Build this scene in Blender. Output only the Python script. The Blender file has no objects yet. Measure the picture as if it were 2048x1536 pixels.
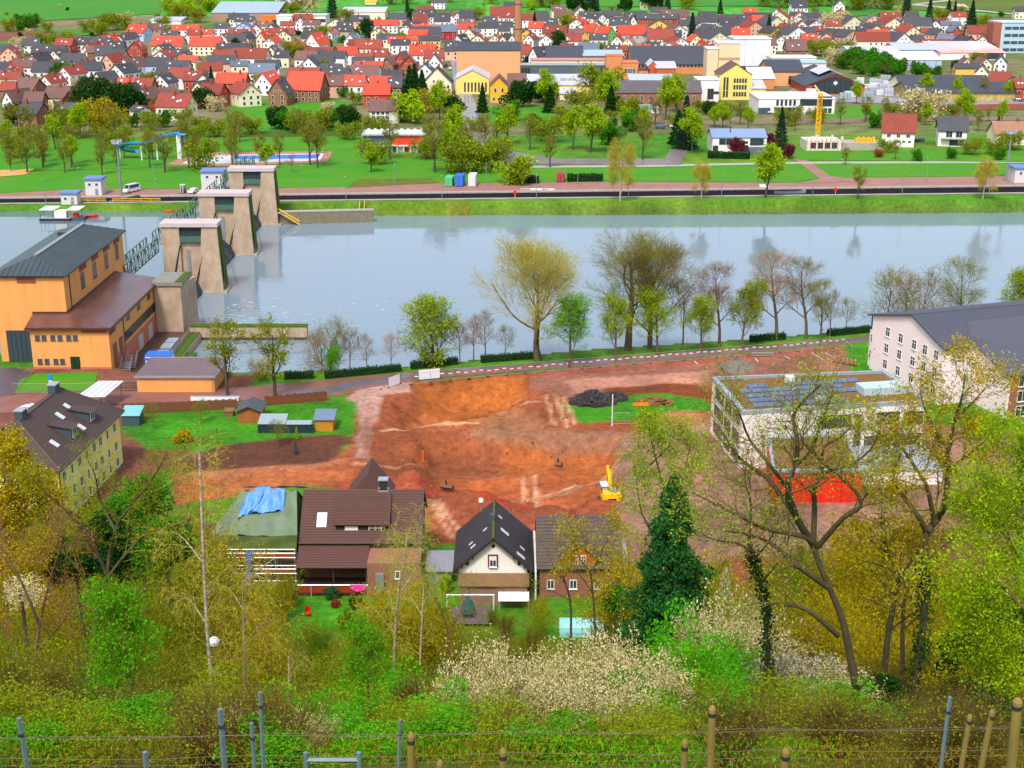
import bpy,bmesh,math,random
import numpy as np
from mathutils import Vector,Matrix
random.seed(7);RNG=np.random.default_rng(7)
R=math.radians
scene=bpy.context.scene
# ------------------------------------------------------------------ camera, sky, sun, exposure
CAM_H,PITCH,FPX=75.0,18.3,2700.0
cam_d=bpy.data.cameras.new('camera');cam_d.sensor_width=36.0;cam_d.lens=36.0*FPX/2048.0
cam_d.clip_start=0.5;cam_d.clip_end=6000
cam=bpy.data.objects.new('camera',cam_d);scene.collection.objects.link(cam)
cam.location=(0,0,CAM_H);cam.rotation_euler=(R(90-PITCH),0,0);scene.camera=cam
SUN_EL,SUN_AZ=55.0,197.0            # azimuth clockwise from +Y (the view direction): behind the viewer, to the right
world=bpy.data.worlds.new('World');scene.world=world;world.use_nodes=True
wn=world.node_tree.nodes;wl=world.node_tree.links
for n in list(wn): wn.remove(n)
sky=wn.new('ShaderNodeTexSky');sky.sky_type='NISHITA';sky.sun_disc=False
sky.sun_elevation=R(SUN_EL);sky.sun_rotation=R(SUN_AZ);sky.air_density=1.0;sky.dust_density=2.5;sky.ozone_density=1.0
hs=wn.new('ShaderNodeHueSaturation');hs.inputs['Saturation'].default_value=0.62
bg=wn.new('ShaderNodeBackground');bg.inputs['Strength'].default_value=0.128
wo=wn.new('ShaderNodeOutputWorld')
wl.new(sky.outputs[0],hs.inputs['Color']);wl.new(hs.outputs[0],bg.inputs['Color']);wl.new(bg.outputs[0],wo.inputs['Surface'])
sd=bpy.data.lights.new('sun','SUN');sd.energy=1.5;sd.angle=R(10);sd.color=(1.0,0.95,0.86)
so=bpy.data.objects.new('sun',sd);scene.collection.objects.link(so);so.location=(60,-80,200)
_a=R(SUN_AZ);_e=R(SUN_EL)
so.rotation_euler=Vector((-math.sin(_a)*math.cos(_e),-math.cos(_a)*math.cos(_e),-math.sin(_e))).to_track_quat('-Z','Y').to_euler()
vs=scene.view_settings;vs.view_transform='Standard';vs.look='None';vs.gamma=1;vs.use_curve_mapping=False;vs.exposure=1.0
scene.cycles.max_bounces=5;scene.cycles.diffuse_bounces=2;scene.cycles.glossy_bounces=2
scene.cycles.transmission_bounces=2;scene.cycles.transparent_max_bounces=4;scene.cycles.caustics_reflective=False;scene.cycles.caustics_refractive=False
scene.cycles.use_denoising=True
# ------------------------------------------------------------------ pixel -> ground helpers (2048 x 1536 photograph)
_cp,_sp=math.cos(R(PITCH)),math.sin(R(PITCH))
def ray(px,py):
    u=(px-1024)/FPX;v=(py-768)/FPX
    return (u,_cp-v*_sp,-_sp-v*_cp)
def P(px,py,z=0.0):
    d=ray(px,py);t=(z-CAM_H)/d[2]
    return Vector((d[0]*t,d[1]*t,z))
def PY(px,py,y):
    d=ray(px,py);t=y/d[1]
    return Vector((d[0]*t,y,CAM_H+d[2]*t))
def proj(x,y,z):
    z -= CAM_H;dz=y*_cp-z*_sp
    return 1024+FPX*x/dz,768-FPX*(y*_sp+z*_cp)/dz
# ------------------------------------------------------------------ terrain
HP_Y=[-40,-6,3,8,15,30,60,90,110,122,132,140,147]
HP_Z=[74,72.5,71.5,68,63.2,55.2,37,18.5,7.5,3.4,1.4,.4,0]
FAR_Y=[600,800,1050,1300,1700,2600];FAR_Z=[0,1.5,7,16,34,90]
NB=[(-400,252),(-160,252),(-74,250),(-72.5,242),(-66,238),(-61,240),(-46,238.5),(-34,240),(-20,242),(-6,247),(17,254),(40,259),(68,266),(100,272),(200,282),(600,300)]   # near waterline
def nb_y(x): return np.interp(x,[a for a,b in NB],[b for a,b in NB])
def fb_y(x): return np.interp(x,[-600,-76,-60,30,160,600],[386,386,392,393,397,405])   # far waterline
def _ss(a,b,t):
    t=np.clip((t-a)/(b-a),0,1);return t*t*(3-2*t)
def poly_sd(X,Y,poly):
    """signed distance (inside > 0) of points to a polygon"""
    p=np.asarray(poly,float);q=np.roll(p,-1,0)
    d2=np.full(X.shape,1e18);ins=np.zeros(X.shape,bool)
    for (ax,ay),(bx,by) in zip(p,q):
        ex,ey=bx-ax,by-ay;L=ex*ex+ey*ey+1e-12
        t=np.clip(((X-ax)*ex+(Y-ay)*ey)/L,0,1)
        d2=np.minimum(d2,(X-ax-t*ex)**2+(Y-ay-t*ey)**2)
        c=(ay > Y) != (by > Y)
        with np.errstate(divide='ignore',invalid='ignore'):
            ins ^= c & (X < ex*(Y-ay)/(by-ay)+ax)
    return np.where(ins,1,-1)*np.sqrt(d2)
def pxpoly(s,z=0.0):
    v=[float(a) for a in s.replace(',',' ').split()]
    return [tuple(P(v[i],v[i+1],z)[:2]) for i in range(0,len(v),2)]
PIT_A=pxpoly('832 768 900 758 1050 752 1062 780 1040 812 930 838 800 858 762 846 790 806 822 792')
PIT_B=pxpoly('838 878 960 872 1120 868 1240 872 1258 930 1244 1004 1150 1020 1000 1008 860 1000 836 960 828 915')
def vnoise(X,Y,s,seed):
    r=np.random.default_rng(seed);n=64;g=r.random((n,n))
    x=X/s;y=Y/s;xi=np.floor(x).astype(int);yi=np.floor(y).astype(int);fx=x-xi;fy=y-yi
    fx=fx*fx*(3-2*fx);fy=fy*fy*(3-2*fy)
    a=g[xi % n,yi % n];b=g[(xi+1) % n,yi % n];c=g[xi % n,(yi+1) % n];d=g[(xi+1) % n,(yi+1) % n]
    return (a*(1-fx)+b*fx)*(1-fy)+(c*(1-fx)+d*fx)*fy-.5
BOXX=(-79.9,300.0)                       # lock basin in x; the basin is a slot cut in the quay
def lock_n(x): return np.interp(x,[-600,-200,-113,168,300,600],[395,395,400,416,423.5,432])   # near coping
def lock_f(x): return np.interp(x,[-600,-200,-113,168,300,600],[403.6,403.6,409.4,428.3,437,448])   # far coping
def TZ(X,Y):
    X=np.asarray(X,float);Y=np.asarray(Y,float)
    Z=np.where(Y < 147,np.interp(Y,HP_Y,HP_Z),0.0)
    hill=_ss(147,100,Y)
    Z=Z + hill*(1.6*vnoise(X,Y,17,1)+.7*vnoise(X,Y,5,2))*np.where(Y > 26,1,.25)
    Z=np.where(Y > 600,np.interp(Y,FAR_Y,FAR_Z),Z)
    nb=nb_y(X);fb=fb_y(X)
    bed=np.minimum(np.interp(Y-nb,[-5,0,6],[0,-4,-8]),np.interp(fb-Y,[-7.2,0,6],[0,-4,-8]))
    riv=(Y > nb-5) & (Y < fb+7.2)
    Z=np.where(riv,bed,Z)
    # lock chamber
    m=(Y > lock_n(X)-1.0) & (Y < lock_f(X)+1.0)
    Z=np.where(m,-9.0,Z)
    # building pit
    near=(Y > 160) & (Y < 245) & (X > -60) & (X < 75)
    if near.any():
        xs,ys=X[near],Y[near]
        zz=np.zeros(xs.shape)
        sa=poly_sd(xs,ys,PIT_A);sb=poly_sd(xs,ys,PIT_B)
        sa=sa+.9*vnoise(xs,ys,2.4,15);sb=sb+.8*vnoise(xs,ys,1.9,16);fl=np.interp(sa,[-.4,.2,5.2,6.2],[0,.5,3.4,3.7]);fl2=np.interp(sb,[-.3,.1,2.6,3.4],[0,.5,3.1,3.4])
        zz -= np.maximum(fl,fl2)
        en=poly_sd(xs,ys,SITE)
        w=_ss(-2,6,en)
        zz += w*(.9*vnoise(xs,ys,6,5)+.55*vnoise(xs,ys,2.2,6)+.38*vnoise(xs,ys,.95,8)+.25*np.maximum(0,np.abs(vnoise(xs,ys,3.4,18))-.12))*_ss(0,5,238-ys)
        for (cx,cy,r,h) in MOUNDS:
            d=np.hypot(xs-cx,(ys-cy)*1.1)/r
            zz += np.where(d < 1,h*np.maximum(1-d,0)**1.15*(1+.35*vnoise(xs,ys,1.3,9)),0)
        Z[near] += zz
    return Z
SITE=pxpoly('715 800 760 775 832 766 1050 752 1110 775 1135 800 1150 850 1262 870 1290 960 1250 1010 1235 1050 1060 1075 860 1085 845 1010 620 960 360 1010 350 950 430 935 660 925 700 880')
MOUNDS=[(*P(985,990)[:2],7.0,2.9),(*P(1180,1005)[:2],6,1.8),(*P(1090,1000)[:2],4.5,1.4),(*P(930,1005)[:2],5,1.5),
          (*P(760,880)[:2],6,1.0),(*P(720,930)[:2],6,.9)]
def tz(x,y): return float(TZ(np.array([x]),np.array([y]))[0])
def G(px,py):
    """where the pixel's ray meets the terrain beyond y = 600, else the flat valley floor"""
    d=ray(px,py);t=-CAM_H/d[2] if d[2] < 0 else 1e9
    if d[1]*t <= 600: return Vector((d[0]*t,d[1]*t,0))
    lo,hi=600/d[1],2600/d[1]
    for _ in range(40):
        m=(lo+hi)/2
        if CAM_H+d[2]*m > np.interp(d[1]*m,FAR_Y,FAR_Z): lo=m
        else: hi=m
    return Vector((d[0]*lo,d[1]*lo,CAM_H+d[2]*lo))
# ------------------------------------------------------------------ materials
def S(r,g,b,k=1.0):
    f=lambda c: ((c/255+.055)/1.055)**2.4 if c > 10 else c/255/12.92
    return (min(f(r)*k,.92),min(f(g)*k,.92),min(f(b)*k,.92))
MATS={}
def mat(name,col=(.5,.5,.5),rough=.8,noise=0.0,nscale=1.0,bump=0.0,metal=0.0,spec=.3,island=0.0,trans=0.0,col2=None,stretch=None,rnd=0.0,emit=None):
    if name in MATS: return MATS[name]
    m=bpy.data.materials.new(name);m.use_nodes=True;MATS[name]=m
    nt=m.node_tree;N=nt.nodes;L=nt.links
    b=N['Principled BSDF'];b.inputs['Base Color'].default_value=(*col,1);b.inputs['Roughness'].default_value=rough
    b.inputs['Metallic'].default_value=metal;b.inputs['Specular IOR Level'].default_value=spec
    src=None
    def rgb(c):
        n=N.new('ShaderNodeRGB');n.outputs[0].default_value=(*c,1);return n.outputs[0]
    def mix(fac,a,bb,typ='MIX'):
        n=N.new('ShaderNodeMix');n.data_type='RGBA';n.blend_type=typ
        if isinstance(fac,float): n.inputs[0].default_value=fac
        else: L.new(fac,n.inputs[0])
        L.new(a,n.inputs[6]);L.new(bb,n.inputs[7]);return n.outputs[2]
    cur=rgb(col)
    if noise > 0 or bump > 0:
        tc=N.new('ShaderNodeTexCoord');co=tc.outputs['Object']
        if stretch:
            mp=N.new('ShaderNodeMapping');mp.inputs['Scale'].default_value=stretch;L.new(co,mp.inputs[0]);co=mp.outputs[0]
        tx=N.new('ShaderNodeTexNoise');tx.inputs['Scale'].default_value=nscale;tx.inputs['Detail'].default_value=6;tx.inputs['Roughness'].default_value=.65
        L.new(co,tx.inputs['Vector']);src=tx.outputs['Fac']
    if noise > 0:
        rp=N.new('ShaderNodeMapRange');rp.inputs[1].default_value=.3;rp.inputs[2].default_value=.7
        L.new(src,rp.inputs[0])
        c2=col2 if col2 else tuple(max(0,c*(1-noise)) for c in col)
        cur=mix(rp.outputs[0],cur,rgb(c2))
    if island > 0:
        g=N.new('ShaderNodeNewGeometry');rp=N.new('ShaderNodeMapRange');rp.inputs[3].default_value=1-island;rp.inputs[4].default_value=1+island
        L.new(g.outputs['Random Per Island'],rp.inputs[0])
        cb=N.new('ShaderNodeCombineColor');
        for i in range(3): L.new(rp.outputs[0],cb.inputs[i])
        cur=mix(1.0,cur,cb.outputs[0],'MULTIPLY')
    if rnd > 0:
        oi=N.new('ShaderNodeObjectInfo');rp=N.new('ShaderNodeMapRange');rp.inputs[3].default_value=1-rnd;rp.inputs[4].default_value=1+rnd
        L.new(oi.outputs['Random'],rp.inputs[0])
        cb=N.new('ShaderNodeCombineColor')
        for i in range(3): L.new(rp.outputs[0],cb.inputs[i])
        cur=mix(1.0,cur,cb.outputs[0],'MULTIPLY')
    L.new(cur,b.inputs['Base Color'])
    if bump > 0:
        bp=N.new('ShaderNodeBump');bp.inputs['Strength'].default_value=min(1,bump);bp.inputs['Distance'].default_value=.05
        L.new(src,bp.inputs['Height']);L.new(bp.outputs[0],b.inputs['Normal'])
    if trans > 0:
        t=N.new('ShaderNodeBsdfTranslucent');L.new(cur,t.inputs['Color'])
        mx=N.new('ShaderNodeMixShader');mx.inputs[0].default_value=trans
        L.new(b.outputs[0],mx.inputs[1]);L.new(t.outputs[0],mx.inputs[2]);L.new(mx.outputs[0],N['Material Output'].inputs['Surface'])
    return m
# ------------------------------------------------------------------ mesh helpers
C=scene.collection
def tag(o,label=None,cat=None,group=None,kind=None):
    if label: o['label']=label
    if cat: o['category']=cat
    if group: o['group']=group
    if kind: o['kind']=kind
    return o
def empty(name,loc=(0,0,0),rz=0.0,label=None,cat=None,group=None):
    o=bpy.data.objects.new(name,None);C.objects.link(o);o.location=loc;o.rotation_euler=(0,0,rz);o.empty_display_size=.3
    return tag(o,label,cat,group)
def link(name,me,parent=None,loc=None,rz=None,scale=None):
    o=bpy.data.objects.new(name,me);C.objects.link(o)
    if parent: o.parent=parent
    if loc is not None: o.location=loc
    if rz is not None: o.rotation_euler=(0,0,rz)
    if scale is not None: o.scale=scale
    return o
class MB:
    def __init__(s): s.v=[];s.f=[];s.m=[]
    def add(s,vs,fs,m=0):
        k=len(s.v);s.v += [tuple(v) for v in vs]
        for f in fs: s.f.append(tuple(k+i for i in f));s.m.append(m)
        return s
    def box(s,x0,y0,z0,x1,y1,z1,m=0):
        return s.add([(x0,y0,z0),(x1,y0,z0),(x1,y1,z0),(x0,y1,z0),(x0,y0,z1),(x1,y0,z1),(x1,y1,z1),(x0,y1,z1)],
                     [(0,3,2,1),(4,5,6,7),(0,1,5,4),(1,2,6,5),(2,3,7,6),(3,0,4,7)],m)
    def cbox(s,cx,cy,z0,w,d,h,m=0): return s.box(cx-w/2,cy-d/2,z0,cx+w/2,cy+d/2,z0+h,m)
    def prism(s,poly,z0,z1,m=0):
        n=len(poly);a=sum(poly[i][0]*poly[(i+1) % n][1]-poly[(i+1) % n][0]*poly[i][1] for i in range(n))
        if a < 0: poly=poly[::-1]
        zt=z1 if isinstance(z1,(list,tuple)) else [z1]*n
        return s.add([(x,y,z0) for x,y in poly]+[(poly[i][0],poly[i][1],zt[i]) for i in range(n)],
                     [tuple(range(n-1,-1,-1)),tuple(range(n,2*n))]+[(i,(i+1) % n,n+(i+1) % n,n+i) for i in range(n)],m)
    def profile(s,pts,a,b,m=0):
        """closed profile of (u, z) extruded from point a to point b (u is measured to the left of a->b)"""
        a=Vector(a);b=Vector(b);d=(b-a).normalized();l=Vector((-d.y,d.x,0));n=len(pts)
        ring=lambda o: [o+l*u+Vector((0,0,z)) for u,z in pts]
        return s.add(ring(a)+ring(b),[tuple(range(n)),tuple(range(2*n-1,n-1,-1))]+[(i,n+i,n+(i+1) % n,(i+1) % n) for i in range(n)],m)
    def slab(s,quad,t,m=0):
        """a quad (4 points) thickened downwards along its normal by t"""
        q=[Vector(p) for p in quad];n=(q[1]-q[0]).cross(q[2]-q[0]).normalized()
        if n.z < 0: q=q[::-1];n=-n
        k=len(q)
        return s.add(q+[p-n*t for p in q],[tuple(range(k)),tuple(range(2*k-1,k-1,-1))]+[(i,k+i,k+(i+1) % k,(i+1) % k) for i in range(k)],m)
    def tube(s,pts,rad,sides=6,m=0,cap=True):
        pts=[Vector(p) for p in pts];n=len(pts)
        if not isinstance(rad,(list,tuple)): rad=[rad]*n
        k=len(s.v);up=Vector((0,0,1))
        for i,p in enumerate(pts):
            d=(pts[min(i+1,n-1)]-pts[max(i-1,0)]).normalized()
            a=d.cross(up if abs(d.z) < .95 else Vector((1,0,0))).normalized();b=d.cross(a)
            for j in range(sides):
                t=2*math.pi*j/sides;s.v.append(tuple(p+(a*math.cos(t)+b*math.sin(t))*rad[i]))
        for i in range(n-1):
            for j in range(sides):
                s.f.append((k+i*sides+j,k+i*sides+(j+1) % sides,k+(i+1)*sides+(j+1) % sides,k+(i+1)*sides+j));s.m.append(m)
        if cap:
            s.f.append(tuple(k+j for j in range(sides-1,-1,-1)));s.m.append(m)
            s.f.append(tuple(k+(n-1)*sides+j for j in range(sides)));s.m.append(m)
        return s
    def bar(s,a,b,t,m=0): return s.tube([a,b],t*.7071,4,m)
    def cyl(s,x,y,z0,z1,r,sides=10,m=0,r2=None): return s.tube([(x,y,z0),(x,y,z1)],[r,r if r2 is None else r2],sides,m)
    def lathe(s,prof,cx,cy,sides=12,m=0):
        k=len(s.v);n=len(prof)
        for r,z in prof:
            for j in range(sides):
                t=2*math.pi*j/sides;s.v.append((cx+r*math.cos(t),cy+r*math.sin(t),z))
        for i in range(n-1):
            for j in range(sides):
                s.f.append((k+i*sides+j,k+i*sides+(j+1) % sides,k+(i+1)*sides+(j+1) % sides,k+(i+1)*sides+j));s.m.append(m)
        s.f.append(tuple(k+j for j in range(sides-1,-1,-1)));s.m.append(m)
        s.f.append(tuple(k+(n-1)*sides+j for j in range(sides)));s.m.append(m)
        return s
    def mesh(s,name,mats):
        me=bpy.data.meshes.new(name);me.from_pydata(s.v,[],s.f)
        for q in (mats if isinstance(mats,(list,tuple)) else [mats]): me.materials.append(q)
        if any(s.m): me.polygons.foreach_set('material_index',s.m)
        me.update();return me
    def build(s,name,mats,parent=None,loc=None,rz=None):
        return link(name,s.mesh(name,mats),parent,loc,rz)
def np_mesh(name,V,F,m):
    """V (n,3), F (k,3|4) arrays"""
    me=bpy.data.meshes.new(name);V=np.ascontiguousarray(V,np.float32);F=np.ascontiguousarray(F,np.int32)
    me.vertices.add(len(V));me.vertices.foreach_set('co',V.ravel())
    k=F.shape[1];me.loops.add(F.size);me.loops.foreach_set('vertex_index',F.ravel())
    me.polygons.add(len(F));me.polygons.foreach_set('loop_start',np.arange(0,F.size,k,dtype=np.int32))
    me.materials.append(m);me.update(calc_edges=True);return me
def smooth(o):
    o.data.polygons.foreach_set('use_smooth',[True]*len(o.data.polygons));return o
def sheet(name,pts,dz,m,kind='structure',drape=False,step=25.0):
    """a flat piece of ground laid dz above the terrain"""
    bm=bmesh.new();vs_=[bm.verts.new((p[0],p[1],0)) for p in pts];bm.faces.new(vs_)
    if drape:
        xs=[p[0] for p in pts];ys=[p[1] for p in pts]
        cuts=[y for y in FAR_Y if min(ys) < y < max(ys)]
        for y in cuts:
            bmesh.ops.bisect_plane(bm,geom=bm.verts[:]+bm.edges[:]+bm.faces[:],plane_co=(0,y,0),plane_no=(0,1,0))
        bmesh.ops.triangulate(bm,faces=bm.faces[:])
        for v in bm.verts: v.co.z=float(np.interp(v.co.y,FAR_Y,FAR_Z))+dz
    else:
        bmesh.ops.triangulate(bm,faces=bm.faces[:])
        for v in bm.verts: v.co.z=dz
    bmesh.ops.recalc_face_normals(bm,faces=bm.faces[:])
    if bm.faces and sum(f.normal.z for f in bm.faces) < 0: bmesh.ops.reverse_faces(bm,faces=bm.faces[:])
    me=bpy.data.meshes.new(name);bm.to_mesh(me);bm.free();me.materials.append(m)
    o=link(name,me);o['kind']=kind;return o
def strip(pts,w):
    """polyline (x, y) widened to a polygon"""
    L_,R_=[],[]
    for i,p in enumerate(pts):
        a=pts[max(i-1,0)];b=pts[min(i+1,len(pts)-1)];d=Vector((b[0]-a[0],b[1]-a[1])).normalized()
        L_.append((p[0]-d.y*w/2,p[1]+d.x*w/2));R_.append((p[0]+d.y*w/2,p[1]-d.x*w/2))
    return L_+R_[::-1]
ORD=['zeroth','first','second','third','fourth','fifth','sixth','seventh','eighth','ninth','tenth','eleventh','twelfth']
def ordn(i):
    if i < len(ORD): return ORD[i]
    return '%d%s' % (i,'th' if 10 < i % 100 < 14 else {1: 'st',2: 'nd',3: 'rd'}.get(i % 10,'th'))
# ------------------------------------------------------------------ the ground: one sheet
def lines(spec):
    out=[]
    for a,b,s in spec:
        n=max(1,int(round((b-a)/s)));out += [a+(b-a)*i/n for i in range(n)]
    return np.array(out+[spec[-1][1]])
gx=lines([(-2600,-900,170),(-900,-240,40),(-240,-130,6),(-130,-60,2),(-60,76,.6),(76,140,2),(140,260,6),(260,900,40),(900,2600,170)])
gy=lines([(-60,-10,5),(-10,30,.8),(30,150,1.5),(150,160,1),(160,240,.6),(240,275,1.2),(275,380,7),(380,392,1.0),(392,432,.7),(432,600,5),(600,800,20),(800,1050,25),(1050,1300,25),(1300,1700,50),(1700,2600,150)])
GX,GY=np.meshgrid(gx,gy);Xf=GX.ravel();Yf=GY.ravel();Zf=TZ(Xf,Yf)
Zf=np.where((Yf > 600),np.interp(Yf,FAR_Y,FAR_Z),Zf)
nx,ny=len(gx),len(gy);ii=(np.arange(ny-1)[:,None]*nx+np.arange(nx-1)[None,:]).ravel()
FQ=np.stack([ii,ii+1,ii+nx+1,ii+nx],1)
COL=np.zeros((len(Xf),3));
GRASS=np.array(S(58,124,18));GRASS2=np.array(S(96,130,30));EARTH=np.array(S(146,80,48));CLAY=np.array(S(176,98,44));REDD=np.array(S(158,64,40));PALE=np.array(S(196,146,112));BROWN=np.array(S(104,66,38));WET=np.array(S(156,104,84));UNDER=np.array(S(104,114,14));DARKB=np.array(S(120,62,34))
n1=vnoise(Xf,Yf,23,11)+.5*vnoise(Xf,Yf,7,12);n2=vnoise(Xf,Yf,3.1,13)+.6*vnoise(Xf,Yf,1.2,14)
COL[:]=GRASS+(GRASS2-GRASS)*np.clip(.5+n1,0,1)[:,None]
hm=_ss(146,128,Yf)[:,None];und=UNDER*(1+.5*n2[:,None])
und=und*(1-np.clip(.4+n1,0,1)[:,None]*.6)+BROWN*np.clip(.4+n1,0,1)[:,None]*.6
COL[:]=COL*(1-hm)+und*hm
vm=((Yf < 24) & (Yf > -60))[:,None];COL[:]=np.where(vm,(GRASS*.8+UNDER*.2)*(1+.4*n2[:,None]),COL)
def paint(poly,col,fe=.6,rag=.8,amt=1.0):
    p=np.array(poly);m=(Xf > p[:,0].min()-3) & (Xf < p[:,0].max()+3) & (Yf > p[:,1].min()-3) & (Yf < p[:,1].max()+3)
    if not m.any(): return
    d=poly_sd(Xf[m],Yf[m],poly)+rag*n2[m];w=(_ss(-fe,fe,d)*amt)[:,None]
    COL[m]=COL[m]*(1-w)+np.asarray(col)*w
def paintpx(s,col,fe=.6,rag=.8,amt=1.0,z=0.0): paint(pxpoly(s,z),col,fe,rag,amt)
def rut(s,col,w=.5,z=0.0,amt=.8,rag=.3,two=0.0):
    p=pxpoly(s,z)
    for off in ([0] if not two else [-two/2,two/2]):
        q=[(a[0],a[1]+off*(1.0)) for a in p] if abs(p[0][0]-p[-1][0]) > abs(p[0][1]-p[-1][1]) else [(a[0]+off,a[1]) for a in p]
        paint(strip(q,w),col,.3,rag,amt)
# near bank: courtyard earth, riverside strip, site
paint([(-120,147),(-120,236),(-46,236),(-46,200),(-70,147)],np.array(S(120,74,58)),1,.5)
paintpx('690 790 715 770 830 762 1050 745 1400 720 1700 690 1745 700 1760 760 1440 800 1440 905 1420 1010 1240 1075 1060 1085 860 1090 845 1010 620 965 340 1015 345 950 430 935 660 925 705 880 715 800',EARTH,.5,.9)
paint([(14,150),(14,200),(32,206),(62,210),(80,200),(78,172),(60,158),(30,156)],np.array(S(140,104,88)),1,1)
paintpx('1060 752 1400 722 1700 692 1740 720 1740 750 1430 762 1400 790 1130 795 1064 780',WET*.82,.6,.8)
paintpx('1080 742 1400 715 1690 690 1690 700 1400 728 1080 755',np.array(S(150,84,66)),.5,.5)
paintpx('1130 760 1420 742 1420 765 1150 785',np.array(S(178,124,104)),.8,1)
paintpx('1200 778 1330 766 1420 770 1430 800 1330 790 1220 800',DARKB,.8,1.2)
paintpx('1124 806 1180 800 1260 790 1330 786 1420 800 1425 822 1340 826 1260 842 1160 846',GRASS*1.1,.5,1.2)
paintpx('1260 850 1340 822 1430 824 1430 850 1330 862',np.array(S(170,106,76)),.8,1)
paintpx('1330 850 1430 845 1430 1010 1340 1000 1290 900',np.array(S(158,116,96)),1.2,1)
paintpx('832 768 900 758 1050 752 1058 790 1000 806 880 806 850 800',CLAY*.92,.6,1.2)
paintpx('832 768 850 764 860 800 830 808',CLAY*.75,.8,1)
paintpx('850 806 1000 806 1045 800 1050 830 930 850 800 860 770 850',CLAY*.9+.1*PALE,.8,1.4)
paintpx('720 930 700 880 715 800 770 786 830 800 800 850 838 880 838 960',DARKB*.8+EARTH*.3,1.0,1.6)
paintpx('960 826 1075 822 1085 855 1020 862 960 850',np.array(S(150,98,66)),.8,1.2)
paintpx('960 858 1270 862 1280 880 1100 880 940 872',np.array(S(146,100,74)),.6,.9)
paintpx('985 876 1225 878 1250 900 1180 925 1080 920 960 915',np.array(S(156,86,42)),.8,1.4)
paintpx('850 890 1000 876 1000 915 900 925 850 930',np.array(S(134,74,46)),.8,1.6)
paintpx('850 920 1230 915 1245 1000 1060 1010 850 1000',np.array(S(156,82,44)),1,1.6)
paintpx('900 985 1060 965 1090 1000 1060 1020 960 1020',REDD,1,1.5)
paintpx('820 950 880 945 890 1000 850 1010 830 985',np.array(S(158,66,48)),1,1.4)
paintpx('640 950 830 945 830 985 700 980 600 965',np.array(S(164,78,50)),1,1.4)
paintpx('360 960 620 940 700 948 700 960 560 975 360 1005',np.array(S(170,96,54)),.8,1.2)
paintpx('360 946 520 930 680 922 700 930 560 948 360 964',np.array(S(172,104,70)),.8,1)
paintpx('860 1010 1060 1020 1235 1010 1240 1070 1060 1080 860 1085',np.array(S(140,72,46)),1,1.4)
for s,w in (('935 1000 1010 968 1100 945 1180 925 1250 898',.9),('985 990 1060 960 1150 938 1240 910',.9),('1045 975 1050 940 1045 915',.8),('1075 985 1072 935 1068 910',.8),
             ('850 818 950 822 1060 808',1.2),('900 840 980 826 1080 806',.9),('760 866 840 856 960 846',.8),('890 1040 870 1020 862 1000',.5),('910 1075 880 1040 868 1010',.6),('930 1072 895 1035 876 1008',.6),
             ('1110 850 1100 815 1090 790',.7),('1135 855 1120 815 1108 790',.7),('1150 850 1140 820 1125 795',.6),('1010 1000 1100 985 1180 975',.6),('700 940 800 930 838 925',.6)):
    rut(s,PALE*.95,w,0,.9)
for s,w in (('925 1004 1000 974 1090 951 1170 931 1240 905',.5),('975 996 1050 966 1140 944 1230 916',.5),('840 826 930 829 1050 815',.6),('1060 985 1060 935',.35),('1118 852 1106 815 1097 792',.35),('1180 790 1330 776 1420 775',.5),('1340 800 1420 780',.5)):
    rut(s,DARKB*.75,w,0,.7)
paintpx('690 800 715 776 820 764 824 785 770 790 745 850 735 930 712 930 716 850 712 812',np.array(S(166,128,116)),.5,.7)   # concrete ramp
paintpx('725 840 745 800 738 930 722 930',np.array(S(150,104,84)),.4,.7)
# gardens and lawns of the near bank
paintpx('250 828 480 812 690 800 712 806 700 880 680 888 500 892 430 900 300 900 250 870',GRASS*1.05,.6,.8)
paintpx('440 892 530 880 690 866 700 884 660 924 500 935 350 945 330 930',np.array(S(98,60,44)),.6,.8)
paintpx('600 1200 690 1190 700 1250 560 1330 480 1330',GRASS*1.2,.8,1)
paintpx('860 1092 930 1090 930 1112 870 1112',GRASS*1.15,.5,.6)
paintpx('1000 1270 1240 1262 1240 1300 1050 1300',GRASS*1.05,.8,1)
paintpx('1690 690 1745 672 1760 760 1700 745',GRASS*1.15,.5,.8)
paint([(-62,233),(-44,232),(-30,236),(-34,238),(-44,238),(-50,237)],GRASS2*1.0,.4,.6)
# far side: washes of colour in the town and on the slopes (plots, hedges, fields have sheets of their own)
tm=(Yf > 545)
COL[tm]=(np.array(S(96,118,52))+(np.array(S(122,106,84))-np.array(S(96,118,52)))*np.clip(.5+1.2*vnoise(Xf,Yf,60,21),0,1)[:,None])[tm]*(1+.4*n1[tm,None])
fm=(Yf > 1180);COL[fm]=(np.array(S(74,150,44))*(1+.5*n1[:,None]))[fm]
rm=Zf < -.4;rm &= (Yf > nb_y(Xf)-6) & (Yf < 423);COL[rm]=np.where((Zf < -3.3)[:,None],np.array(S(92,84,60)),COL)[rm]
paint([(-39.5,389),(-8,390.5),(-8,400),(-39.5,399)],np.array(S(112,108,34)),.5,1)
COL *= 1+.3*vnoise(Xf,Yf,5,41)[:,None]+.2*vnoise(Xf,Yf,1.7,42)[:,None]
COL=np.clip(COL,.004,.8)
gm=bpy.data.materials.new('ground');gm.use_nodes=True;N=gm.node_tree.nodes;L=gm.node_tree.links;b=N['Principled BSDF']
at=N.new('ShaderNodeVertexColor');at.layer_name='Col'
tc=N.new('ShaderNodeTexCoord')
nz=N.new('ShaderNodeTexNoise');nz.inputs['Scale'].default_value=.9;nz.inputs['Detail'].default_value=9;nz.inputs['Roughness'].default_value=.72
nzb=N.new('ShaderNodeTexNoise');nzb.inputs['Scale'].default_value=.11;nzb.inputs['Detail'].default_value=5
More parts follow.
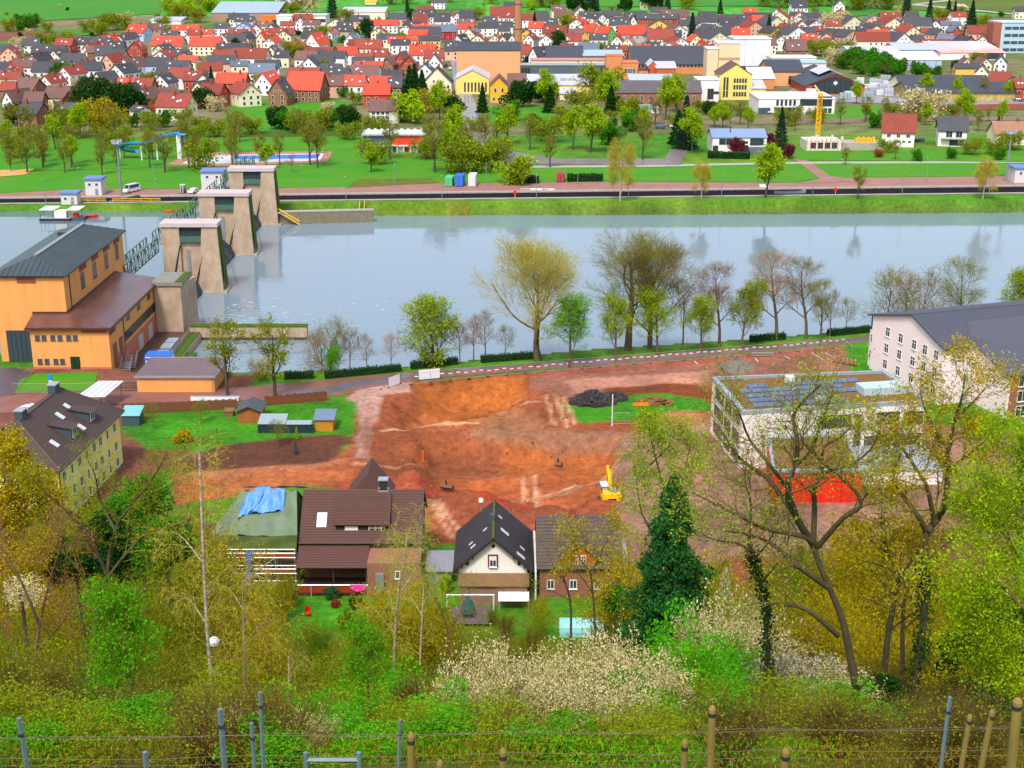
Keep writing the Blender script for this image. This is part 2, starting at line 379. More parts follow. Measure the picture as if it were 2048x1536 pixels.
rp=N.new('ShaderNodeMapRange');rp.inputs[1].default_value=.28;rp.inputs[2].default_value=.72;rp.inputs[3].default_value=.5;rp.inputs[4].default_value=1.42
rpb=N.new('ShaderNodeMapRange');rpb.inputs[1].default_value=.3;rpb.inputs[2].default_value=.7;rpb.inputs[3].default_value=.72;rpb.inputs[4].default_value=1.22
L.new(tc.outputs['Object'],nz.inputs['Vector']);L.new(tc.outputs['Object'],nzb.inputs['Vector']);L.new(nz.outputs['Fac'],rp.inputs[0]);L.new(nzb.outputs['Fac'],rpb.inputs[0])
mu=N.new('ShaderNodeMath');mu.operation='MULTIPLY';L.new(rp.outputs[0],mu.inputs[0]);L.new(rpb.outputs[0],mu.inputs[1])
mx=N.new('ShaderNodeVectorMath');mx.operation='SCALE';L.new(at.outputs['Color'],mx.inputs[0]);L.new(mu.outputs[0],mx.inputs['Scale'])
L.new(mx.outputs[0],b.inputs['Base Color']);b.inputs['Roughness'].default_value=.9;b.inputs['Specular IOR Level'].default_value=.2
bp=N.new('ShaderNodeBump');bp.inputs['Strength'].default_value=.9;bp.inputs['Distance'].default_value=.25;L.new(nz.outputs['Fac'],bp.inputs['Height']);L.new(bp.outputs[0],b.inputs['Normal'])
gme=np_mesh('ground',np.stack([Xf,Yf,Zf],1),FQ,gm)
ca=gme.color_attributes.new('Col','FLOAT_COLOR','POINT');ca.data.foreach_set('color',np.concatenate([COL,np.ones((len(COL),1))],1).astype(np.float32).ravel())
ground=smooth(link('ground',gme));ground['kind']='structure'
# ------------------------------------------------------------------ water
def water_mat(name,base,sc=(.9,.35,1),strength=.25,rough=.06,ior=1.33):
    m=bpy.data.materials.new(name);m.use_nodes=True;N=m.node_tree.nodes;L=m.node_tree.links;b=N['Principled BSDF']
    b.inputs['Roughness'].default_value=rough;b.inputs['IOR'].default_value=ior;b.inputs['Specular IOR Level'].default_value=.9
    tc=N.new('ShaderNodeTexCoord');mp=N.new('ShaderNodeMapping');mp.inputs['Scale'].default_value=sc;L.new(tc.outputs['Object'],mp.inputs[0])
    n=N.new('ShaderNodeTexNoise');n.inputs['Scale'].default_value=.8;n.inputs['Detail'].default_value=5;n.inputs['Roughness'].default_value=.55;L.new(mp.outputs[0],n.inputs['Vector'])
    n2=N.new('ShaderNodeTexNoise');n2.inputs['Scale'].default_value=.02;n2.inputs['Detail'].default_value=3;L.new(tc.outputs['Object'],n2.inputs['Vector'])
    r=N.new('ShaderNodeMapRange');r.inputs[1].default_value=.35;r.inputs[2].default_value=.65;r.inputs[3].default_value=.35;r.inputs[4].default_value=1.0;L.new(n2.outputs['Fac'],r.inputs[0])
    bp=N.new('ShaderNodeBump');bp.inputs['Distance'].default_value=.12;L.new(n.outputs['Fac'],bp.inputs['Height'])
    q=N.new('ShaderNodeMath');q.operation='MULTIPLY';q.inputs[1].default_value=strength;L.new(r.outputs[0],q.inputs[0]);L.new(q.outputs[0],bp.inputs['Strength']);L.new(bp.outputs[0],b.inputs['Normal'])
    b.inputs['Base Color'].default_value=(*base,1)
    return m
wm=water_mat('river_water',(.18,.245,.30),strength=.5,rough=.04);wm2=water_mat('still_water',(.12,.18,.21),strength=.1)
o=sheet('river',[(-74,225),(600,225),(600,410),(-74,410)],-4.0,wm)
o=sheet('upper_river',[(-700,225),(-75,225),(-75,393.6),(-700,393.6)],-1.6,wm2)
o=sheet('lock_water',[(-700,394),(-200,394),(168,414.5),(700,430),(700,452),(-700,420)],-5.5,wm2)
# ------------------------------------------------------------------ palette
M_glass=mat('window_glass',(.03,.045,.06),.12,spec=.6)
M_glassb=mat('blue_glass',(.05,.08,.14),.12,spec=.6)
M_white=mat('white_paint',(.74,.74,.73),.6);M_frame=mat('window_frame_white',(.78,.78,.78),.5)
M_dark=mat('dark_metal',(.035,.035,.04),.5);M_grey=mat('grey_metal',(.3,.32,.35),.45,metal=.4);M_galv=mat('galvanised_steel',(.45,.48,.52),.4,metal=.5)
M_conc=mat('concrete',S(196,184,168,.8),.85,.3,.6,.3);M_wood=mat('weathered_wood',S(150,112,72,.8),.85,.4,3,.3)
M_brick=mat('brick_wall',S(176,92,60,.75),.9,.3,2.0,.3);M_gutter=mat('brown_gutter',S(84,50,44),.5);M_blue=mat('blue_sheet',S(50,110,225,.9),.6)
M_red=mat('red_paint',S(220,32,24),.5);M_yel=mat('yellow_paint',S(240,180,20),.45);M_orange=mat('orange_paint',S(240,96,20),.5)
M_asph=mat('wet_asphalt',S(120,118,126,.7),.35,.35,.4,.15,spec=.5);M_track=mat('red_wet_paving',S(158,104,92,.75),.45,.35,.25,.2,spec=.5);M_quay=mat('quay_paving',S(176,128,116,.8),.7,.25,.2,.1)
M_hedge=mat('hedge_leaves',S(40,96,26,.8),.7,.4,4,0,island=.5,trans=.25)
M_pole=mat('lamp_pole',S(150,160,165,.8),.5,metal=.3)
def thing(name,loc,label,cat,group=None): return empty(name,loc,0,label,cat,group)
def part(root,name,mb,mats,label=None):
    """world-space geometry hung under an unrotated Empty (or under a part of it)"""
    top=root
    while top.parent: top=top.parent
    o=mb.build(name,mats,root,(0,0,0) if root.type == 'MESH' else -Vector(top.location))
    if label: o['label']=label
    return o
WIN={}
def win_mesh(w,h,bars,fm,gm):
    k=(round(w,2),round(h,2),bars,fm.name,gm.name)
    if k not in WIN:
        t=.09 if h > .9 else .06;f=MB()
        f.box(-w/2,-.07,0,-w/2+t,.02,h);f.box(w/2-t,-.07,0,w/2,.02,h);f.box(-w/2+t,-.07,0,w/2-t,.02,t);f.box(-w/2+t,-.07,h-t,w/2-t,.02,h)
        if bars >= 1: f.box(-t*.4,-.065,t,t*.4,.02,h-t)
        if bars >= 2: f.box(-w/2+t,-.06,h*.62,w/2-t,.02,h*.62+t*.8)
        g=MB().box(-w/2+t*.5,-.025,t*.5,w/2-t*.5,.015,h-t*.5);s=MB().box(-w/2-.08,-.16,-.08,w/2+.08,.02,-.005)
        WIN[k]=(f.mesh('window',fm),g.mesh('pane',gm),s.mesh('sill',fm))
    return WIN[k]
def window(root,x,y,z,rz,w,h,bars=1,fm=None,gm=None,sill=True,name='window'):
    """window on a wall whose outward normal is rz turned from -Y; x, y, z the world point at its foot"""
    f,g,s=win_mesh(w,h,bars,fm or M_frame,gm or M_glass)
    top=root
    while top.parent: top=top.parent
    off=Vector((x,y,z))-Vector(top.location) if root.type != 'MESH' else Vector((x,y,z))
    o=link(name,f,root,off,rz);link('pane',g,o)
    if sill: link('sill',s,o)
    return o
def PXW(px,py,x):
    d=ray(px,py);t=x/d[0];return Vector((x,d[1]*t,CAM_H+d[2]*t))
def roof_tiles(mb,quad,rows,t=.05,m=0):
    """courses of tiles: overlapping strips laid from eave (q0 q1) to ridge (q3 q2)"""
    q=[Vector(p) for p in quad];n=(q[1]-q[0]).cross(q[3]-q[0]).normalized()
    if n.z < 0: n=-n
    for i in range(rows):
        a,b=i/rows,(i+1.12)/rows;b=min(b,1)
        p0=q[0].lerp(q[3],a)+n*t;p1=q[1].lerp(q[2],a)+n*t;p2=q[1].lerp(q[2],b)+n*.005;p3=q[0].lerp(q[3],b)+n*.005
        mb.add([p0,p1,p2,p3,p0-n*t,p1-n*t],[(0,1,2,3),(4,5,1,0)],m)
def tile_mat(name,col,k=.25):
    """roof tile colour with columns of tiles and weathering"""
    if name in MATS: return MATS[name]
    m=mat(name,col,.75,k,.5,.15,col2=tuple(c*(1-k)+.02 for c in col));return m
# ------------------------------------------------------------------ power station
ps=thing('power_station',(-84,255,0),'orange rendered power station with slate hip roof beside the weir','power station')
M_or=mat('orange_render',S(252,176,100,.88),.85,.2,.5,.15,stretch=(1,1,.25));M_pk=mat('pink_render',S(216,124,100,.8),.85,.1,.3)
M_slr=mat('standing_seam_roof',S(86,100,108,.6),.45,.25,.3,0,spec=.4);M_brr=mat('wet_brown_roof',S(124,84,80,.75),.25,.45,.35,.1,spec=.6,stretch=(1,.3,1))
w=MB();w.box(-95,240.2,-6,-82,279.5,16.2);part(ps,'wall',w,M_or)
w=MB();w.prism([(-87.6,235.7),(-73.3,235.7),(-73.3,272),(-81.98,272),(-81.98,240.18),(-87.6,240.18)],-6,8.0);lw=part(ps,'wing_wall',w,M_or)
w=MB();w.box(-73.32,238.2,-5,-73.2,272.02,1.6);part(ps,'plinth',w,M_pk)
w=MB();w.box(-87.65,235.58,-.3,-73.25,235.69,.35);part(ps,'plinth',w,M_pk)
def hip(x0,x1,y0,y1,z0,zr,ya,yb,t=.35):
    xm=(x0+x1)/2;m=MB()
    m.slab([(x0,y0,z0),(x1,y0,z0),(xm,ya,zr)],t);m.slab([(x1,y0,z0),(x1,y1,z0),(xm,yb,zr),(xm,ya,zr)],t)
    m.slab([(x1,y1,z0),(x0,y1,z0),(xm,yb,zr)],t);m.slab([(x0,y1,z0),(x0,y0,z0),(xm,ya,zr),(xm,yb,zr)],t);return m
rf=part(ps,'roof',hip(-95.7,-81.3,239.5,280.2,16.5,19.0,245.5,274.5),M_slr)
m=MB()
for i in range(40):                                    # standing seams
    y=240.5+i;f=min(1,max(0,(y-239.5)/6),);f=min(f,(280.2-y)/5.7,1)
    m.bar((-81.3,y,16.56),(-81.3-7.2*max(f,.05),y,16.56+2.5*max(f,.05)),.07)
for i in range(14):
    x=-95+i;f=1-abs(x+88.5)/7.2;m.bar((x,239.5,16.56),(x,239.5+6*f,16.56+2.5*f),.07)
part(rf,'seams',m,M_slr);rf.children[-1]['kind']='stuff'
m=MB();m.bar((-88.5,245.5,19.08),(-88.5,274.5,19.08),.5);part(rf,'ridge_cap',m,M_galv)
m=MB();m.cbox(-90.8,268,18.1,1.6,.8,.45);part(rf,'roof_hatch',m,M_dark)
m=MB();m.slab([(-88.2,235.1,7.95),(-72.7,235.1,7.95),(-82,240.16,9.3),(-88.2,240.16,9.3)],.3);m.slab([(-72.7,235.1,7.95),(-72.7,272.5,7.95),(-81.96,272.5,9.5),(-81.96,240.16,9.32)],.3)
lr=part(ps,'wing_roof',m,M_brr)
m=MB();m.box(-72.72,235.0,7.55,-72.5,272.5,7.85);m.box(-88.25,234.9,7.55,-72.5,235.08,7.85);part(lr,'gutter',m,M_gutter)
m=MB();m.box(-88.3,240.0,9.25,-82,240.18,9.6);m.box(-82,240.1,9.3,-81.8,272,9.7);part(lr,'flashing',m,M_gutter)
M_louv=mat('louvre_brown',S(150,80,60),.7)
def louvre(x,y,z,rz,w_,h_,n):
    o=empty('louvre',Vector((x,y,z))-ps.location,rz);o.parent=ps
    me=MB().box(-w_/2,-.14,0,w_/2,.02,h_/n*.62).mesh('slat',M_louv)
    for i in range(n): link('slat',me,o,(0,0,i*h_/n))
for p in ((165,534),(189,514),(212,496),(232,481)):
    q=PXW(p[0],p[1],-82);louvre(-82,q.y,q.z-.5,R(90),4.2,1.2,4)
q=PY(52,559,240.2);louvre(q.x,240.2,q.z-.6,0,3.4,1.2,4)
q=PY(188,661,235.7);louvre(q.x,235.7,q.z-.4,0,4.6,1.2,4);louvre(-73.3,238.0,6.2,R(90),3.6,1.2,4)
M_wfr=mat('dark_frame',S(90,84,84),.5)
for p in ((165,560),(189,540),(212,521),(233,503)):
    q=PXW(p[0],p[1],-82);window(ps,-82.0,q.y,q.z-1.5,R(90),2.2,3.0,2,M_wfr)
for x in (-86.3,-85.1,-83.5,-82.2,-80.6,-79.4): window(ps,x,235.7,5.4,0,.85,1.0,0,M_wfr,M_glassb)
for x in (-86.3,-85.0,-83.4,-82.2): window(ps,x,235.7,.9,0,.85,1.0,0,M_wfr,M_glassb)
for y in (248.6,256.3,264.0): window(ps,-73.3,y,5.8,R(90),2.2,1.3,1,M_wfr)
for i in range(12): window(ps,-73.3,246+i*1.95,2.3,R(90),1.75,1.8,1,M_dark,M_glass,False)
for y in (238.6,242.6): 
    m=MB();m.box(-73.3,y-1,-.8,-73.14,y+1,4.0);part(ps,'door',m,mat('door_brown',S(140,82,66),.6))
for y in (255.5,262.8):
    m=MB();m.box(-73.3,y-1.6,-2.6,-73.1,y+1.6,.8);part(ps,'door',m,mat('grey_door',S(190,176,176),.6))
m=MB();m.box(-93.6,240.05,0,-89.2,240.2,6.0);gt=part(ps,'gate',m,mat('gate_dark',S(46,58,66),.5))
for k in range(5):
    m=MB();m.box(-93.5+k*.88,239.97,.1,-93.5+k*.88+.78,240.04,5.9);part(gt,'gate_panel',m,mat('gate_panel',S(58,72,80),.4))
m=MB();m.box(-80.7,235.58,0,-79.0,235.7,2.3);d_=part(ps,'door',m,mat('dark_green_door',S(22,44,30),.4))
for k in range(2):
    m=MB();m.box(-80.55+k*.75,235.52,.1,-79.9+k*.75,235.575,2.2);part(d_,'leaf',m,mat('dark_green_leaf',S(30,58,40),.3))
m=MB();m.cyl(-81.9,243.2,9.4,16.2,.08,6);part(ps,'downpipe',m,M_gutter)
m=MB();m.cyl(-73.2,245.0,-1,7.7,.08,6);part(ps,'downpipe',m,M_gutter)
for i in range(2):                                      # steel stairs on the river side
    y=239.4+i*4;st=empty('steel_stair',Vector((-71.8,y,0))-ps.location);st.parent=ps
    tr=MB().box(-.9,0,-.05,.9,.26,0).mesh('tread',M_galv)
    for k in range(9): link('tread',tr,st,(0,-1.2+k*.28,-1.8+k*.2))
    m=MB()
    for sx in (-.9,.9):
        m.bar((sx,-1.2,-1.0),(sx,1.3,.9),.06);m.bar((sx,-1.2,-2),(sx,-1.2,-1),.06);m.bar((sx,1.3,-.2),(sx,1.3,.9),.06)
    m.build('handrail',M_galv,st)
# ------------------------------------------------------------------ river structures
M_pier=mat('pier_concrete',S(210,184,156,.82),.85,.35,.5,.4,stretch=(1,1,.55),col2=S(176,150,126,.78));M_moss=mat('moss',S(92,122,26,.7),.95,.5,1.5,.6)
M_cap=mat('pier_cap',S(214,196,194,.85),.6,.15,.5);M_gre=mat('weir_green',S(84,122,106,.8),.5,.2,.6);M_gate=mat('gate_steel',S(44,62,82,.8),.4,.3,.8,.2)
o=MB().box(-73.2,237.6,-9,-66.4,267.4,-2.1).build('tailrace_apron',mat('dark_paving',S(110,82,70,.7),.5,.3,.4));o['kind']='structure'
o=MB().prism([(-98,236.2),(-74,236.2),(-74,300),(-98,300)],-9,-1.0).build('intake_platform',M_conc);o['kind']='structure'
for i,(y0,nm) in enumerate(((307.0,'nearest the power station'),(346.0,'in the middle of the river'),(385.0,'nearest the lock'))):
    t=thing('weir_pier',(-75,y0+2.5,-4),'tall concrete weir pier with flat cap, %s' % nm,'weir pier','piers of the weir');y1=y0+5.0
    xl,xr=-81.0,-68.2
    m=MB();m.box(xl,y0+.9,-9,xr,y1,11.6);m.prism([(xl,y0),(-76.9,y0),(-76.9,y0+.88),(xl,y0+.88)],-9,11.6)
    m.add([(-71.7,y0,11.6),(xr,y0,11.6),(xr+.9,y0-.25,-9),(-73.6,y0-.25,-9),(-71.7,y0+.88,11.6),(xr,y0+.88,11.6),(xr+.9,y0+.88,-9),(-73.6,y0+.88,-9)],[(0,3,2,1),(4,5,6,7),(0,1,5,4),(1,2,6,5),(2,3,7,6),(3,0,4,7)])
    part(t,'shaft',m,M_pier)
    m=MB();m.box(xl-.3,y0-.35,11.62,xr+.3,y1+.3,12.5);part(t,'cap',m,M_cap)
    m=MB();m.box(-77.6,y0-.55,-9,xr+1.5,y1+.2,-3.6);part(t,'footing',m,M_conc)
    m=MB();m.add([(xr+.02,y0+.9,11.5),(xr+.02,y1-.2,11.5),(xr+.12,y1-.4,-3),(xr+.95,y0+1.1,-3)],[(0,3,2,1)]);m.add([(xr+.05,y0+.95,11.4),(xr+.05,y1-.3,11.4),(xr+1.0,y1-.4,-3),(xr+1.0,y0+1.0,-3)],[(0,3,2,1)]);part(t,'moss_strip',m,M_moss)
    m=MB();m.box(-76.88,y0+.1,8.0,-71.72,y0+.88,9.3);part(t,'machine_housing',m,M_gre)
    m=MB();m.box(-76.88,y0+.5,9.32,-71.72,y0+.88,11.55);mh=part(t,'window_band',m,mat('weir_windows',S(70,84,82),.4,.4,1.2))
    for k in range(6):
        m=MB();m.box(-76.8+k*.86,y0+.42,9.6,-76.8+k*.86+.62,y0+.49,11.3);part(mh,'pane',m,M_glass)
    for a,b in (((-76.9,7.3),(-78.6,.2)),((-71.9,4.6),(-73.9,-2.6))):
        m=MB();m.bar((a[0],y0+.1,a[1]),(b[0],y0-.1,b[1]),.32);part(t,'guide_rail',m,M_dark)
    m=MB();m.box(-75.6,y0+.7,-2,-74.9,y0+.92,6.2);part(t,'ladder_recess',m,M_grey)
ab=thing('weir_abutment',(-70,271,-4),'stained concrete abutment block between power station and first weir gate','abutment')
m=MB();m.prism([(-73.1,267.5),(-67.6,267.5),(-66.4,276),(-73.1,276)],-9,7.6);part(ab,'block',m,M_pier)
m=MB();m.box(-73.4,267.2,7.62,-67.2,276.2,8.4);part(ab,'coping',m,mat('grey_coping',S(140,140,130),.7,.3,1))
m=MB();m.box(-68.6,267.18,8.42,-67.3,276,8.55);part(ab,'moss_cap',m,M_moss)
for i,(ya,yb,nm) in enumerate(((276.2,306.9,'between abutment and first pier'),(312.1,345.9,'between first and second pier'),(351.1,384.9,'between second and third pier'))):
    t=thing('weir_gate',(-74,(ya+yb)/2,-4),'dark blue steel roller gate %s' % nm,'sluice gate','gates of the weir')
    prof=[(4.6,-9),(4.6,-1.0),(3.9,.4),(2.8,1.0),(1.2,.2),(-.6,-1.6),(-1.6,-3.4),(-1.9,-9)]
    m=MB();m.profile(prof,(-74,ya,0),(-74,yb,0));part(t,'drum',m,M_gate)
    for k in range(6):
        y=ya+(yb-ya)*(k+.5)/6;m=MB();m.profile([(4.7,-4),(4.7,-.9),(3.9,.55),(2.8,1.15),(1.1,.35),(-.75,-1.6),(-1.75,-3.4),(-1.75,-4)],(-74,y-.15,0),(-74,y+.15,0));part(t,'rib',m,M_gate)
def truss(name,ya,yb,xa,z0,label,h=2.6,w_=2.6,seg=3.0):
    t=thing(name,(xa,(ya+yb)/2,z0),label,'footbridge','green truss footbridges over the weir');n=max(2,round((yb-ya)/seg))
    m=MB();m.box(xa-w_/2,ya,z0-.25,xa+w_/2,yb,z0);part(t,'deck',m,M_grey)
    for s in (-1,1):
        x=xa+s*w_/2;m=MB();m.bar((x,ya,z0-.7),(x,yb,z0-.7),.28);part(t,'bottom_chord',m,M_gre)
        m=MB();m.bar((x,ya,z0+h),(x,yb,z0+h),.22);part(t,'top_chord',m,M_gre)
        dl=(yb-ya)/n;po=MB().bar((0,0,z0-.7),(0,0,z0+h),.16).mesh('post',M_gre);d1=MB().bar((0,0,z0-.7),(0,dl,z0+h),.14).mesh('diagonal',M_gre);d2=MB().bar((0,dl,z0-.7),(0,0,z0+h),.14).mesh('diagonal',M_gre)
        for k in range(n+1): link('post',po,t,Vector((x,ya+k*dl,0))-t.location)
        for k in range(n): link('diagonal',d1 if k % 2 else d2,t,Vector((x,ya+k*dl,0))-t.location)
truss('footbridge',278,306.8,-83.2,6.6,'green steel truss footbridge from power station to first pier');truss('footbridge',312.2,345.8,-83.2,6.6,'green steel truss footbridge between first and second piers')
truss('footbridge',351.2,384.8,-83.2,6.6,'green steel truss footbridge between second and third piers');truss('footbridge',390.2,430,-83.2,6.6,'green steel truss footbridge from last pier over the lock')
ww=thing('wing_wall',(-54,268.6,-4),'mossy concrete wing wall running into the river below the weir','wall')
m=MB();m.box(-66.4,267.8,-9,-42.3,269.6,-1.2);part(ww,'wall_body',m,M_pier)
m=MB();m.box(-66.3,267.7,-1.18,-42.2,269.7,-1.0);part(ww,'moss_top',m,M_moss)
m=MB();m.box(-66.5,267.72,-4.6,-42.4,267.78,-3.4);part(ww,'water_line',m,mat('wet_concrete',S(84,72,56),.6,.3,1))
w2=thing('tailrace_wall',(-64,250,-4),'low mossy retaining wall stepping down beside the tailrace','wall')
m=MB();m.box(-66.38,238,-9,-64.2,267.7,-2.4);m.box(-64.2,240,-9,-62.4,256,-3.2);part(w2,'wall_body',m,M_pier)
m=MB();m.box(-66.3,238.2,-2.38,-64.3,267.6,-2.2);m.box(-64.18,240,-3.18,-62.3,256,-3.05);part(w2,'moss_top',m,M_moss)
m=MB()
for y in np.arange(238.5,267,3.0): m.bar((-66.0,y,-2.2),(-66.0,y,-1.0),.06)
m.bar((-66,238.5,-1.0),(-66,267,-1.0),.06);m.bar((-66,238.5,-1.6),(-66,267,-1.6),.05);part(w2,'railing',m,M_galv)
for (y,nm) in ((258.5,'further one of two'),(250.0,'nearer one of two')):
    t=thing('apron_cover',(-68.4,y,-2.1),'flat blue-grey metal cover on the tailrace apron, %s' % nm,'cover');m=MB();m.box(-69.4,y-3.4,-2.1,-67.2,y+3.4,-1.75);part(t,'lid',m,mat('cover_blue',S(150,168,186),.4,.2,.5));m=MB();m.box(-69.45,y-.05,-1.74,-67.15,y+.05,-1.7);part(t,'joint',m,M_dark)
t=thing('site_container',(-65.6,239.4,0),'small white cabin with blue rail behind the flat garage','cabin');a=P(315,722,0);m=MB();m.box(-67.2,236.2,-.5,-62.6,239.2,2.2);part(t,'body',m,M_white);m=MB();m.box(-67.3,236.1,1.5,-62.5,236.18,1.9);m.box(-67.3,236.1,2.22,-62.5,239.3,2.35);part(t,'blue_trim',m,M_blue)
# ------------------------------------------------------------------ flat garage
fg=thing('garage_block',(-58,227,0),'low orange garage block with wet flat roof by the riverside path','garage')
m=MB();m.box(-65,222.2,-.2,-51.6,232.4,2.75);part(fg,'wall',m,M_or)
m=MB();m.prism([(-65.3,221.9),(-51.3,221.9),(-51.3,232.8),(-65.3,232.8)],2.78,3.0);rf=part(fg,'roof',m,M_brr)
m=MB();m.box(-65.35,221.8,2.7,-51.25,221.88,3.1);m.box(-51.28,221.8,2.7,-51.2,232.8,3.1);m.box(-65.3,232.82,2.7,-51.2,232.95,3.12);part(rf,'edge_trim',m,M_galv)
m=MB();m.cyl(-51.9,222.1,0,2.7,.06,6);part(fg,'downpipe',m,M_grey)
# ------------------------------------------------------------------ yellow apartment house
yh=empty('apartment_house',(-66.0,178.4,0),R(-4.5),'yellow rendered apartment house with dark hipped roof and two dormers','house')
M_ye=mat('yellow_render',S(254,236,136,.95),.85,.1,.3);M_dt=tile_mat('dark_tiles',S(92,74,70,.7));M_lead=mat('slate_cheek',S(70,84,94),.5)
YW,YL,YE,YR=6.6,11.4,8.0,13.0                    # half width, half length
m=MB();m.box(-YW,-YL,-.4,YW,YL,YE-.1);m.build('wall',M_ye,yh)
def hipt(mb,X,Yh,z0,zr,yr,rows=22):
    roof_tiles(mb,[(X,-Yh,z0),(X,Yh,z0),(0,yr,zr),(0,-yr,zr)],rows);roof_tiles(mb,[(-X,Yh,z0),(-X,-Yh,z0),(0,-yr,zr),(0,yr,zr)],rows)
    roof_tiles(mb,[(-X,-Yh,z0),(X,-Yh,z0),(.02,-yr,zr),(-.02,-yr,zr)],rows);roof_tiles(mb,[(X,Yh,z0),(-X,Yh,z0),(-.02,yr,zr),(.02,yr,zr)],rows)
m=MB();hipt(m,YW+.7,YL+.7,YE,YR,7.2);m.add([(-YW-.7,-YL-.7,YE-.15),(YW+.7,-YL-.7,YE-.15),(YW+.7,YL+.7,YE-.15),(-YW-.7,YL+.7,YE-.15)],[(0,3,2,1)]);m.box(-YW-.72,-YL-.72,YE-.14,YW+.72,YL+.72,YE+.02)
yr_=m.build('roof',M_dt,yh)
m=MB();m.tube([(0,-7.2,YR+.06),(0,7.2,YR+.06)],.14,6)
for sx in (-1,1):
    for sy in (-1,1): m.tube([(0,sy*7.2,YR+.05),(sx*(YW+.7),sy*(YL+.7),YE+.08)],.12,5)
m.build('ridge_tiles',mat('ridge_tile',S(112,94,90,.7),.8),yr_)
sl=(YR-YE)/(YW+.7)
def rz_at(x): return YR-abs(x)*sl
for yy in (-2.6,4.0):                                  # dormers on the slope facing the site
    d=empty('dormer',(0,yy,0));d.parent=yh
    x1=YW-1.0;zt=rz_at(x1)+1.75
    m=MB();m.add([(x1,-1.1,rz_at(x1)-.1),(x1,1.1,rz_at(x1)-.1),(x1,1.1,zt),(x1,-1.1,zt),(2.2,-1.1,rz_at(2.2)),(2.2,1.1,rz_at(2.2)),(2.2,1.1,zt+.4),(2.2,-1.1,zt+.4)],[(0,1,2,3),(0,3,7,4),(1,5,6,2)]);m.build('cheeks',M_lead,d)
    m=MB();roof_tiles(m,[(x1+.35,-1.4,zt-.05),(x1+.35,1.4,zt-.05),(1.2,1.4,zt+.62),(1.2,-1.4,zt+.62)],8);m.build('dormer_roof',M_dt,d)
    f,g,s=win_mesh(1.5,1.3,1,M_frame,M_glass);wo_=link('window',f,d,(x1+.02,0,rz_at(x1)+.2),R(90));link('pane',g,wo_)
for (x,yy) in ((2.4,3.6),(2.6,.2),(5.2,.8),(4.6,-7.0)):      # skylights
    z=rz_at(x)+.1;n=Vector((sl,0,1)).normalized();u=Vector((1,0,-sl)).normalized()
    c=Vector((x,yy,z));m=MB();q=[c-u*.7+Vector((0,-.4,0)),c+u*.7+Vector((0,-.4,0)),c+u*.7+Vector((0,.4,0)),c-u*.7+Vector((0,.4,0))]
    m.slab([p+n*.08 for p in q],.14);m.build('skylight',mat('skylight',(.62,.64,.7),.15,spec=.8),yr_)
for yy in (5.6,-5.6):
    m=MB();m.cbox(-.3,yy,YR-1.2,1.1,1.6,2.3);c_=m.build('chimney',M_lead,yr_);m=MB();m.cbox(-.3,yy,YR+1.1,1.3,1.8,.15);m.build('chimney_cap',M_galv,c_)
for fl,zz in ((0,5.6),(1,2.7),(2,.2)):
    for k,yy in enumerate((-9.6,-6.9,-4.2,-1.6,1.2,3.6,6.3,9.2)):
        nar=k in (1,3,6);f,g,s=win_mesh(.75 if nar else 1.15,1.45,0 if nar else 1,M_frame,M_glass)
        wo_=link('window',f,yh,(YW,yy,zz),R(90));link('pane',g,wo_);link('sill',s,wo_)
for zz in (5.6,2.7):
    for xx in (-4,0,4):
        f,g,s=win_mesh(1.1,1.4,1,M_frame,M_glass);wo_=link('window',f,yh,(xx,-YL,zz),0);link('pane',g,wo_);link('sill',s,wo_)
m=MB();m.tube([(YW+.72,-YL,YE-.05),(YW+.72,YL,YE-.05)],.1,6);m.tube([(YW+.1,-YL+.2,0),(YW+.1,-YL+.2,YE-.1)],.07,6);m.build('gutter',M_gutter,yh)
# side wing on the left with its own low roof
m=MB();m.box(-YW-7,-8,-.4,-YW-.02,4,6.5);m.build('side_wing',M_ye,yh)
m=MB();roof_tiles(m,[(-YW-7.6,-8.6,6.4),(-YW+2.2,-8.6,6.4),(-YW+1.6,-1.5,10),(-YW-4.5,-1.5,10)],14);roof_tiles(m,[(-YW+.2,4.6,6.4),(-YW-7.6,4.6,6.4),(-YW-4.5,-1.5,10),(-YW+1.6,-1.5,10)],14);roof_tiles(m,[(-YW-7.6,4.6,6.4),(-YW-7.6,-8.6,6.4),(-YW-4.5,-1.52,10),(-YW-4.5,-1.48,10)],14);m.build('side_roof',M_dt,yh)
for k in range(2):
    m=MB();m.cbox(-YW-3.5+k*3,-7.2,7.0,1.5,1.8,1.6);m.build('dormer',M_lead,yh)
# barn below it
bn=thing('brick_barn',(-57.5,153,0),'dark roofed brick barn end half hidden behind bare trees','barn')
m=MB();m.profile([(-5,0),(5,0),(5,3.6),(0,7.2),(-5,3.6)],(-71,156,0),(-55.5,154.4,0));part(bn,'wall',m,M_brick)
m=MB();m.slab([(-71.2,150.2,3.5),(-55.0,148.6,3.5),(-55.0,154.2,7.5),(-71.2,155.8,7.5)],.2);m.slab([(-55.0,160.2,3.5),(-71.2,161.8,3.5),(-71.2,155.9,7.5),(-55,154.3,7.5)],.2);part(bn,'roof',m,M_dt)
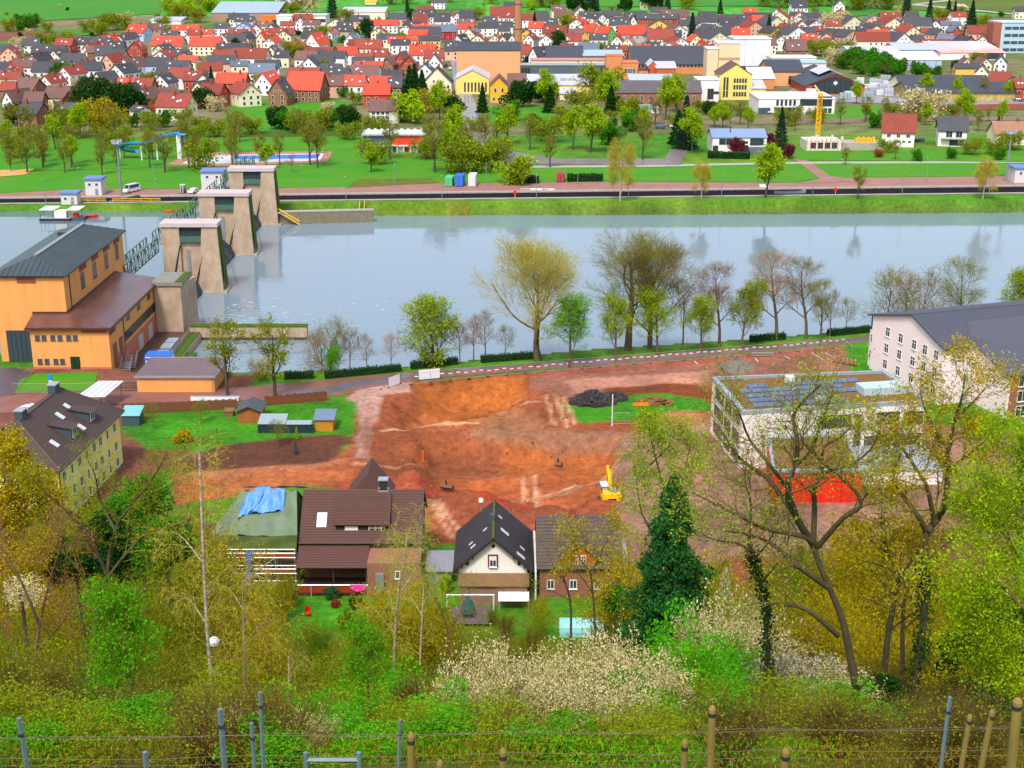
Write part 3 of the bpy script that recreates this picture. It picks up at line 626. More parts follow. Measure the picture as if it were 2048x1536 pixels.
# ------------------------------------------------------------------ pink residence
pk=thing('residence',(85,226,0),'long pink residence with grey tiled roof at the river bend','residential building')
A=Vector((65.5,236.0,0));B=Vector((72.0,215.4,0));e=(B-A).normalized();LN=(B-A).length;nr=Vector((-e.y,e.x,0))     # nr points right, along the ridge
M_pink=mat('pale_pink_render',S(250,228,230,.97),.85,.08,.3);M_gt=tile_mat('grey_tiles',S(92,96,112,.75));M_brk=mat('red_brick_render',S(176,110,98,.8),.85,.2,1)
def WP(s,n,z): return A+e*(s*LN)+nr*n+Vector((0,0,z))
m=MB();pr=[(0,-.4),(1,-.4),(1,10.1),(.56,13.1),(0,10.1)];n_=len(pr)
m.add([WP(s,0,z) for s,z in pr]+[WP(s,46,z) for s,z in pr],[tuple(range(n_)),tuple(range(2*n_-1,n_-1,-1))]+[(i,n_+i,n_+(i+1) % n_,(i+1) % n_) for i in range(n_)]);part(pk,'wall',m,M_pink)
m=MB();roof_tiles(m,[WP(1.03,-.5,10.0),WP(1.03,46.5,10.0),WP(.56,46.5,13.4),WP(.56,-.5,13.4)],26);roof_tiles(m,[WP(-.06,46.5,9.9),WP(-.06,-.5,9.9),WP(.56,-.5,13.4),WP(.56,46.5,13.4)],26)
m.slab([WP(1.03,-.5,9.97),WP(1.03,46.5,9.97),WP(.56,46.5,13.37),WP(.56,-.5,13.37)],.2);m.slab([WP(-.06,46.5,9.87),WP(-.06,-.5,9.87),WP(.56,-.5,13.37),WP(.56,46.5,13.37)],.2)
rf=part(pk,'roof',m,M_gt)
m=MB();m.tube([WP(.56,-.5,13.45),WP(.56,46.5,13.45)],.14,6);part(rf,'ridge_tiles',m,M_gt)
rzp=math.atan2(e.y,e.x)                                # wall runs along e, outward normal is -nr
for s in (.23,.42,.61,.76,.91):
    for z in (7.4,4.4,1.4):
        q=WP(s,0,z);window(pk,q.x,q.y,q.z,rzp,1.35,1.75,2)
# left return with balcony posts
m=MB();q0=WP(0,0,0);m.add([WP(-.09,.8,-.4),WP(0,.8,-.4),WP(0,10,-.4),WP(-.09,10,-.4),WP(-.09,.8,6.9),WP(0,.8,6.9),WP(0,10,6.9),WP(-.09,10,6.9)],[(0,1,5,4),(3,0,4,7),(4,5,6,7),(2,3,7,6)]);part(pk,'bay',m,M_pink)
for z in (4.5,1.5): q=WP(-.045,.8,z);window(pk,q.x,q.y,q.z,rzp,1.3,1.6,2)
m=MB();m.bar(WP(-.08,.9,6.9),WP(-.08,.9,9.9),.16);m.bar(WP(-.08,.9,7.9),WP(-.01,.9,7.9),.08);m.bar(WP(-.08,.9,7.5),WP(-.01,.9,7.5),.06);part(pk,'balcony',m,M_dark)
# cross wing with brick balconies
C0=WP(1.0,6.3,0)
m=MB();pr=[(0,-.4),(9,-.4),(9,7.6),(0,10.0)];f_=e
m.add([C0+f_*s+Vector((0,0,z)) for s,z in pr]+[C0+f_*s+nr*30+Vector((0,0,z)) for s,z in pr],[(0,1,2,3),(7,6,5,4),(0,4,5,1),(1,5,6,2),(2,6,7,3)]);part(pk,'cross_wing',m,[M_pink])
m=MB();m.slab([C0+f_*9.6-nr*.4+Vector((0,0,7.5)),C0+f_*9.6+nr*30+Vector((0,0,7.5)),C0-f_*6+nr*30+Vector((0,0,12.4)),C0-f_*6+nr*2.0+Vector((0,0,12.4)),C0-f_*.4-nr*.4+Vector((0,0,10.3))],.25);cr=part(pk,'wing_roof',m,M_gt)
m=MB();m.box(*(C0+f_*3.2+nr*16+Vector((-.5,-.5,8.6))),*(C0+f_*3.2+nr*16+Vector((.5,.5,11.6))));part(cr,'chimney',m,M_grey)
q=C0+f_*9.02+nr*15
m=MB();c_=[C0+f_*9.0+nr*.6,C0+f_*9.0+nr*30];m.profile([(-.15,-.3),(0,-.3),(0,7.4),(-.15,7.4)],c_[0],c_[1]);part(pk,'brick_front',m,M_brk)
rzw=math.atan2(nr.y,nr.x)
for lv in range(3):
    for k in range(4):
        c_=C0+f_*9.16+nr*(3+k*7.0)+Vector((0,0,lv*2.6+.1))
        window(pk,c_.x,c_.y,c_.z,rzw,2.0,1.9,1)
    b0=C0+f_*9.1+nr*4.5+Vector((0,0,lv*2.6));b1=C0+f_*9.1+nr*30+Vector((0,0,lv*2.6))
    if lv:
        m=MB();m.profile([(-1.6,-.15),(0,-.15),(0,0),(-1.48,0),(-1.48,.95),(-1.6,.95)],b0,b1);part(pk,'balcony',m,mat('balcony_brown',S(160,128,116,.8),.7))
m=MB();c_=WP(1.0,5.2,0)+e*.05;m.profile([(-.12,5.6),(0,5.6),(0,8.2),(-.12,8.2)],WP(1.0,4.6,0),WP(1.0,6.0,0));part(pk,'door',m,M_white)
# external spiral stair mesh tube
m=MB()
for k in range(26):
    a=k*.42;m.bar(WP(1.12,3.2,.4+k*.24)+Vector((math.cos(a)*1.1,math.sin(a)*1.1,0)),WP(1.12,3.2,.4+k*.24),.12)
m.cyl(*WP(1.12,3.2,0)[:2],0,7,.1,6);part(pk,'spiral_stair',m,M_galv)
# ------------------------------------------------------------------ white flat-roofed building with red cube
wb=thing('office_building',(47,195,0),'white flat-roofed building with solar panels beside the red cube','office building')
M_wr=mat('white_render',S(246,236,232,.92),.85,.08,.4);M_grn=mat('sedum_roof',S(150,112,66,.75),.95,.4,1.2,.4);M_alu=mat('aluminium_coping',S(176,190,206,.85),.35,metal=.3)
c4=[Vector((33.7,186.5)),Vector((62.1,191.6)),Vector((59.8,206.2)),Vector((31.7,202.8))]
m=MB();m.prism([tuple(p) for p in c4],-.5,8.55);part(wb,'wall',m,M_wr)
def inset(ps_,d):
    c=sum(ps_,Vector((0,0)))/len(ps_);return [p+(c-p).normalized()*d for p in ps_]
m=MB();i4=inset(c4,.75);o4=inset(c4,-.12)
for k in range(4):
    a,b,c_,d_=o4[k],o4[(k+1) % 4],i4[(k+1) % 4],i4[k];m.add([(*a,8.57),(*b,8.57),(*c_,8.57),(*d_,8.57),(*a,9.15),(*b,9.15),(*c_,9.15),(*d_,9.15)],[(4,5,6,7),(0,1,5,4),(2,3,7,6)])
cp=part(wb,'parapet',m,M_alu)
m=MB();m.prism([tuple(p) for p in i4],8.56,8.72);rf=part(wb,'roof',m,M_grn)
u=(c4[1]-c4[0]).normalized();v=(c4[3]-c4[0]).normalized();pme=MB();pme.slab([(0,0,.12),(1.55,0,.12),(1.55,.95,.42),(0,.95,.42)],.05)
pmesh=pme.mesh('solar_panel',mat('solar_panel',S(110,130,172,.7),.12,.15,.6,spec=.8));ang=math.atan2(u.y,u.x)
for r_ in range(5):
    for k in range(12):
        if (r_ == 4 and k in (0,3,4)) or (r_ == 3 and k > 9) or (r_ < 2 and k > 8 - r_): continue
        q=c4[0]+u*(2.6+k*1.65)+v*(2.2+r_*2.2);link('solar_panel',pmesh,rf,(q.x-wb.location.x+wb.location.x,q.y,8.74),ang)
q=c4[0]+u*11.5+v*12.6;m=MB();m.cbox(q.x,q.y,8.75,1.4,1.2,1.1);part(rf,'vent_box',m,M_white)
q=c4[0]+u*13.8+v*3.8;m=MB();m.lathe([(1.0,8.75),(1.0,8.95),(.7,9.2),(.2,9.32)],q.x,q.y,14);part(rf,'skylight_dome',m,M_white)
q=c4[0]+u*20.5+v*7.5;q2=c4[0]+u*27.4+v*7.5
m=MB();m.profile([(-3.2,8.74),(0,8.74),(0,9.9),(-3.2,9.9)],(q.x,q.y,0),(q2.x,q2.y,0));part(rf,'roof_plant_box',m,mat('light_metal',S(190,214,222,.85),.3,.1,.5))
ang_f=math.atan2(u.y,u.x)
def on_front(s,z,d=-.01): return c4[0].to_3d()+u.to_3d()*s+Vector((u.y,-u.x,0))*d*-1+Vector((0,0,z))
for s,w_,z in ((14.5,5.2,5.6),(23.0,3.6,5.6),(27.2,3.0,5.4),(21.5,4.0,1.9),(26.6,4.0,1.9)):
    q=on_front(s,z);window(wb,q.x,q.y,q.z,ang_f,w_,2.0,1,M_dark,M_glass,False)
q=on_front(18.3,.3);window(wb,q.x,q.y,q.z,ang_f,1.1,7.2,0,M_wfr,M_glass,False)
angl=math.atan2(-v.y,-v.x)
for lv in range(3):
    for s,w_ in ((2.6,3.4),(7.0,3.4),(12.0,5.0)):
        q=c4[0]+v*s;window(wb,q.x,q.y,.7+lv*2.85,angl,w_,1.9,1,M_wfr,M_glass,False)
    m=MB();a=c4[0]+v*.2;b=c4[0]+v*16;m.profile([(-.9,0),(0,0),(0,.25),(-.9,.25)],(a.x,a.y,.1+lv*2.85),(b.x,b.y,.1+lv*2.85));
    if lv: part(wb,'ledge',m,M_alu)
rc=thing('red_cube_hall',(42.5,181,0),'bright red cube hall with sedum roof in front of the white building','hall')
r4=[Vector((36.2,174.0)),Vector((48.7,174.0)),Vector((49.6,188.7)),Vector((37.8,186.9))]
m=MB();m.prism([tuple(p) for p in r4],-.5,4.5);part(rc,'wall',m,mat('red_render',S(232,36,26),.6,.1,.3))
m=MB();ri=inset(r4,.6);ro=inset(r4,-.1)
for k in range(4):
    a,b,c_,d_=ro[k],ro[(k+1) % 4],ri[(k+1) % 4],ri[k];m.add([(*a,4.52),(*b,4.52),(*c_,4.52),(*d_,4.52),(*a,4.9),(*b,4.9),(*c_,4.9),(*d_,4.9)],[(4,5,6,7),(0,1,5,4),(2,3,7,6)])
part(rc,'parapet',m,M_alu)
for k in range(1,9):
    x=36.2+12.5*k/9;m2=MB();m2.box(x-.03,173.97,0,x+.03,173.995,4.5);part(rc,'panel_joint',m2,mat('red_joint',S(150,22,18),.6))
m=MB();m.prism([tuple(p) for p in ri],4.51,4.66);part(rc,'roof',m,M_grn)
m=MB();m.box(49.7,180.5,-.4,62,190.4,2.2);lt=part(wb,'terrace_block',m,M_wr);m=MB();m.box(49.68,180.3,2.22,62.2,190.4,2.4);part(lt,'terrace_slab',m,M_alu)
# ------------------------------------------------------------------ houses at the foot of the hill
M_brt=tile_mat('brown_tiles',S(106,68,60,.72));M_oldw=mat('old_plaster',S(168,130,110,.8),.9,.3,.8,.2);M_drk=mat('dark_boards',S(66,46,42),.8,.3,2)
bh=thing('brown_house',(-18,154,0),'large brown tiled house with wide dormer and red balcony','house')
x0,x1=-25.9,-10.9;ye,yr2,ze,zr=149.6,155.2,5.2,9.9
m=MB();m.profile([(-5.2,-.5),(5.2,-.5),(5.2,4.9),(0,9.5),(-5.2,4.9)],(x0+.3,yr2,0),(x1-.35,yr2,0));part(bh,'wall',m,M_oldw)
m=MB();qf=[(x0,ye,ze),(x1,ye,ze),(x1,yr2,zr),(x0,yr2,zr)];qb=[(x1,2*yr2-ye,ze),(x0,2*yr2-ye,ze),(x0,yr2,zr),(x1,yr2,zr)]
for q in (qf,qb): roof_tiles(m,q,20,.07);m.slab([Vector(p)-Vector((0,0,.03)) for p in q],.18)
rf=part(bh,'roof',m,M_brt)
def on_slope(x,f): return Vector((x,ye+(yr2-ye)*f,ze+(zr-ze)*f))
nf=Vector((0,-(zr-ze),yr2-ye)).normalized()
m=MB();q=[on_slope(-23.9,.28),on_slope(-22.7,.28),on_slope(-22.7,.55),on_slope(-23.9,.55)];m.slab([p+nf*.16 for p in q],.14);sk=part(rf,'skylight',m,M_galv);m=MB();q=[on_slope(-23.75,.31),on_slope(-22.85,.31),on_slope(-22.85,.52),on_slope(-23.75,.52)];m.slab([p+nf*.19 for p in q],.03);part(sk,'pane',m,mat('skylight',(.62,.64,.7),.15))
dm=MB();dxa,dxb=-21.4,-15.2;dz=7.15;dy=150.9
roof_tiles(dm,[(dxa-.3,dy-.4,dz),(dxb+.3,dy-.4,dz),(dxb+.3,154.6,9.75),(dxa-.3,154.6,9.75)],15,.07);dm.slab([(dxa-.3,dy-.4,dz-.02),(dxb+.3,dy-.4,dz-.02),(dxb+.3,154.6,9.72),(dxa-.3,154.6,9.72)],.15);dr=part(bh,'dormer_roof',dm,M_brt)
m=MB();m.prism([(dxa,dy),(dxb,dy),(dxb,154),(dxa,154)],5.4,[dz-.05,dz-.05,9.2,9.2]);part(bh,'dormer_wall',m,M_drk)
m=MB();m.box(dxa+1.0,dy-.06,6.0,dxa+2.6,dy-.01,6.95);part(bh,'shutter',m,M_white);window(bh,dxb-1.5,dy,5.95,0,1.6,1.0,2);m=MB();m.box(dxa-.2,dy-.3,5.75,dxb+.2,dy-.02,5.9);part(bh,'dormer_sill',m,M_galv)
cx_=P(772,985,10);m=MB();m.cbox(-16.0,yr2+.3,9.3,.9,.9,1.6);ch=part(rf,'chimney',m,M_dark);m=MB();m.cbox(-16.0,yr2+.3,11.1,1.25,1.25,.12);m.cbox(-16,yr2+.3,9.5,1.3,1.3,.3);part(ch,'chimney_hood',m,M_galv)
m=MB();m.add([(-21,161.2,5.2),(-15,161.2,5.2),(-18,157.5,10.6),(-18,161.2,10.6)],[(0,2,3),(1,3,2),(0,3,1)]);
m=MB();m.slab([(-21.2,163.5,7.0),(-21.2,157.0,7.4),(-18.2,157.6,10.9),(-18.2,163.5,10.9)],.2);m.slab([(-15.2,157.0,7.4),(-15.2,163.5,7.0),(-18.2,163.5,10.9),(-18.2,157.6,10.9)],.2);m.slab([(-21.2,157,7.35),(-15.2,157,7.35),(-18.2,157.6,10.9)],.2);part(bh,'rear_gable_roof',m,M_brt)
m=MB();m.tube([(x0,ye-.1,ze-.02),(x1,ye-.1,ze-.02)],.1,6);m.tube([(x1-.1,ye+.1,0),(x1-.1,ye+.1,ze)],.07,6);part(bh,'gutter',m,M_dark)
# lean-to roof, loggia and balcony
m=MB();roof_tiles(m,[(-25.9,146.6,3.3),(-17.3,146.6,3.3),(-17.3,149.8,4.9),(-25.9,149.8,4.9)],9,.05);m.slab([(-25.9,146.6,3.27),(-17.3,146.6,3.27),(-17.3,149.8,4.87),(-25.9,149.8,4.87)],.12);part(bh,'lean_to_roof',m,M_brt)
for xx in (-25.6,-21.5,-17.5):
    m=MB();m.box(xx-.1,146.9,.3,xx+.1,147.1,3.2);part(bh,'post',m,M_drk)
m=MB();m.box(-25.8,145.6,.25,-17.2,149.9,.45);part(bh,'balcony_floor',m,M_drk)
M_balc=mat('red_brown_boards',S(168,62,26,.9),.7,.2,2)
bd=MB().box(0,0,0,1.02,.05,.95).mesh('board',M_balc)
for k in range(8): link('board',bd,bh,Vector((-25.5+k*1.04,145.55,.55))-bh.location)
m=MB();m.bar((-25.6,145.5,1.58),(-17.2,145.5,1.58),.1);m.bar((-24.0,145.45,-1.2),(-24.0,145.45,1.5),.12);m.bar((-17.3,145.45,-1.2),(-17.3,145.45,1.5),.12);part(bh,'balcony_rail',m,M_galv)
m=MB();m.box(-17.2,145.2,-.5,-10.9,149.4,4.6);part(bh,'brick_annex',m,mat('tan_brick',S(172,118,92,.8),.9,.25,1.5,.2));window(bh,-13.6,145.2,2.6,0,.6,1.0,0)
m=MB();m.cbox(-15.7,144.9,1.2,1.0,.5,2.2);part(bh,'heat_pump',m,M_grey)
t=thing('pink_towel',(-18.3,145.4,1.6),'bright pink towel hung over the balcony rail','towel')
m=MB();rows_=6
for i in range(rows_):
    for j in range(8):
        pass
gx_=np.linspace(-19.3,-17.4,12);vsx=[]
for i in range(5):
    for xx in gx_: vsx.append((xx+(0 if i == 0 else .05*math.sin(i)),145.38-.03*math.sin(xx*9+i),1.66-i*.22*(1-.55*abs((xx+18.35)/.95)**2)))
m.add(vsx,[(i*12+j,i*12+j+1,(i+1)*12+j+1,(i+1)*12+j) for i in range(4) for j in range(11)]);part(t,'cloth',m,mat('pink_cloth',S(250,60,170),.8));m=MB();m.bar((-19.35,145.37,1.66),(-17.35,145.37,1.66),.05);part(t,'hem',m,mat('pink_hem',S(220,40,150),.8))
# scaffolded house under tarpaulins
sh=thing('scaffolded_house',(-31,153,0),'roofless house wrapped in tarpaulin behind scaffolding','house')
m=MB();m.box(-35.2,150.0,-.5,-26.4,159,5.2);part(sh,'wall',m,M_oldw)
for xx,zz in ((-33.4,3.2),(-30.3,3.2),(-28.0,3.2),(-33.4,.6),(-29,.6)): window(sh,xx,150.0,zz,0,1.0,1.3,1,M_drk)
M_tarp=mat('green_tarpaulin',S(126,148,116,.75),.5,.35,.4,.3);M_btarp=mat('blue_tarpaulin',S(104,164,246,.88),.45,.2,.6,.3)
def drape(name,corners,nx_,ny_,zf,m_,root,amp=.12,seed=3):
    r_=np.random.default_rng(seed);V=[];F_=[]
    for j in range(ny_+1):
        for i in range(nx_+1):
            a,b=i/nx_,j/ny_;p=(Vector(corners[0])*(1-a)+Vector(corners[1])*a)*(1-b)+(Vector(corners[3])*(1-a)+Vector(corners[2])*a)*b
            fold=amp*(math.sin(a*23+3*b)*.6+math.sin(a*11-7*b+seed)*.7+r_.normal()*.35);p=p+Vector((0,-.5*fold,fold));V.append(p)
    F_=[(j*(nx_+1)+i,j*(nx_+1)+i+1,(j+1)*(nx_+1)+i+1,(j+1)*(nx_+1)+i) for j in range(ny_) for i in range(nx_)]
    m=MB();m.add(V,F_);o=part(root,name,m,m_);smooth(o);return o
tp=thing('green_tarpaulin',(-31,153,5),'sagging green tarpaulin covering the open roof','tarpaulin')
drape('top_sheet',[(-36.6,149.4,6.3),(-26.0,149.4,6.2),(-26.8,155.4,9.6),(-33.6,155.4,9.7)],26,16,None,M_tarp,tp,.13)
drape('front_flap',[(-36.5,149.1,4.2),(-26.2,149.1,4.3),(-26.0,149.35,6.2),(-36.6,149.35,6.3)],26,8,None,mat('green_tarpaulin_flap',S(104,124,62,.75),.6,.3,.5,.3),tp,.08,5)
drape('side_flap',[(-26.0,149.4,4.4),(-25.9,157,5.6),(-26.8,155.4,9.6),(-26.0,149.4,6.2)],14,8,None,mat('green_tarpaulin_flap',S(104,124,62,.75)),tp,.06,6)
drape('left_flap',[(-36.6,158,5),(-36.6,149.4,4.4),(-36.6,149.4,6.3),(-33.6,155.4,9.7)],12,8,None,M_tarp,tp,.06,8)
drape('back_sheet',[(-26.8,155.4,9.6),(-33.6,155.4,9.7),(-35,160,6),(-26,160,6)],12,8,None,M_tarp,tp,.06,9)
bt=thing('blue_tarpaulin',(-30.5,153,9),'crumpled blue tarpaulin thrown over the green one','tarpaulin')
drape('main_sheet',[(-33.2,152.0,8.0),(-28.0,152.4,8.25),(-28.2,154.9,10.0),(-31.8,155.2,10.3)],22,14,None,M_btarp,bt,.2,11)
drape('corner_fold',[(-33.6,151.2,7.6),(-31.4,152.6,8.5),(-30.8,154.2,9.9),(-32.6,154.4,9.9)],12,8,None,M_btarp,bt,.16,12)
drape('rear_sheet',[(-33.6,156.0,9.9),(-25.6,156.2,9.9),(-25.6,157.4,9.2),(-33.6,157.4,9.2)],16,4,None,M_btarp,bt,.1,13)
sc_=thing('scaffold',(-31,149,0),'tubular scaffold with planks in front of the tarpaulin house','scaffold')
for k,xx in enumerate((-36.2,-33.8,-31.2,-28.6,-26.2)):
    m=MB()
    for yy in (148.0,149.3): m.bar((xx,yy,-.6),(xx,yy,5.2),.09)
    part(sc_,'standard',m,M_galv)
for z in (1.9,4.0):
    pl=MB().box(0,0,0,2.36,.28,.06).mesh('plank',mat('scaffold_plank',S(186,104,50,.8),.8,.3,3))
    for k in range(4):
        for j in range(3): link('plank',pl,sc_,Vector((-36.1+k*2.5,148.1+j*.38,z+.06*(j % 2)))-sc_.location)
m=MB()
for z in (.9,1.9,2.5,2.95,4.0,4.6,5.1): m.bar((-36.3,147.97,z),(-26.1,147.97,z),.07)
part(sc_,'ledger',m,M_galv)
for a,b in (((-36.2,.2),(-33.8,2.0)),((-31.2,2.0),(-28.6,4.0)),((-28.6,.2),(-31.2,2.0)),((-33.8,4.0),(-36.2,2.0))):
    m=MB();m.bar((a[0],147.9,a[1]),(b[0],147.9,b[1]),.07);part(sc_,'brace',m,M_galv)
t=thing('rubble_chute',(-31.6,147.6,0),'blue plastic rubble chute hanging down the scaffold','chute')
for k in range(6):
    m=MB();m.cyl(-31.6-.08*k,147.5,3.9-k*.85,4.75-k*.85,.3,12,0,.42);part(t,'chute_segment',m,M_blue)
# low brown roof left of the scaffold
t=thing('low_outbuilding',(-41,152,0),'low brown tiled outbuilding half hidden left of the scaffold','outbuilding')
m=MB();m.box(-44,150.5,-.5,-37.2,156,3.0);part(t,'wall',m,M_oldw);m=MB();roof_tiles(m,[(-44.4,150,3.0),(-36.9,150,3.0),(-36.9,154.6,5.6),(-44.4,154.6,5.6)],10);m.slab([(-44.4,150,2.97),(-36.9,150,2.97),(-36.9,154.6,5.57),(-44.4,154.6,5.57)],.15);m.slab([(-36.9,158,3),(-44.4,158,3),(-44.4,154.6,5.6),(-36.9,154.6,5.6)],.15);rf=part(t,'roof',m,M_brt)
m=MB();m.cbox(-40.5,154.4,5.4,1.2,.8,1.1);part(rf,'chimney',m,M_dark)
# white gable house
wh=thing('gable_house',(-2.2,149.5,0),'white gable-fronted house with black roof and red-framed window','house')
M_blk=tile_mat('black_tiles',S(54,46,52,.75));M_crw=mat('cream_plaster',S(248,242,236,.95),.85,.1,.5)
m=MB();m.profile([(-4.0,-.5),(4.0,-.5),(4.0,4.4),(0,7.9),(-4.0,4.4)],(-2.2,144.9,0),(-2.2,155.2,0));part(wh,'wall',m,M_crw)
m=MB()
for s in (-1,1):
    q=[(-2.2+s*4.75,144.2,4.0),(-2.2+s*4.75,155.6,4.0),(-2.2,155.6,8.25),(-2.2,144.2,8.25)]
    if s > 0: q=[q[1],q[0],q[3],q[2]]
    roof_tiles(m,q,24,.05);m.slab([Vector(p)-Vector((0,0,.02)) for p in q],.2)
rf=part(wh,'roof',m,M_blk)
m=MB();m.tube([(-2.2,144.2,8.33),(-2.2,155.6,8.33)],.17,6);part(rf,'ridge_tiles',m,mat('mossy_ridge',S(110,112,60,.7),.9,.4,2))
m=MB();m.cbox(-2.35,149.2,8.0,.5,.5,1.2);part(rf,'chimney',m,M_lead)
def hslope(x,y): return Vector((x,y,8.25-abs(x+2.2)*(4.25/4.75)))
for (xx,yy,big) in ((-.9,148.6,1),(1.0,145.6,1),(1.2,148.0,.6),(-4.6,146.6,.6),(-4.9,148,.5),(-3.2,148.7,.5),(-1.5,151.8,.5)):
    s=1 if xx > -2.2 else -1;u_=Vector((s*.745,0,-.667));n_=Vector((s*.667,0,.745));c_=hslope(xx,yy)+n_*.1;k_=.62*big;m=MB();q=[c_-u_*k_+Vector((0,-.3*big,0)),c_+u_*k_+Vector((0,-.3*big,0)),c_+u_*k_+Vector((0,.3*big,0)),c_-u_*k_+Vector((0,.3*big,0))];m.slab(q,.12);part(rf,'skylight',m,mat('skylight',(.62,.64,.7),.15))
m=MB();m.box(-2.85,144.78,4.2,-1.65,144.9,5.9);part(wh,'window_surround',m,mat('dark_red_wood',S(120,44,50),.6));window(wh,-2.25,144.78,4.35,0,.85,1.35,1)
m=MB();m.box(-2.6,144.7,5.2,-1.9,144.72,5.65);part(wh,'shutter',m,M_white)
for xx in (-5.3,.85): window(wh,xx,144.9,4.5,0,.4,.5,0,mat('dark_red_wood',S(120,44,50)),M_glass,False)
m=MB();m.tube([(-2.2,144.82,7.0),(-2.2,144.9,7.0)],.22,10);part(wh,'gable_vent',m,M_dark)
m=MB()
for xx in (-5.9,-4.6,.2,1.5): m.box(xx-.08,144.3,8.0-abs(xx+2.2)*.895-.35,xx+.08,144.9,8.0-abs(xx+2.2)*.895-.15)
part(wh,'brackets',m,M_drk)
m=MB();m.slab([(-6.3,142.6,2.9),(2.0,142.6,2.9),(2.0,144.85,3.5),(-6.3,144.85,3.5)],.15);part(wh,'porch_roof',m,mat('mossy_brown_roof',S(150,118,60,.75),.9,.45,.8,.2,col2=S(130,96,84,.75)))
m=MB();m.box(-6.1,142.9,-.6,1.8,144.88,2.75);part(wh,'porch_wall',m,M_oldw)
t=thing('white_awning',(0.6,141.9,1.8),'narrow white awning below the white gable house','awning');m=MB();m.slab([(-1.6,141.2,1.7),(2.0,141.2,1.7),(2.0,142.8,2.1),(-1.6,142.8,2.1)],.08);part(t,'cloth',m,M_white)
for xx in (-1.5,1.9): m=MB();m.bar((xx,141.3,-.2),(xx,141.3,1.65),.07);part(t,'pole',m,M_galv)
# grey shed beside it
t=thing('metal_shed',(-8.9,150,0),'grey corrugated shed roof between brown house and white gable house','shed');a=P(862,1125,2.2);m=MB();m.box(-10.4,148.8,-.3,-7.4,152.6,1.9);part(t,'wall',m,M_grey);m=MB();m.slab([(-10.6,148.4,1.95),(-7.2,148.4,1.95),(-7.2,153,2.6),(-10.6,153,2.6)],.08);rf=part(t,'roof',m,mat('corrugated_grey',S(176,172,186,.8),.4,.3,.6))
rb=MB().bar((0,0,0),(0,4.6,.65),.06).mesh('rib',M_galv)
for k in range(12): link('rib',rb,rf,(-10.5+k*.3,148.4,2.0))
# brick house
kh=thing('brick_house',(8,150,0),'old brick house with mottled roof and small red gable','house')
M_mot=tile_mat('mottled_tiles',S(104,88,84,.75),.45)
m=MB();m.profile([(-5.3,-.5),(5.3,-.5),(5.3,4.0),(0,8.2),(-5.3,4.0)],(3.3,150.6,0),(12.6,150.6,0));part(kh,'wall',m,mat('rough_brick',S(170,110,92,.8),.9,.3,1.2,.3))
m=MB()
for s in (-1,1):
    q=[(2.9,150.6+s*5.8,4.0),(13.0,150.6+s*5.8,4.0),(13.0,150.6,8.5),(2.9,150.6,8.5)]
    if s > 0: q=[q[1],q[0],q[3],q[2]]
    roof_tiles(m,q,16,.08);m.slab([Vector(p)-Vector((0,0,.02)) for p in q],.2)
rf=part(kh,'roof',m,M_mot)
m=MB();m.cbox(7.3,150.5,7.9,.8,.6,1.5);part(rf,'chimney',m,M_brick)
m=MB();m.profile([(-2.1,3.6),(2.1,3.6),(2.1,5.3),(0,7.0),(-2.1,5.3)],(8.0,145.3,0),(8.0,150,0));part(kh,'gable',m,mat('orange_brick',S(206,100,52,.85),.9,.25,1.5))
m=MB()
for s in (-1,1): m.slab([(8+s*2.5,144.9,5.1),(8+s*2.5,149.0,5.1),(8,151,7.3),(8,144.9,7.3)],.15)
part(kh,'gable_roof',m,M_mot)
for xx in (7.55,8.45): window(kh,xx,145.3,4.2,0,.62,1.4,2)
for xx in (4.6,7.3,10.2): window(kh,xx,145.3,1.2,0,.9,1.2,1)
m=MB();m.box(2.7,144.4,-.4,2.9,156,3.9);part(kh,'side_pipe',m,M_white)
t=thing('white_panel_wall',(13.6,153,0),'white panelled wall end right of the brick house','wall');m=MB();m.box(13.4,146,-.3,13.8,152,4.4);part(t,'panel',m,M_white);m=MB();m.box(13.3,145.9,4.42,13.9,152.1,4.55);part(t,'coping',m,M_galv)
# lower houses half hidden on the right slope
for (x,y,rz,W_,L_,he,hr,rc_,lab) in ((31,141,R(4),9,12,3.5,7.2,S(150,66,50,.8),'red-brown roofed house behind the big bare tree'),(51,145,R(-8),10,14,4,8,S(120,66,56,.8),'maroon roofed white house behind yellow maple branches')):
    t=empty('village_house',(x,y,0),rz,lab,'house');m=MB();m.profile([(-W_/2,-.5),(W_/2,-.5),(W_/2,he),(0,hr),(-W_/2,he)],(-L_/2,0,0),(L_/2,0,0));m.build('wall',M_crw,t)
    m=MB()
    for s in (-1,1):
        q=[(-L_/2-.4,s*(W_/2+.5),he-.2),(L_/2+.4,s*(W_/2+.5),he-.2),(L_/2+.4,0,hr+.3),(-L_/2-.4,0,hr+.3)]
        if s > 0: q=[q[1],q[0],q[3],q[2]]
        roof_tiles(m,q,14);m.slab([Vector(p)-Vector((0,0,.02)) for p in q],.2)
    rf=m.build('roof',tile_mat('roof_'+lab[:6],rc_),t)
    for k in range(4):
        f,g,s_=win_mesh(1.1,1.3,1,M_frame,M_glass);o=link('window',f,t,(-L_/2+1.8+k*(L_-3.6)/3,-W_/2,1.8),0);link('pane',g,o)
    m=MB();m.cbox(L_*.2,.4,hr-.4,.7,.7,1.6);m.build('chimney',M_brick,rf)
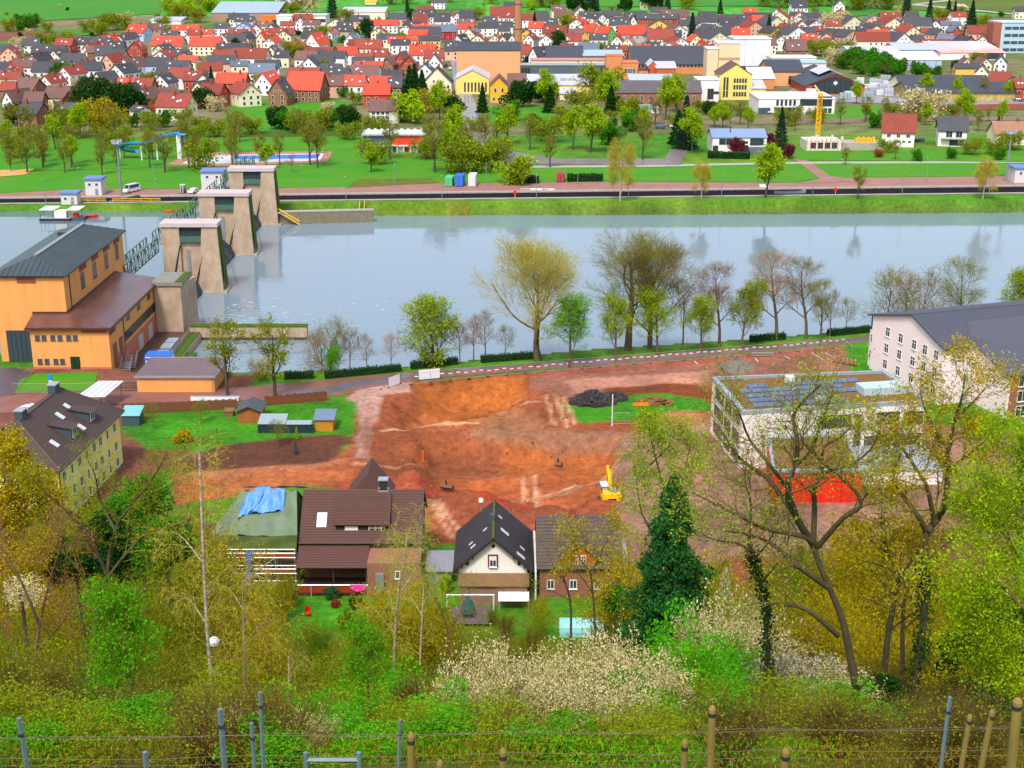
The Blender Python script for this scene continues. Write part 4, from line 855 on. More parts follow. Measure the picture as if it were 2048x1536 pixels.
# ------------------------------------------------------------------ lock, quay and far bank
M_lockw=mat('lock_wall_dark',S(44,38,46),.6,.4,.5,.2);M_cop=mat('stone_coping',S(186,178,172,.8),.8,.2,.6);M_rip=mat('river_stone_wall',S(150,142,118,.8),.9,.45,1.6,.5)
xs_=np.linspace(-600,600,41)
m=MB()
for a,b in zip(xs_[:-1],xs_[1:]): m.add([(a,lock_f(a)-.1,-9),(b,lock_f(b)-.1,-9),(b,lock_f(b)-.1,.03),(a,lock_f(a)-.1,.03)],[(0,1,2,3)])
for k in range(120):                                   # fender timbers and ladders
    x=-280+k*5;y=float(lock_f(x))-.12;m.box(x-.12,y-.12,-9,x+.12,y,-.15)
o=m.build('lock_wall_far',M_lockw);o['kind']='structure'
m=MB()
for a,b in zip(xs_[:-1],xs_[1:]): m.add([(a,lock_n(a)+.1,-9),(b,lock_n(b)+.1,-9),(b,lock_n(b)+.1,.03),(a,lock_n(a)+.1,.03)],[(3,2,1,0)])
o=m.build('lock_wall_near',M_lockw);o['kind']='structure'
for nm,fn,d in (('lock_coping_far',lock_f,(-.15,1.3)),('lock_coping_near',lock_n,(-1.1,.15))):
    m=MB()
    for a,b in zip(xs_[:-1],xs_[1:]): m.add([(a,fn(a)+d[0],.12),(b,fn(b)+d[0],.12),(b,fn(b)+d[1],.12),(a,fn(a)+d[1],.12),(a,fn(a)+d[0],-.3),(b,fn(b)+d[0],-.3)],[(0,1,2,3),(4,5,1,0)])
    o=m.build(nm,M_cop);o['kind']='structure'
qb_px=[(0,388),(150,379),(540,377),(700,374),(880,367),(1200,364),(1600,366),(1640,357),(2048,352),(2300,350)]
qp=[tuple(P(x,y)[:2]) for x,y in qb_px]
sheet('quay',[(-420,float(lock_f(-420))+1.3)]+[(x,float(lock_f(x))+1.3) for x in (-200,-113,168,300,330)]+[(330,qp[-1][1])]+qp[::-1]+[(-420,qp[0][1])],.02,M_quay)
M_lawn=mat('lawn',S(54,160,8,.64),.95,.3,.1,.3,col2=S(108,164,30,.6),stretch=(.5,1,1));M_lawn2=mat('meadow_dry',S(128,140,36,.6),.95,.4,.2,0)
M_path=mat('pale_path',S(196,188,180,.75),.8,.2,.3);M_road=mat('wet_road',S(150,156,178,.75),.25,.3,.1,.05,spec=.6);M_soil=mat('field_soil',S(146,96,74,.7),.95,.3,.02);M_field=mat('field_green',S(54,150,40,.62),.95,.25,.006,0,col2=S(90,160,36,.62));M_field2=mat('field_olive',S(116,140,44,.62),.95,.35,.02)
SHN=[0]
def pxsheet(name,s,dz,m_):
    SHN[0] += 1;dz += SHN[0]*.007
    v=[float(a) for a in s.split()];pts=[tuple(G(v[i],v[i+1])[:2]) for i in range(0,len(v),2)]
    return sheet(name,pts,dz,m_,drape=max(p[1] for p in pts) > 600)
pxsheet('river_meadow','-40 388 150 378 540 376 700 373 880 366 1200 363 1590 364 1640 355 2100 351 2100 322 1500 330 940 330 700 300 400 335 -40 345',.03,M_lawn)
pxsheet('dry_bank','690 376 720 358 860 356 880 366',.05,M_lawn2)
pxsheet('footpath','930 333 1300 330 1590 324 2100 322 2100 326 1590 328 1300 334 930 337',.07,M_path)
pxsheet('access_path','1580 312 1600 312 1660 352 1720 362 1590 368 1640 358',.06,M_quay)
pxsheet('park_lawn','-40 345 400 333 700 300 740 275 350 275 -40 290',.04,M_lawn)
pxsheet('park_lawn','330 275 740 272 740 262 330 264',.045,mat('bank_grass',S(84,128,30,.6),.95,.3,.2))
pxsheet('garden_lawn','430 262 470 205 560 198 640 195 700 205 720 240 700 262',.05,M_lawn)
pxsheet('garden_lawn','980 250 970 215 1100 212 1110 245',.05,M_lawn)
pxsheet('house_lawn','1540 305 1600 300 1740 300 1980 300 2048 310 2048 325 1600 320',.05,M_lawn)
pxsheet('garden_lawn','1640 245 1660 215 1760 212 1760 240',.05,M_lawn)
pxsheet('sand_court','0 354 0 341 70 338 50 350',.08,mat('sand',S(226,170,104,.8),.9,.1,.3))
pxsheet('pool_deck','330 330 395 305 665 304 655 325 430 334',.08,mat('pool_paving',S(190,140,116,.8),.8,.2,.5))
pxsheet('road','914 190 944 190 972 256 928 258',.06,M_road)
pxsheet('street','898 96 916 96 946 192 912 192',.05,M_road)
pxsheet('side_street','279 88 288 88 291 150 276 150',.05,M_road)
pxsheet('parking','935 262 965 262 1000 300 1120 318 1330 318 1340 300 1380 295 1360 330 1000 330 960 300',.05,mat('parking_asphalt',S(150,134,132,.7),.4,.25,.1))
pxsheet('factory_yard','1560 190 1620 160 1800 175 2048 205 2100 205 2100 215 1680 205 1500 225 1480 235',.05,mat('factory_paving',S(176,166,170,.75),.4,.25,.05))
pxsheet('rail_bed','1330 252 2100 240 2100 232 1330 242',.05,mat('rail_gravel',S(150,128,104,.75),.9,.3,.4))
pxsheet('earth_bank','1790 222 2100 220 2100 207 1830 212',.09,mat('red_soil',S(156,84,56,.75),.95,.3,.1))
pxsheet('field','-200 48 60 44 320 28 330 -12 -200 -12',.3,M_field)
pxsheet('field_strip','-60 64 40 62 170 66 160 80 -60 88',.3,M_soil);pxsheet('field_strip','60 62 175 62 200 70 170 72',.4,M_field);pxsheet('field_strip','-40 88 30 82 60 90 -40 98',.3,M_field)
pxsheet('field','1260 14 1600 12 1600 -14 1200 -14',.3,M_field);pxsheet('field','730 24 930 20 930 8 730 10',.3,M_field);pxsheet('field','1800 20 2100 30 2100 -14 1770 -14',.3,M_field2);pxsheet('field','1040 16 1260 14 1260 -6 1050 -6',.35,M_field)
pxsheet('field','1700 34 1760 30 1790 6 1700 10',.3,M_field)
pxsheet('farm_track','1820 10 1900 0 1910 2 1840 10 2060 32 2060 34 1825 12',.5,M_path)
# roads of the near bank
m=sheet('bank_road',[tuple(P(x,y)[:2]) for x,y in ((-40,790),(0,788),(270,782),(450,777),(560,768),(690,756),(850,742),(1050,728),(1300,710),(1500,694),(1690,677),(1750,672),(1750,684),(1690,687),(1500,704),(1300,722),(1050,741),(850,757),(720,778),(680,790),(500,800),(250,806),(-40,830))],.02,M_track)
sheet('asphalt_path',[tuple(P(x,y)[:2]) for x,y in ((560,786),(640,778),(700,764),(850,743),(1050,730),(1300,712),(1500,696),(1690,679),(1750,673),(1750,679),(1690,684),(1500,701),(1300,717),(1050,736),(850,750),(720,772),(650,788))],.03,M_asph)
sheet('forecourt',[tuple(P(x,y)[:2]) for x,y in ((-60,740),(30,735),(60,745),(30,790),(-60,800))],.04,mat('forecourt_asphalt',S(96,86,96,.75),.4,.3,.3))
sheet('forecourt_lawn',[tuple(P(x,y)[:2]) for x,y in ((70,748),(195,745),(190,770),(215,782),(30,785),(40,760))],.05,M_lawn)
# ------------------------------------------------------------------ town houses
WALLS={'w': ('white',S(246,242,242,.95)),'c': ('cream',S(248,234,200,.92)),'y': ('yellow',S(246,204,96,.85)),'p': ('peach',S(244,190,160,.85)),'b': ('pale blue',S(186,208,240,.85)),'g': ('grey',S(196,200,206,.8)),
         's': ('beige',S(206,196,170,.8)),'k': ('brown',S(168,116,88,.75)),'r': ('brick-red',S(196,84,60,.8)),'o': ('orange',S(238,130,60,.85)),'m': ('crimson',S(196,44,50,.8)),'n': ('bright green',S(130,210,84,.8))}
ROOFS={'R': ('red',S(222,84,60,.82)),'d': ('slate-dark',S(88,88,96,.68)),'b': ('brown',S(134,98,92,.75)),'m': ('maroon',S(160,74,60,.78)),'g': ('blue-grey',S(118,130,152,.75)),'p': ('pink',S(200,120,120,.8))}
for k in WALLS: mat('town_wall_'+k,WALLS[k][1],.85,.12,.3,0,rnd=.06)
for k in ROOFS: mat('town_roof_'+k,ROOFS[k][1],.7,.28,.5,.1,rnd=.16)
REG={1: (0,40),2: (250,20),3: (500,0),4: (700,0),5: (1000,0),6: (1250,0),7: (1500,0),8: (1748,0)}
TOWN={1: '''-40 110 335 420 e 0 p d/115 270 340 385 e 0 c b/115 300 525 600 g 25 c b/370 520 460 570 g 20 w d/440 850 345 450 e 0 w d/660 800 415 490 g 15 c d/740 960 255 350 e 10 r m/960 1200 240 330 e 10 w d/1120 1270 320 400 g 25 c m/1320 1440 215 290 g 30 c R/1560 1680 210 270 g 20 w d/1620 1760 180 240 g 25 w d/1710 1960 65 170 e 20 b R/1960 2040 55 120 g 40 p b/1220 1490 355 440 e -20 k b/1480 1660 290 395 e 0 b d/1740 1930 300 400 g 0 r m/1375 1540 470 570 g 20 p m/1590 1800 530 640 g 25 w b/1470 1700 610 720 g 30 w d/1060 1240 540 635 e 15 w d/780 960 640 740 g 25 w m/-20 250 710 800 e 0 c m/160 440 800 960 e 20 k b/530 700 760 860 g 20 w m/0 180 840 960 e 0 k m/20 180 970 1110 g 25 w b/330 560 985 1110 e 0 k b/580 890 900 1060 e 15 c b/850 1050 980 1110 g 0 m d/1080 1230 850 930 g 35 c b/1250 1400 720 820 g 30 c d/1590 1780 890 1010 g 15 w d/1610 1830 790 900 e 0 r R/1810 2040 800 940 e 10 k m/1790 1940 950 1080 g 20 o b/220 500 1130 1280 e 20 k d/730 1000 1130 1270 e 15 k d/1370 1540 985 1050 e 0 r d/1770 1900 1170 1240 e 30 w d''',
2: '''650 990 205 270 e 5 w R/490 700 290 350 e 5 w d/850 1010 270 340 e 0 w m/1010 1180 265 330 e 5 w R/1210 1400 185 245 e 5 w d/1510 1710 195 235 g 0 b g/1410 1740 265 330 e 5 w m/1530 1680 310 390 g 15 c d/365 750 360 490 e 5 c R/380 540 480 560 g 15 c d/880 1270 365 490 e 5 c R/1250 1390 330 400 g 10 w b/1250 1420 460 520 e 0 c d/1420 1700 455 530 e 0 p d/1800 1900 310 390 g 15 c R/1920 2060 500 590 g 0 c d/370 590 560 640 g 15 w m/650 850 540 610 e 0 w d/270 590 650 760 e 5 b d/710 960 625 700 e 20 c R/1200 1460 540 690 e 0 w m/1460 1900 525 655 e 10 w m/1450 1670 695 760 e 0 c g/1700 2020 735 855 e 0 w g/380 580 890 1000 g 10 w d/340 470 1080 1150 g 35 c b/420 840 1150 1320 e 10 c m/800 1060 840 960 e 0 r m/950 1180 880 1000 g 0 w d/930 1050 980 1080 g 15 c d/1000 1280 1005 1150 e 15 r m/1240 1620 860 1000 e 5 k R/1600 1830 1010 1140 g -35 c m/1770 1990 860 1000 g 20 w R''',
3: '''120 300 300 350 e 5 c b/250 590 385 440 e 0 w m/420 590 290 345 e 0 w m/730 940 275 330 e 0 w b/1060 1280 250 320 g 0 c d/740 960 375 435 e 0 c d/1130 1380 365 425 e 10 s d/1010 1110 410 460 g 15 w p/1290 1440 470 560 g 15 w g/360 550 420 490 g 5 c m/90 250 430 520 g 15 c R/180 340 520 580 g 15 w R/1380 1600 190 265 e 5 p d/1590 2000 270 340 e 5 w R/1660 1850 390 440 g 0 c m/1740 2010 470 530 e 0 c d/740 940 460 610 g 20 w R/500 740 575 640 e 0 k m/220 380 640 710 g 0 c d/340 520 700 780 e 0 c d/610 880 700 810 e 10 w b/760 1110 650 760 e 0 k m/900 1020 680 770 e 0 p d/1020 1280 700 790 e 5 w d/1200 1440 640 745 e 5 w R/1450 1780 545 660 e 0 c m/1450 1660 730 840 e 0 w m/1660 1870 680 770 e 0 w m/1790 1950 790 880 g 20 k b/510 900 925 1060 e 10 w m/500 940 985 1225 e 10 k R/960 1310 930 1050 e 10 c d/1330 1700 890 1040 e 20 w b/1020 1250 1030 1165 e 0 p b/1240 1530 1030 1165 e 10 w R/250 490 1090 1270 g 10 k d/1560 1890 1150 1290 e 0 r R/1640 1920 1045 1140 e 5 k R/1900 2060 1060 1190 e 0 k d''',
4: '''850 960 100 160 e 10 w d/920 1130 90 180 e 10 w d/1210 1440 95 150 e 0 w b/1430 1500 130 190 g 10 w b/1160 1350 160 270 e 0 w d/1500 1680 125 250 e 0 p d/1470 1690 250 310 e 0 o b/860 1040 175 295 e 5 w m/690 830 340 390 g 10 w d/830 1140 340 370 e 0 w R/820 1110 365 440 e 0 y d/1150 1440 340 430 e 0 m g/1480 1680 330 390 e 0 w R/1590 1770 400 435 e 0 p g/1760 2000 310 380 e 0 w d/950 1220 490 550 e 0 y d/570 800 540 610 e 0 w d/820 1040 610 750 e 0 w R/850 940 510 550 e 0 c R/1640 1840 480 560 g 10 c m/1890 2060 480 550 g 10 c m/1370 1560 480 600 g 25 w d/590 770 710 870 g 10 r b/690 910 770 900 g 0 r b/1050 1250 740 880 g 0 w b/1300 1480 560 690 e 0 p d/1010 1370 930 1130 g 0 c d/440 700 960 1080 e 0 p d/530 740 1060 1180 e 0 k d/1820 2000 220 330 e 0 w d''',
5: '''-120 210 0 110 e 0 p m/0 210 130 200 e 0 w m/310 490 165 245 e 0 w m/470 640 115 200 e 5 w d/760 1000 115 190 e 0 w b/1090 1330 110 170 e 5 w d/1410 1650 85 150 e 0 w d/1200 1450 155 210 e 0 c d/1720 2000 140 240 e 0 c d/840 1080 200 250 e 10 p m/500 760 250 350 e 5 w d/590 890 350 460 e 5 w m/960 1130 255 320 g 25 w R/1270 1370 330 430 g -35 y R/1460 1580 370 470 g -35 n R/1500 1750 235 340 e 10 w d/1420 1520 220 290 g 20 c d/1630 1980 350 470 e 0 g R/900 1130 395 450 e 0 p b/1770 1870 200 290 g 20 c d/300 430 400 450 g 0 y d/-10 130 340 420 e 0 c d/540 720 480 560 g 20 w m/900 1110 460 560 e 0 w m/830 990 490 560 g -10 w R/1240 1460 460 540 e 0 w d/1530 1660 495 560 g 10 w m/1680 1800 515 580 g 15 c p/330 450 470 540 g 15 w m/290 410 610 740 e 0 w m/410 490 600 760 g 40 w d/840 980 600 700 e 0 k m/1070 1330 590 690 e 10 w g/1440 1610 620 690 e 10 w d/1620 1740 620 690 e 0 r m/1870 2040 610 720 e 0 w R/100 220 470 560 g -20 w d/-10 80 490 570 g 0 c m''',
6: '''180 700 170 240 e 0 r d/500 860 90 190 e 5 p b/1030 1240 100 160 e 0 k d/870 1250 210 280 e 5 w d/750 970 270 340 e 0 c d/340 590 290 350 g 0 y d/640 840 345 420 g -25 w b/320 650 400 530 e 5 w m/480 720 600 660 g 15 w R/950 1080 310 370 g -20 w d/1110 1330 340 420 g -25 p d/960 1110 415 480 e 0 w d/1170 1410 450 520 g -25 c d/660 860 520 580 g -20 w m/960 1060 560 650 g 15 o R/900 1060 480 560 g -10 c R/1060 1250 570 625 e 0 w m/330 470 580 660 e 0 w d/1310 1600 250 330 e 0 c d/1360 1690 370 450 g -25 c d/1390 1700 170 230 e 0 c d/1660 2000 140 210 e 0 k d/1700 1900 190 260 e 0 c R/1560 1720 190 260 e 0 w d/1660 1900 300 380 g -25 p m/1910 2048 250 330 g -10 c d''',
7: '''290 430 55 140 g 20 w m/310 500 125 200 g 20 c m/570 740 100 150 e 0 c d/870 1030 85 140 g 0 c d/740 1170 140 200 e 0 g d/1170 1350 70 140 g 0 o m/580 760 210 270 g 25 w d/820 990 270 330 g -10 w d/1260 1580 220 330 g -30 c d/1610 1790 180 240 g 0 p g/1800 2060 130 200 e 0 k m/1780 2060 225 290 e 0 b g/210 520 250 340 g -30 c d/480 640 330 400 g -25 w m/280 460 370 450 g -25 y d/510 800 370 470 g -30 w d/720 890 460 530 e 0 p R/880 1000 355 420 e 0 o m/960 1130 450 530 g 15 p m/1100 1310 400 480 g -30 w d/1280 1530 420 500 g -30 p d/1480 1900 440 560 e 0 c m/330 510 490 570 g 0 w d/520 770 540 690 e 0 k b/760 1000 540 610 e 0 c b/250 340 500 610 e 0 c b/1050 1200 530 590 g -10 c m/1600 1850 350 430 g -25 c d/1850 2010 380 440 g -25 w m/1480 1600 360 420 e 0 g d''',
8: '''340 520 230 290 g 0 o b/440 790 240 350 e 0 w d/780 900 280 340 g 15 w d/150 400 250 320 g -20 c m/930 1180 290 340 e 0 w g/420 650 370 440 g -25 c m/660 870 380 440 e 0 p m/860 970 400 470 g -20 p d/1080 1180 360 430 g -10 r g/300 520 450 550 g -25 w d/520 670 480 540 e 0 c d/680 1040 540 580 e 0 c m/900 1090 460 540 e 0 w g/1230 1400 500 580 g -15 k d/1400 1560 490 570 g 20 w m/1500 1590 370 420 g 0 o m/1200 1340 800 870 g 5 c b/1460 1600 800 870 g 0 c b/1130 1430 870 930 e 0 y d/1400 1540 890 990 g 20 c d/1600 1840 980 1110 e 20 w m/1660 1800 770 860 g 20 w d/1810 1900 1070 1150 g 25 w d/2000 2060 1080 1200 e 0 r m'''}
UW={}
def town_window(w_,h_,key):
    if key not in UW:
        m=MB();m.box(-w_/2-.12,-.09,-.1,w_/2+.12,.02,h_+.1,0);m.box(-w_/2,-.14,0,w_/2,.02,h_,1);UW[key]=m.mesh('window',[M_frame,M_glass])
    return UW[key]
WM=town_window(1.1,1.4,'a');WMs=town_window(.8,1.0,'b');SKY=MB().box(-.5,-.5,0,.5,.5,.12).mesh('skylight',mat('skylight',(.62,.64,.7),.15))
CHIM=MB().cbox(0,0,-1.2,.8,.8,2.6).mesh('chimney',M_brick);DORM=None
def town_house(cx,cy,z0,rz,W_,L_,he,hr,wk,rk,rs,big=False):
    """ridge along local x; the local -y side faces the viewer when rz = 0"""
    t=empty('town_house',(cx,cy,z0),rz)
    m=MB();m.profile([(-W_/2,-3),(W_/2,-3),(W_/2,he),(0,hr),(-W_/2,he)],(-L_/2,0,0),(L_/2,0,0));m.build('wall',MATS['town_wall_'+wk],t)
    ov=.55;sl_=(hr-he)/(W_/2);m=MB()
    for s in (-1,1):
        m.slab([(-L_/2-ov,s*(W_/2+ov),he-ov*sl_+.28),(L_/2+ov,s*(W_/2+ov),he-ov*sl_+.28),(L_/2+ov,0,hr+.28),(-L_/2-ov,0,hr+.28)],.25)
    rf=m.build('roof',MATS['town_roof_'+rk],t)
    if rs.random() < .75: link('chimney',CHIM,rf,(rs.uniform(-L_*.3,L_*.3),rs.choice((-.8,.8)),hr+.2))
    for k in range(rs.choice((0,0,1,2,3))):
        f=rs.uniform(.3,.7);o=link('skylight',SKY,rf,(rs.uniform(-L_*.38,L_*.38),-W_/2*f,hr-(hr-he)*f+.33));o.rotation_euler=(math.atan(sl_),0,0)
    return t
PARTS_HOUSE=[]
rs=random.Random(5);houses=[]
for reg,txt in TOWN.items():
    ox,oy=REG[reg]
    for ln in txt.split('/'):
        a=ln.split();x0_,x1_,yr_,ye_=[float(q) for q in a[:4]];kind,rot,wk,rk=a[4],float(a[5]),a[6],a[7]
        f=300/2048;x0_,x1_,yr_,ye_=ox+x0_*f,ox+x1_*f,oy+yr_*f,oy+ye_*f
        he=8.6 if (wk == 'r' and x1_-x0_ > 60 and rk == 'd') else 6.0;xm=(x0_+x1_)/2
        z=0.0
        for _ in range(6):
            q=P(xm,ye_,z+he);z=float(np.interp(q.y,FAR_Y,FAR_Z))
        sc=q.y/_cp/FPX*1.0;sc=(q.y*_cp+(CAM_H-z-he)*_sp)/FPX              # metres per pixel
        wid=(x1_-x0_)*sc;app=max((ye_-yr_)*sc,1.5);rr=R(rot);el=math.atan2(CAM_H-z-he,q.y)
        if kind == 'e':
            W_=min(max(2.2*app/(1+.25*math.tan(el)),6.5),15);L_=max(wid*1.06/math.cos(rr),6);hr=he+W_/2*min(1.15,max(.5,(app-W_/2*math.sin(el))/(W_/2)))
            c=Vector((q.x,q.y))+Vector((math.sin(rr),math.cos(rr)))*(W_/2);rz=-rr;front=-math.pi/2
            houses.append((c,z,rz,W_,L_,he,hr,wk,rk,'e',xm))
        else:
            W_=max(wid*1.1/math.cos(rr),6.5);hr=he+min(max(app,W_*.28),W_*.75);L_=rs.uniform(11,15) if abs(rot) > 12 else rs.uniform(10,13)
            dirv=Vector((math.sin(rr),math.cos(rr)));c=Vector((q.x,q.y))+dirv*(L_/2);rz=math.pi/2-rr
            houses.append((c,z,rz,W_,L_,he,hr,wk,rk,'g',xm))
hq=[(h[0].x,h[0].y) for h in houses];nf=0
for _ in range(6000):
    py=rs.uniform(18,205);px=rs.uniform(0,2048)
    if nf >= 85 or (880 < px < 1060 and py > 90) or (1050 < px < 1560 and py > 92) or (460 < px < 740 and py > 190) or (px > 1540 and py > 98) or (px < 420 and py < 105) or (px < 800 and py < 52) or py > 185 or (1700 < px and py < 36) or (270 < px < 296): continue
    q=G(px,py)
    if min((q.x-a)**2+(q.y-b)**2 for a,b in hq) < 14.0**2: continue
    hq.append((q.x,q.y));nf += 1;kd=rs.choice('eeg');W_=rs.uniform(8,10);rr=R(rs.uniform(-12,12));houses.append((Vector((q.x,q.y)),q.z,-rr if kd == 'e' else math.pi/2-rr,W_,rs.uniform(10,15),6.0,6.0+W_/2*rs.uniform(.75,1.05),rs.choice('wwwwwwccp'),rs.choice('Rdddmmddb'),kd,px))
cnt={}
for h in houses: cnt.setdefault(h[7:10],[]).append(h[10])
for h in houses:
    c,z,rz,W_,L_,he,hr,wk,rk,kind,xm=h
    t=town_house(c.x,c.y,z,rz,W_,L_,he,hr,wk,rk,rs)
    # windows on the sides that can be seen
    def put(x,y,zz,a,me): link('window',me,t,(x,y,zz),a)
    storeys=[.9,3.4] if he < 7 else [.9,3.4,6.0]
    if kind == 'e':
        n=max(2,int(L_/3.2))
        for zz in storeys:
            for k in range(n):
                if rs.random() < .85: put(-L_/2+L_*(k+.5)/n,-W_/2,zz+rs.uniform(-.1,.1),0,WM)
        sx=1 if xm < 1024 else -1
        for zz in storeys[-1:]+[he+.4]:
            for yy in (-W_*.18,W_*.18): put(sx*L_/2,yy,zz,math.pi/2*sx,WM if zz < he else WMs)
    else:
        for zz in storeys:
            n=max(2,int(W_/3.4))
            for k in range(n): put(-L_/2,-W_/2+W_*(k+.5)/n,zz,-math.pi/2,WM)
        if hr-he > 2.6: put(-L_/2,0 if W_ < 8 else W_*.12,he+.3,-math.pi/2,WMs);
        if hr-he > 2.6 and W_ >= 8: put(-L_/2,-W_*.12,he+.3,-math.pi/2,WMs)
        sd_=-1 if (math.degrees(math.pi/2-rz) > 5 or (abs(math.pi/2-rz) < .1 and xm < 1024)) else 1
        for k in range(3): put(-L_/2+L_*(k+.5)/3,sd_*W_/2,3.4,0 if sd_ < 0 else math.pi,WM)
    xsl=sorted(cnt[h[7:10]]);i=xsl.index(xm)+1;n=len(xsl)
    lab='%s town house with %s roof, %s facing the river' % (WALLS[wk][0],ROOFS[rk][0],'gable end' if kind == 'g' else 'long side')
    if n > 1: lab += ', ' + ('leftmost' if i == 1 else 'rightmost' if i == n else ordn(i)+' from left') + ' of %d' % n
    tag(t,lab,'house','houses of the town across the river')
# ------------------------------------------------------------------ factory and large buildings
def hall(name,label,cat,x0,x1,pyb,pye,depth,wall,roof='flat',rise=0.0,roofm=None,over=.4,wins=(),rot=0.0,base_extra=2.0):
    """a block whose front foot lies at pixel row pyb and eave at pixel row pye"""
    a=G(x0,pyb);b=G(x1,pyb);y=(a.y+b.y)/2;z0=(a.z+b.z)/2;he=PY((x0+x1)/2,pye,y).z-z0;L_=b.x-a.x;t=empty(name,((a.x+b.x)/2,y,z0),R(rot),label,cat)
    m=MB()
    if roof == 'gfront': m.profile([(-L_/2,-base_extra),(L_/2,-base_extra),(L_/2,he),(0,he+rise),(-L_/2,he)],(0,0,0),(0,depth,0))
    elif roof == 'gside': m.profile([(0,-base_extra),(0,he),(depth/2,he+rise),(depth,he),(depth,-base_extra)],(-L_/2,0,0),(L_/2,0,0))
    else: m.box(-L_/2,0,-base_extra,L_/2,depth,he)
    m.build('wall',wall,t);m=MB();o=over
    if roof == 'gfront':
        for s in (-1,1): m.slab([(s*(L_/2+o),-o,he-o*rise/(L_/2)+.3),(s*(L_/2+o),depth+o,he-o*rise/(L_/2)+.3),(0,depth+o,he+rise+.3),(0,-o,he+rise+.3)],.28)
    elif roof == 'gside':
        for s,yy in ((-1,-o),(1,depth+o)): m.slab([(-L_/2-o,yy,he-o*rise/(depth/2)+.3),(L_/2+o,yy,he-o*rise/(depth/2)+.3),(L_/2+o,depth/2,he+rise+.3),(-L_/2-o,depth/2,he+rise+.3)],.28)
    elif roof == 'shed': m.slab([(-L_/2-o,-o,he+.3),(L_/2+o,-o,he+.3),(L_/2+o,depth+o,he+rise+.3),(-L_/2-o,depth+o,he+rise+.3)],.28)
    else: m.box(-L_/2-o,-o,he+.02,L_/2+o,depth+o,he+.45)
    rf=m.build('roof',roofm or M_grey,t)
    for (n,xa,xb,z,w_,h_,gm_) in wins:
        me=win_mesh(w_,h_,1 if w_ > 1.2 else 0,M_wfr if gm_ == 'd' else M_frame,M_glass)
        for k in range(n):
            xx=-L_/2+L_*(xa+(xb-xa)*((k+.5)/n));o_=link('window',me[0],t,(xx,0,z*he),0);link('pane',me[1],o_)
    t['_d']=0;del t['_d']
    return t,L_,he,rf
Mp=mat('peach_cladding',S(240,178,128,.85),.8,.08,.2);Mdr=mat('dark_shed_roof',S(84,88,100,.7),.6,.2,.2);Myel=mat('yellow_wall',S(252,226,122,.85),.8,.06,.2);Mcr=mat('cream_wall',S(250,236,200,.88),.8,.06,.2);Mbr=mat('factory_brick',S(232,150,98,.85),.85,.15,.6);Mrb=mat('red_brick_factory',S(216,106,66,.8),.85,.15,.6);Mlr=mat('pale_metal_roof',S(206,204,220,.85),.4,.12,.2);Mgl=mat('factory_glazing',S(120,142,130,.7),.25,.25,.8,spec=.6);Mochre=mat('ochre_wall',S(240,188,50,.85),.85,.1,.3);Mbb=mat('brown_brick_wall',S(178,120,98,.8),.85,.2,.6);Mlb=mat('pale_blue_cladding',S(186,204,232,.85),.5,.06,.2)
hall('factory_hall','long dark-roofed brick hall at the centre of the factory','factory',1262,1412,148,129,30,Mbr,'gside',9,Mdr,wins=((18,.08,.98,.72,1.6,1.6,'d'),))
hall('factory_hall','dark-roofed hall between silo tower and white cold store','factory',1478,1536,150,133,30,Mbr,'gside',9,Mdr,wins=((8,.05,.95,.6,1.6,1.8,'d'),))
t,L_,he,rf=hall('factory_hall','tall windowless peach hall beside the brick chimney','factory',914,1040,172,101,24,Mp,'gside',3.5,Mdr)
for k in range(22):
    m=MB();m.box(-L_/2+L_*(k+.5)/22-.05,-.06,0,-L_/2+L_*(k+.5)/22+.05,0,he-.2);m.build('cladding_seam',mat('peach_seam',S(216,150,100,.85),.8),t)
hall('factory_hall','long green-glazed factory hall with cream parapet','factory',1040,1216,152,131,12,Mgl,'flat',0,M_galv,wins=((26,.01,.99,.08,1.8,4.2,'d'),))
hall('factory_hall','cream upper storey above the green-glazed hall','factory',1062,1214,146,121,12,Mcr,'flat',0,mat('cream_coping',S(214,150,140,.8),.7))
hall('factory_hall','dark-roofed monitor shed behind the cream storey','factory',1092,1166,142,120,26,Mbr,'gside',7,Mdr);hall('factory_hall','glass-roofed sawtooth shed beside the brick lift tower','factory',1166,1246,142,112,16,Mgl,'shed',2,mat('glass_roof',S(176,206,210,.8),.25,.2,.6,spec=.6))
hall('factory_tower','square brick lift tower in the middle of the factory','tower',1212,1244,156,112,10,Mbr,'flat',0,mat('brick_coping',S(206,120,80),.8),.2);hall('factory_hall','brick block with pale panel right of the lift tower','factory',1244,1276,158,126,14,Mbr,'flat',0,mat('brick_coping',S(206,120,80)),.2,wins=((4,.2,.8,.35,1.6,2.6,'w'),))
hall('factory_hall','narrow brick gable block with white-edged roof','factory',1296,1314,160,132,16,Mrb,'gfront',2.6,Mlr);hall('factory_hall','low brick annex with blue-grey lean-to roof','factory',1312,1352,162,137,14,Mrb,'shed',2.4,Mlr)
hall('factory_hall','brick loading block with dark canopy','factory',1278,1298,160,140,12,Mbr,'flat',0,Mdr,wins=((2,.2,.8,.3,1.2,2,'d'),))
hall('factory_hall','low salmon production hall with grey skylight hoods','factory',1062,1200,164,151,10,mat('salmon_wall',S(226,140,104,.85),.85,.1,.5),'shed',3,M_slr,wins=((12,.02,.98,.2,3.0,1.6,'w'),))
t,L_,he,rf=hall('factory_hall','long yellow factory wing with pale flat roof and pink doors','factory',1048,1186,194,171,22,Myel,'shed',3.2,Mlr,wins=((10,.1,.9,.05,3.4,2.0,'d'),))
for fx in (.33,.42,.58,.7):
    m=MB();m.prism([(L_*(fx-.5)-1.6,8),(L_*(fx-.5)+1.6,8),(L_*(fx-.5)+1.6,12),(L_*(fx-.5)-1.6,12)],he+.8,he+2.6);m.build('roof_hood',M_galv,rf)
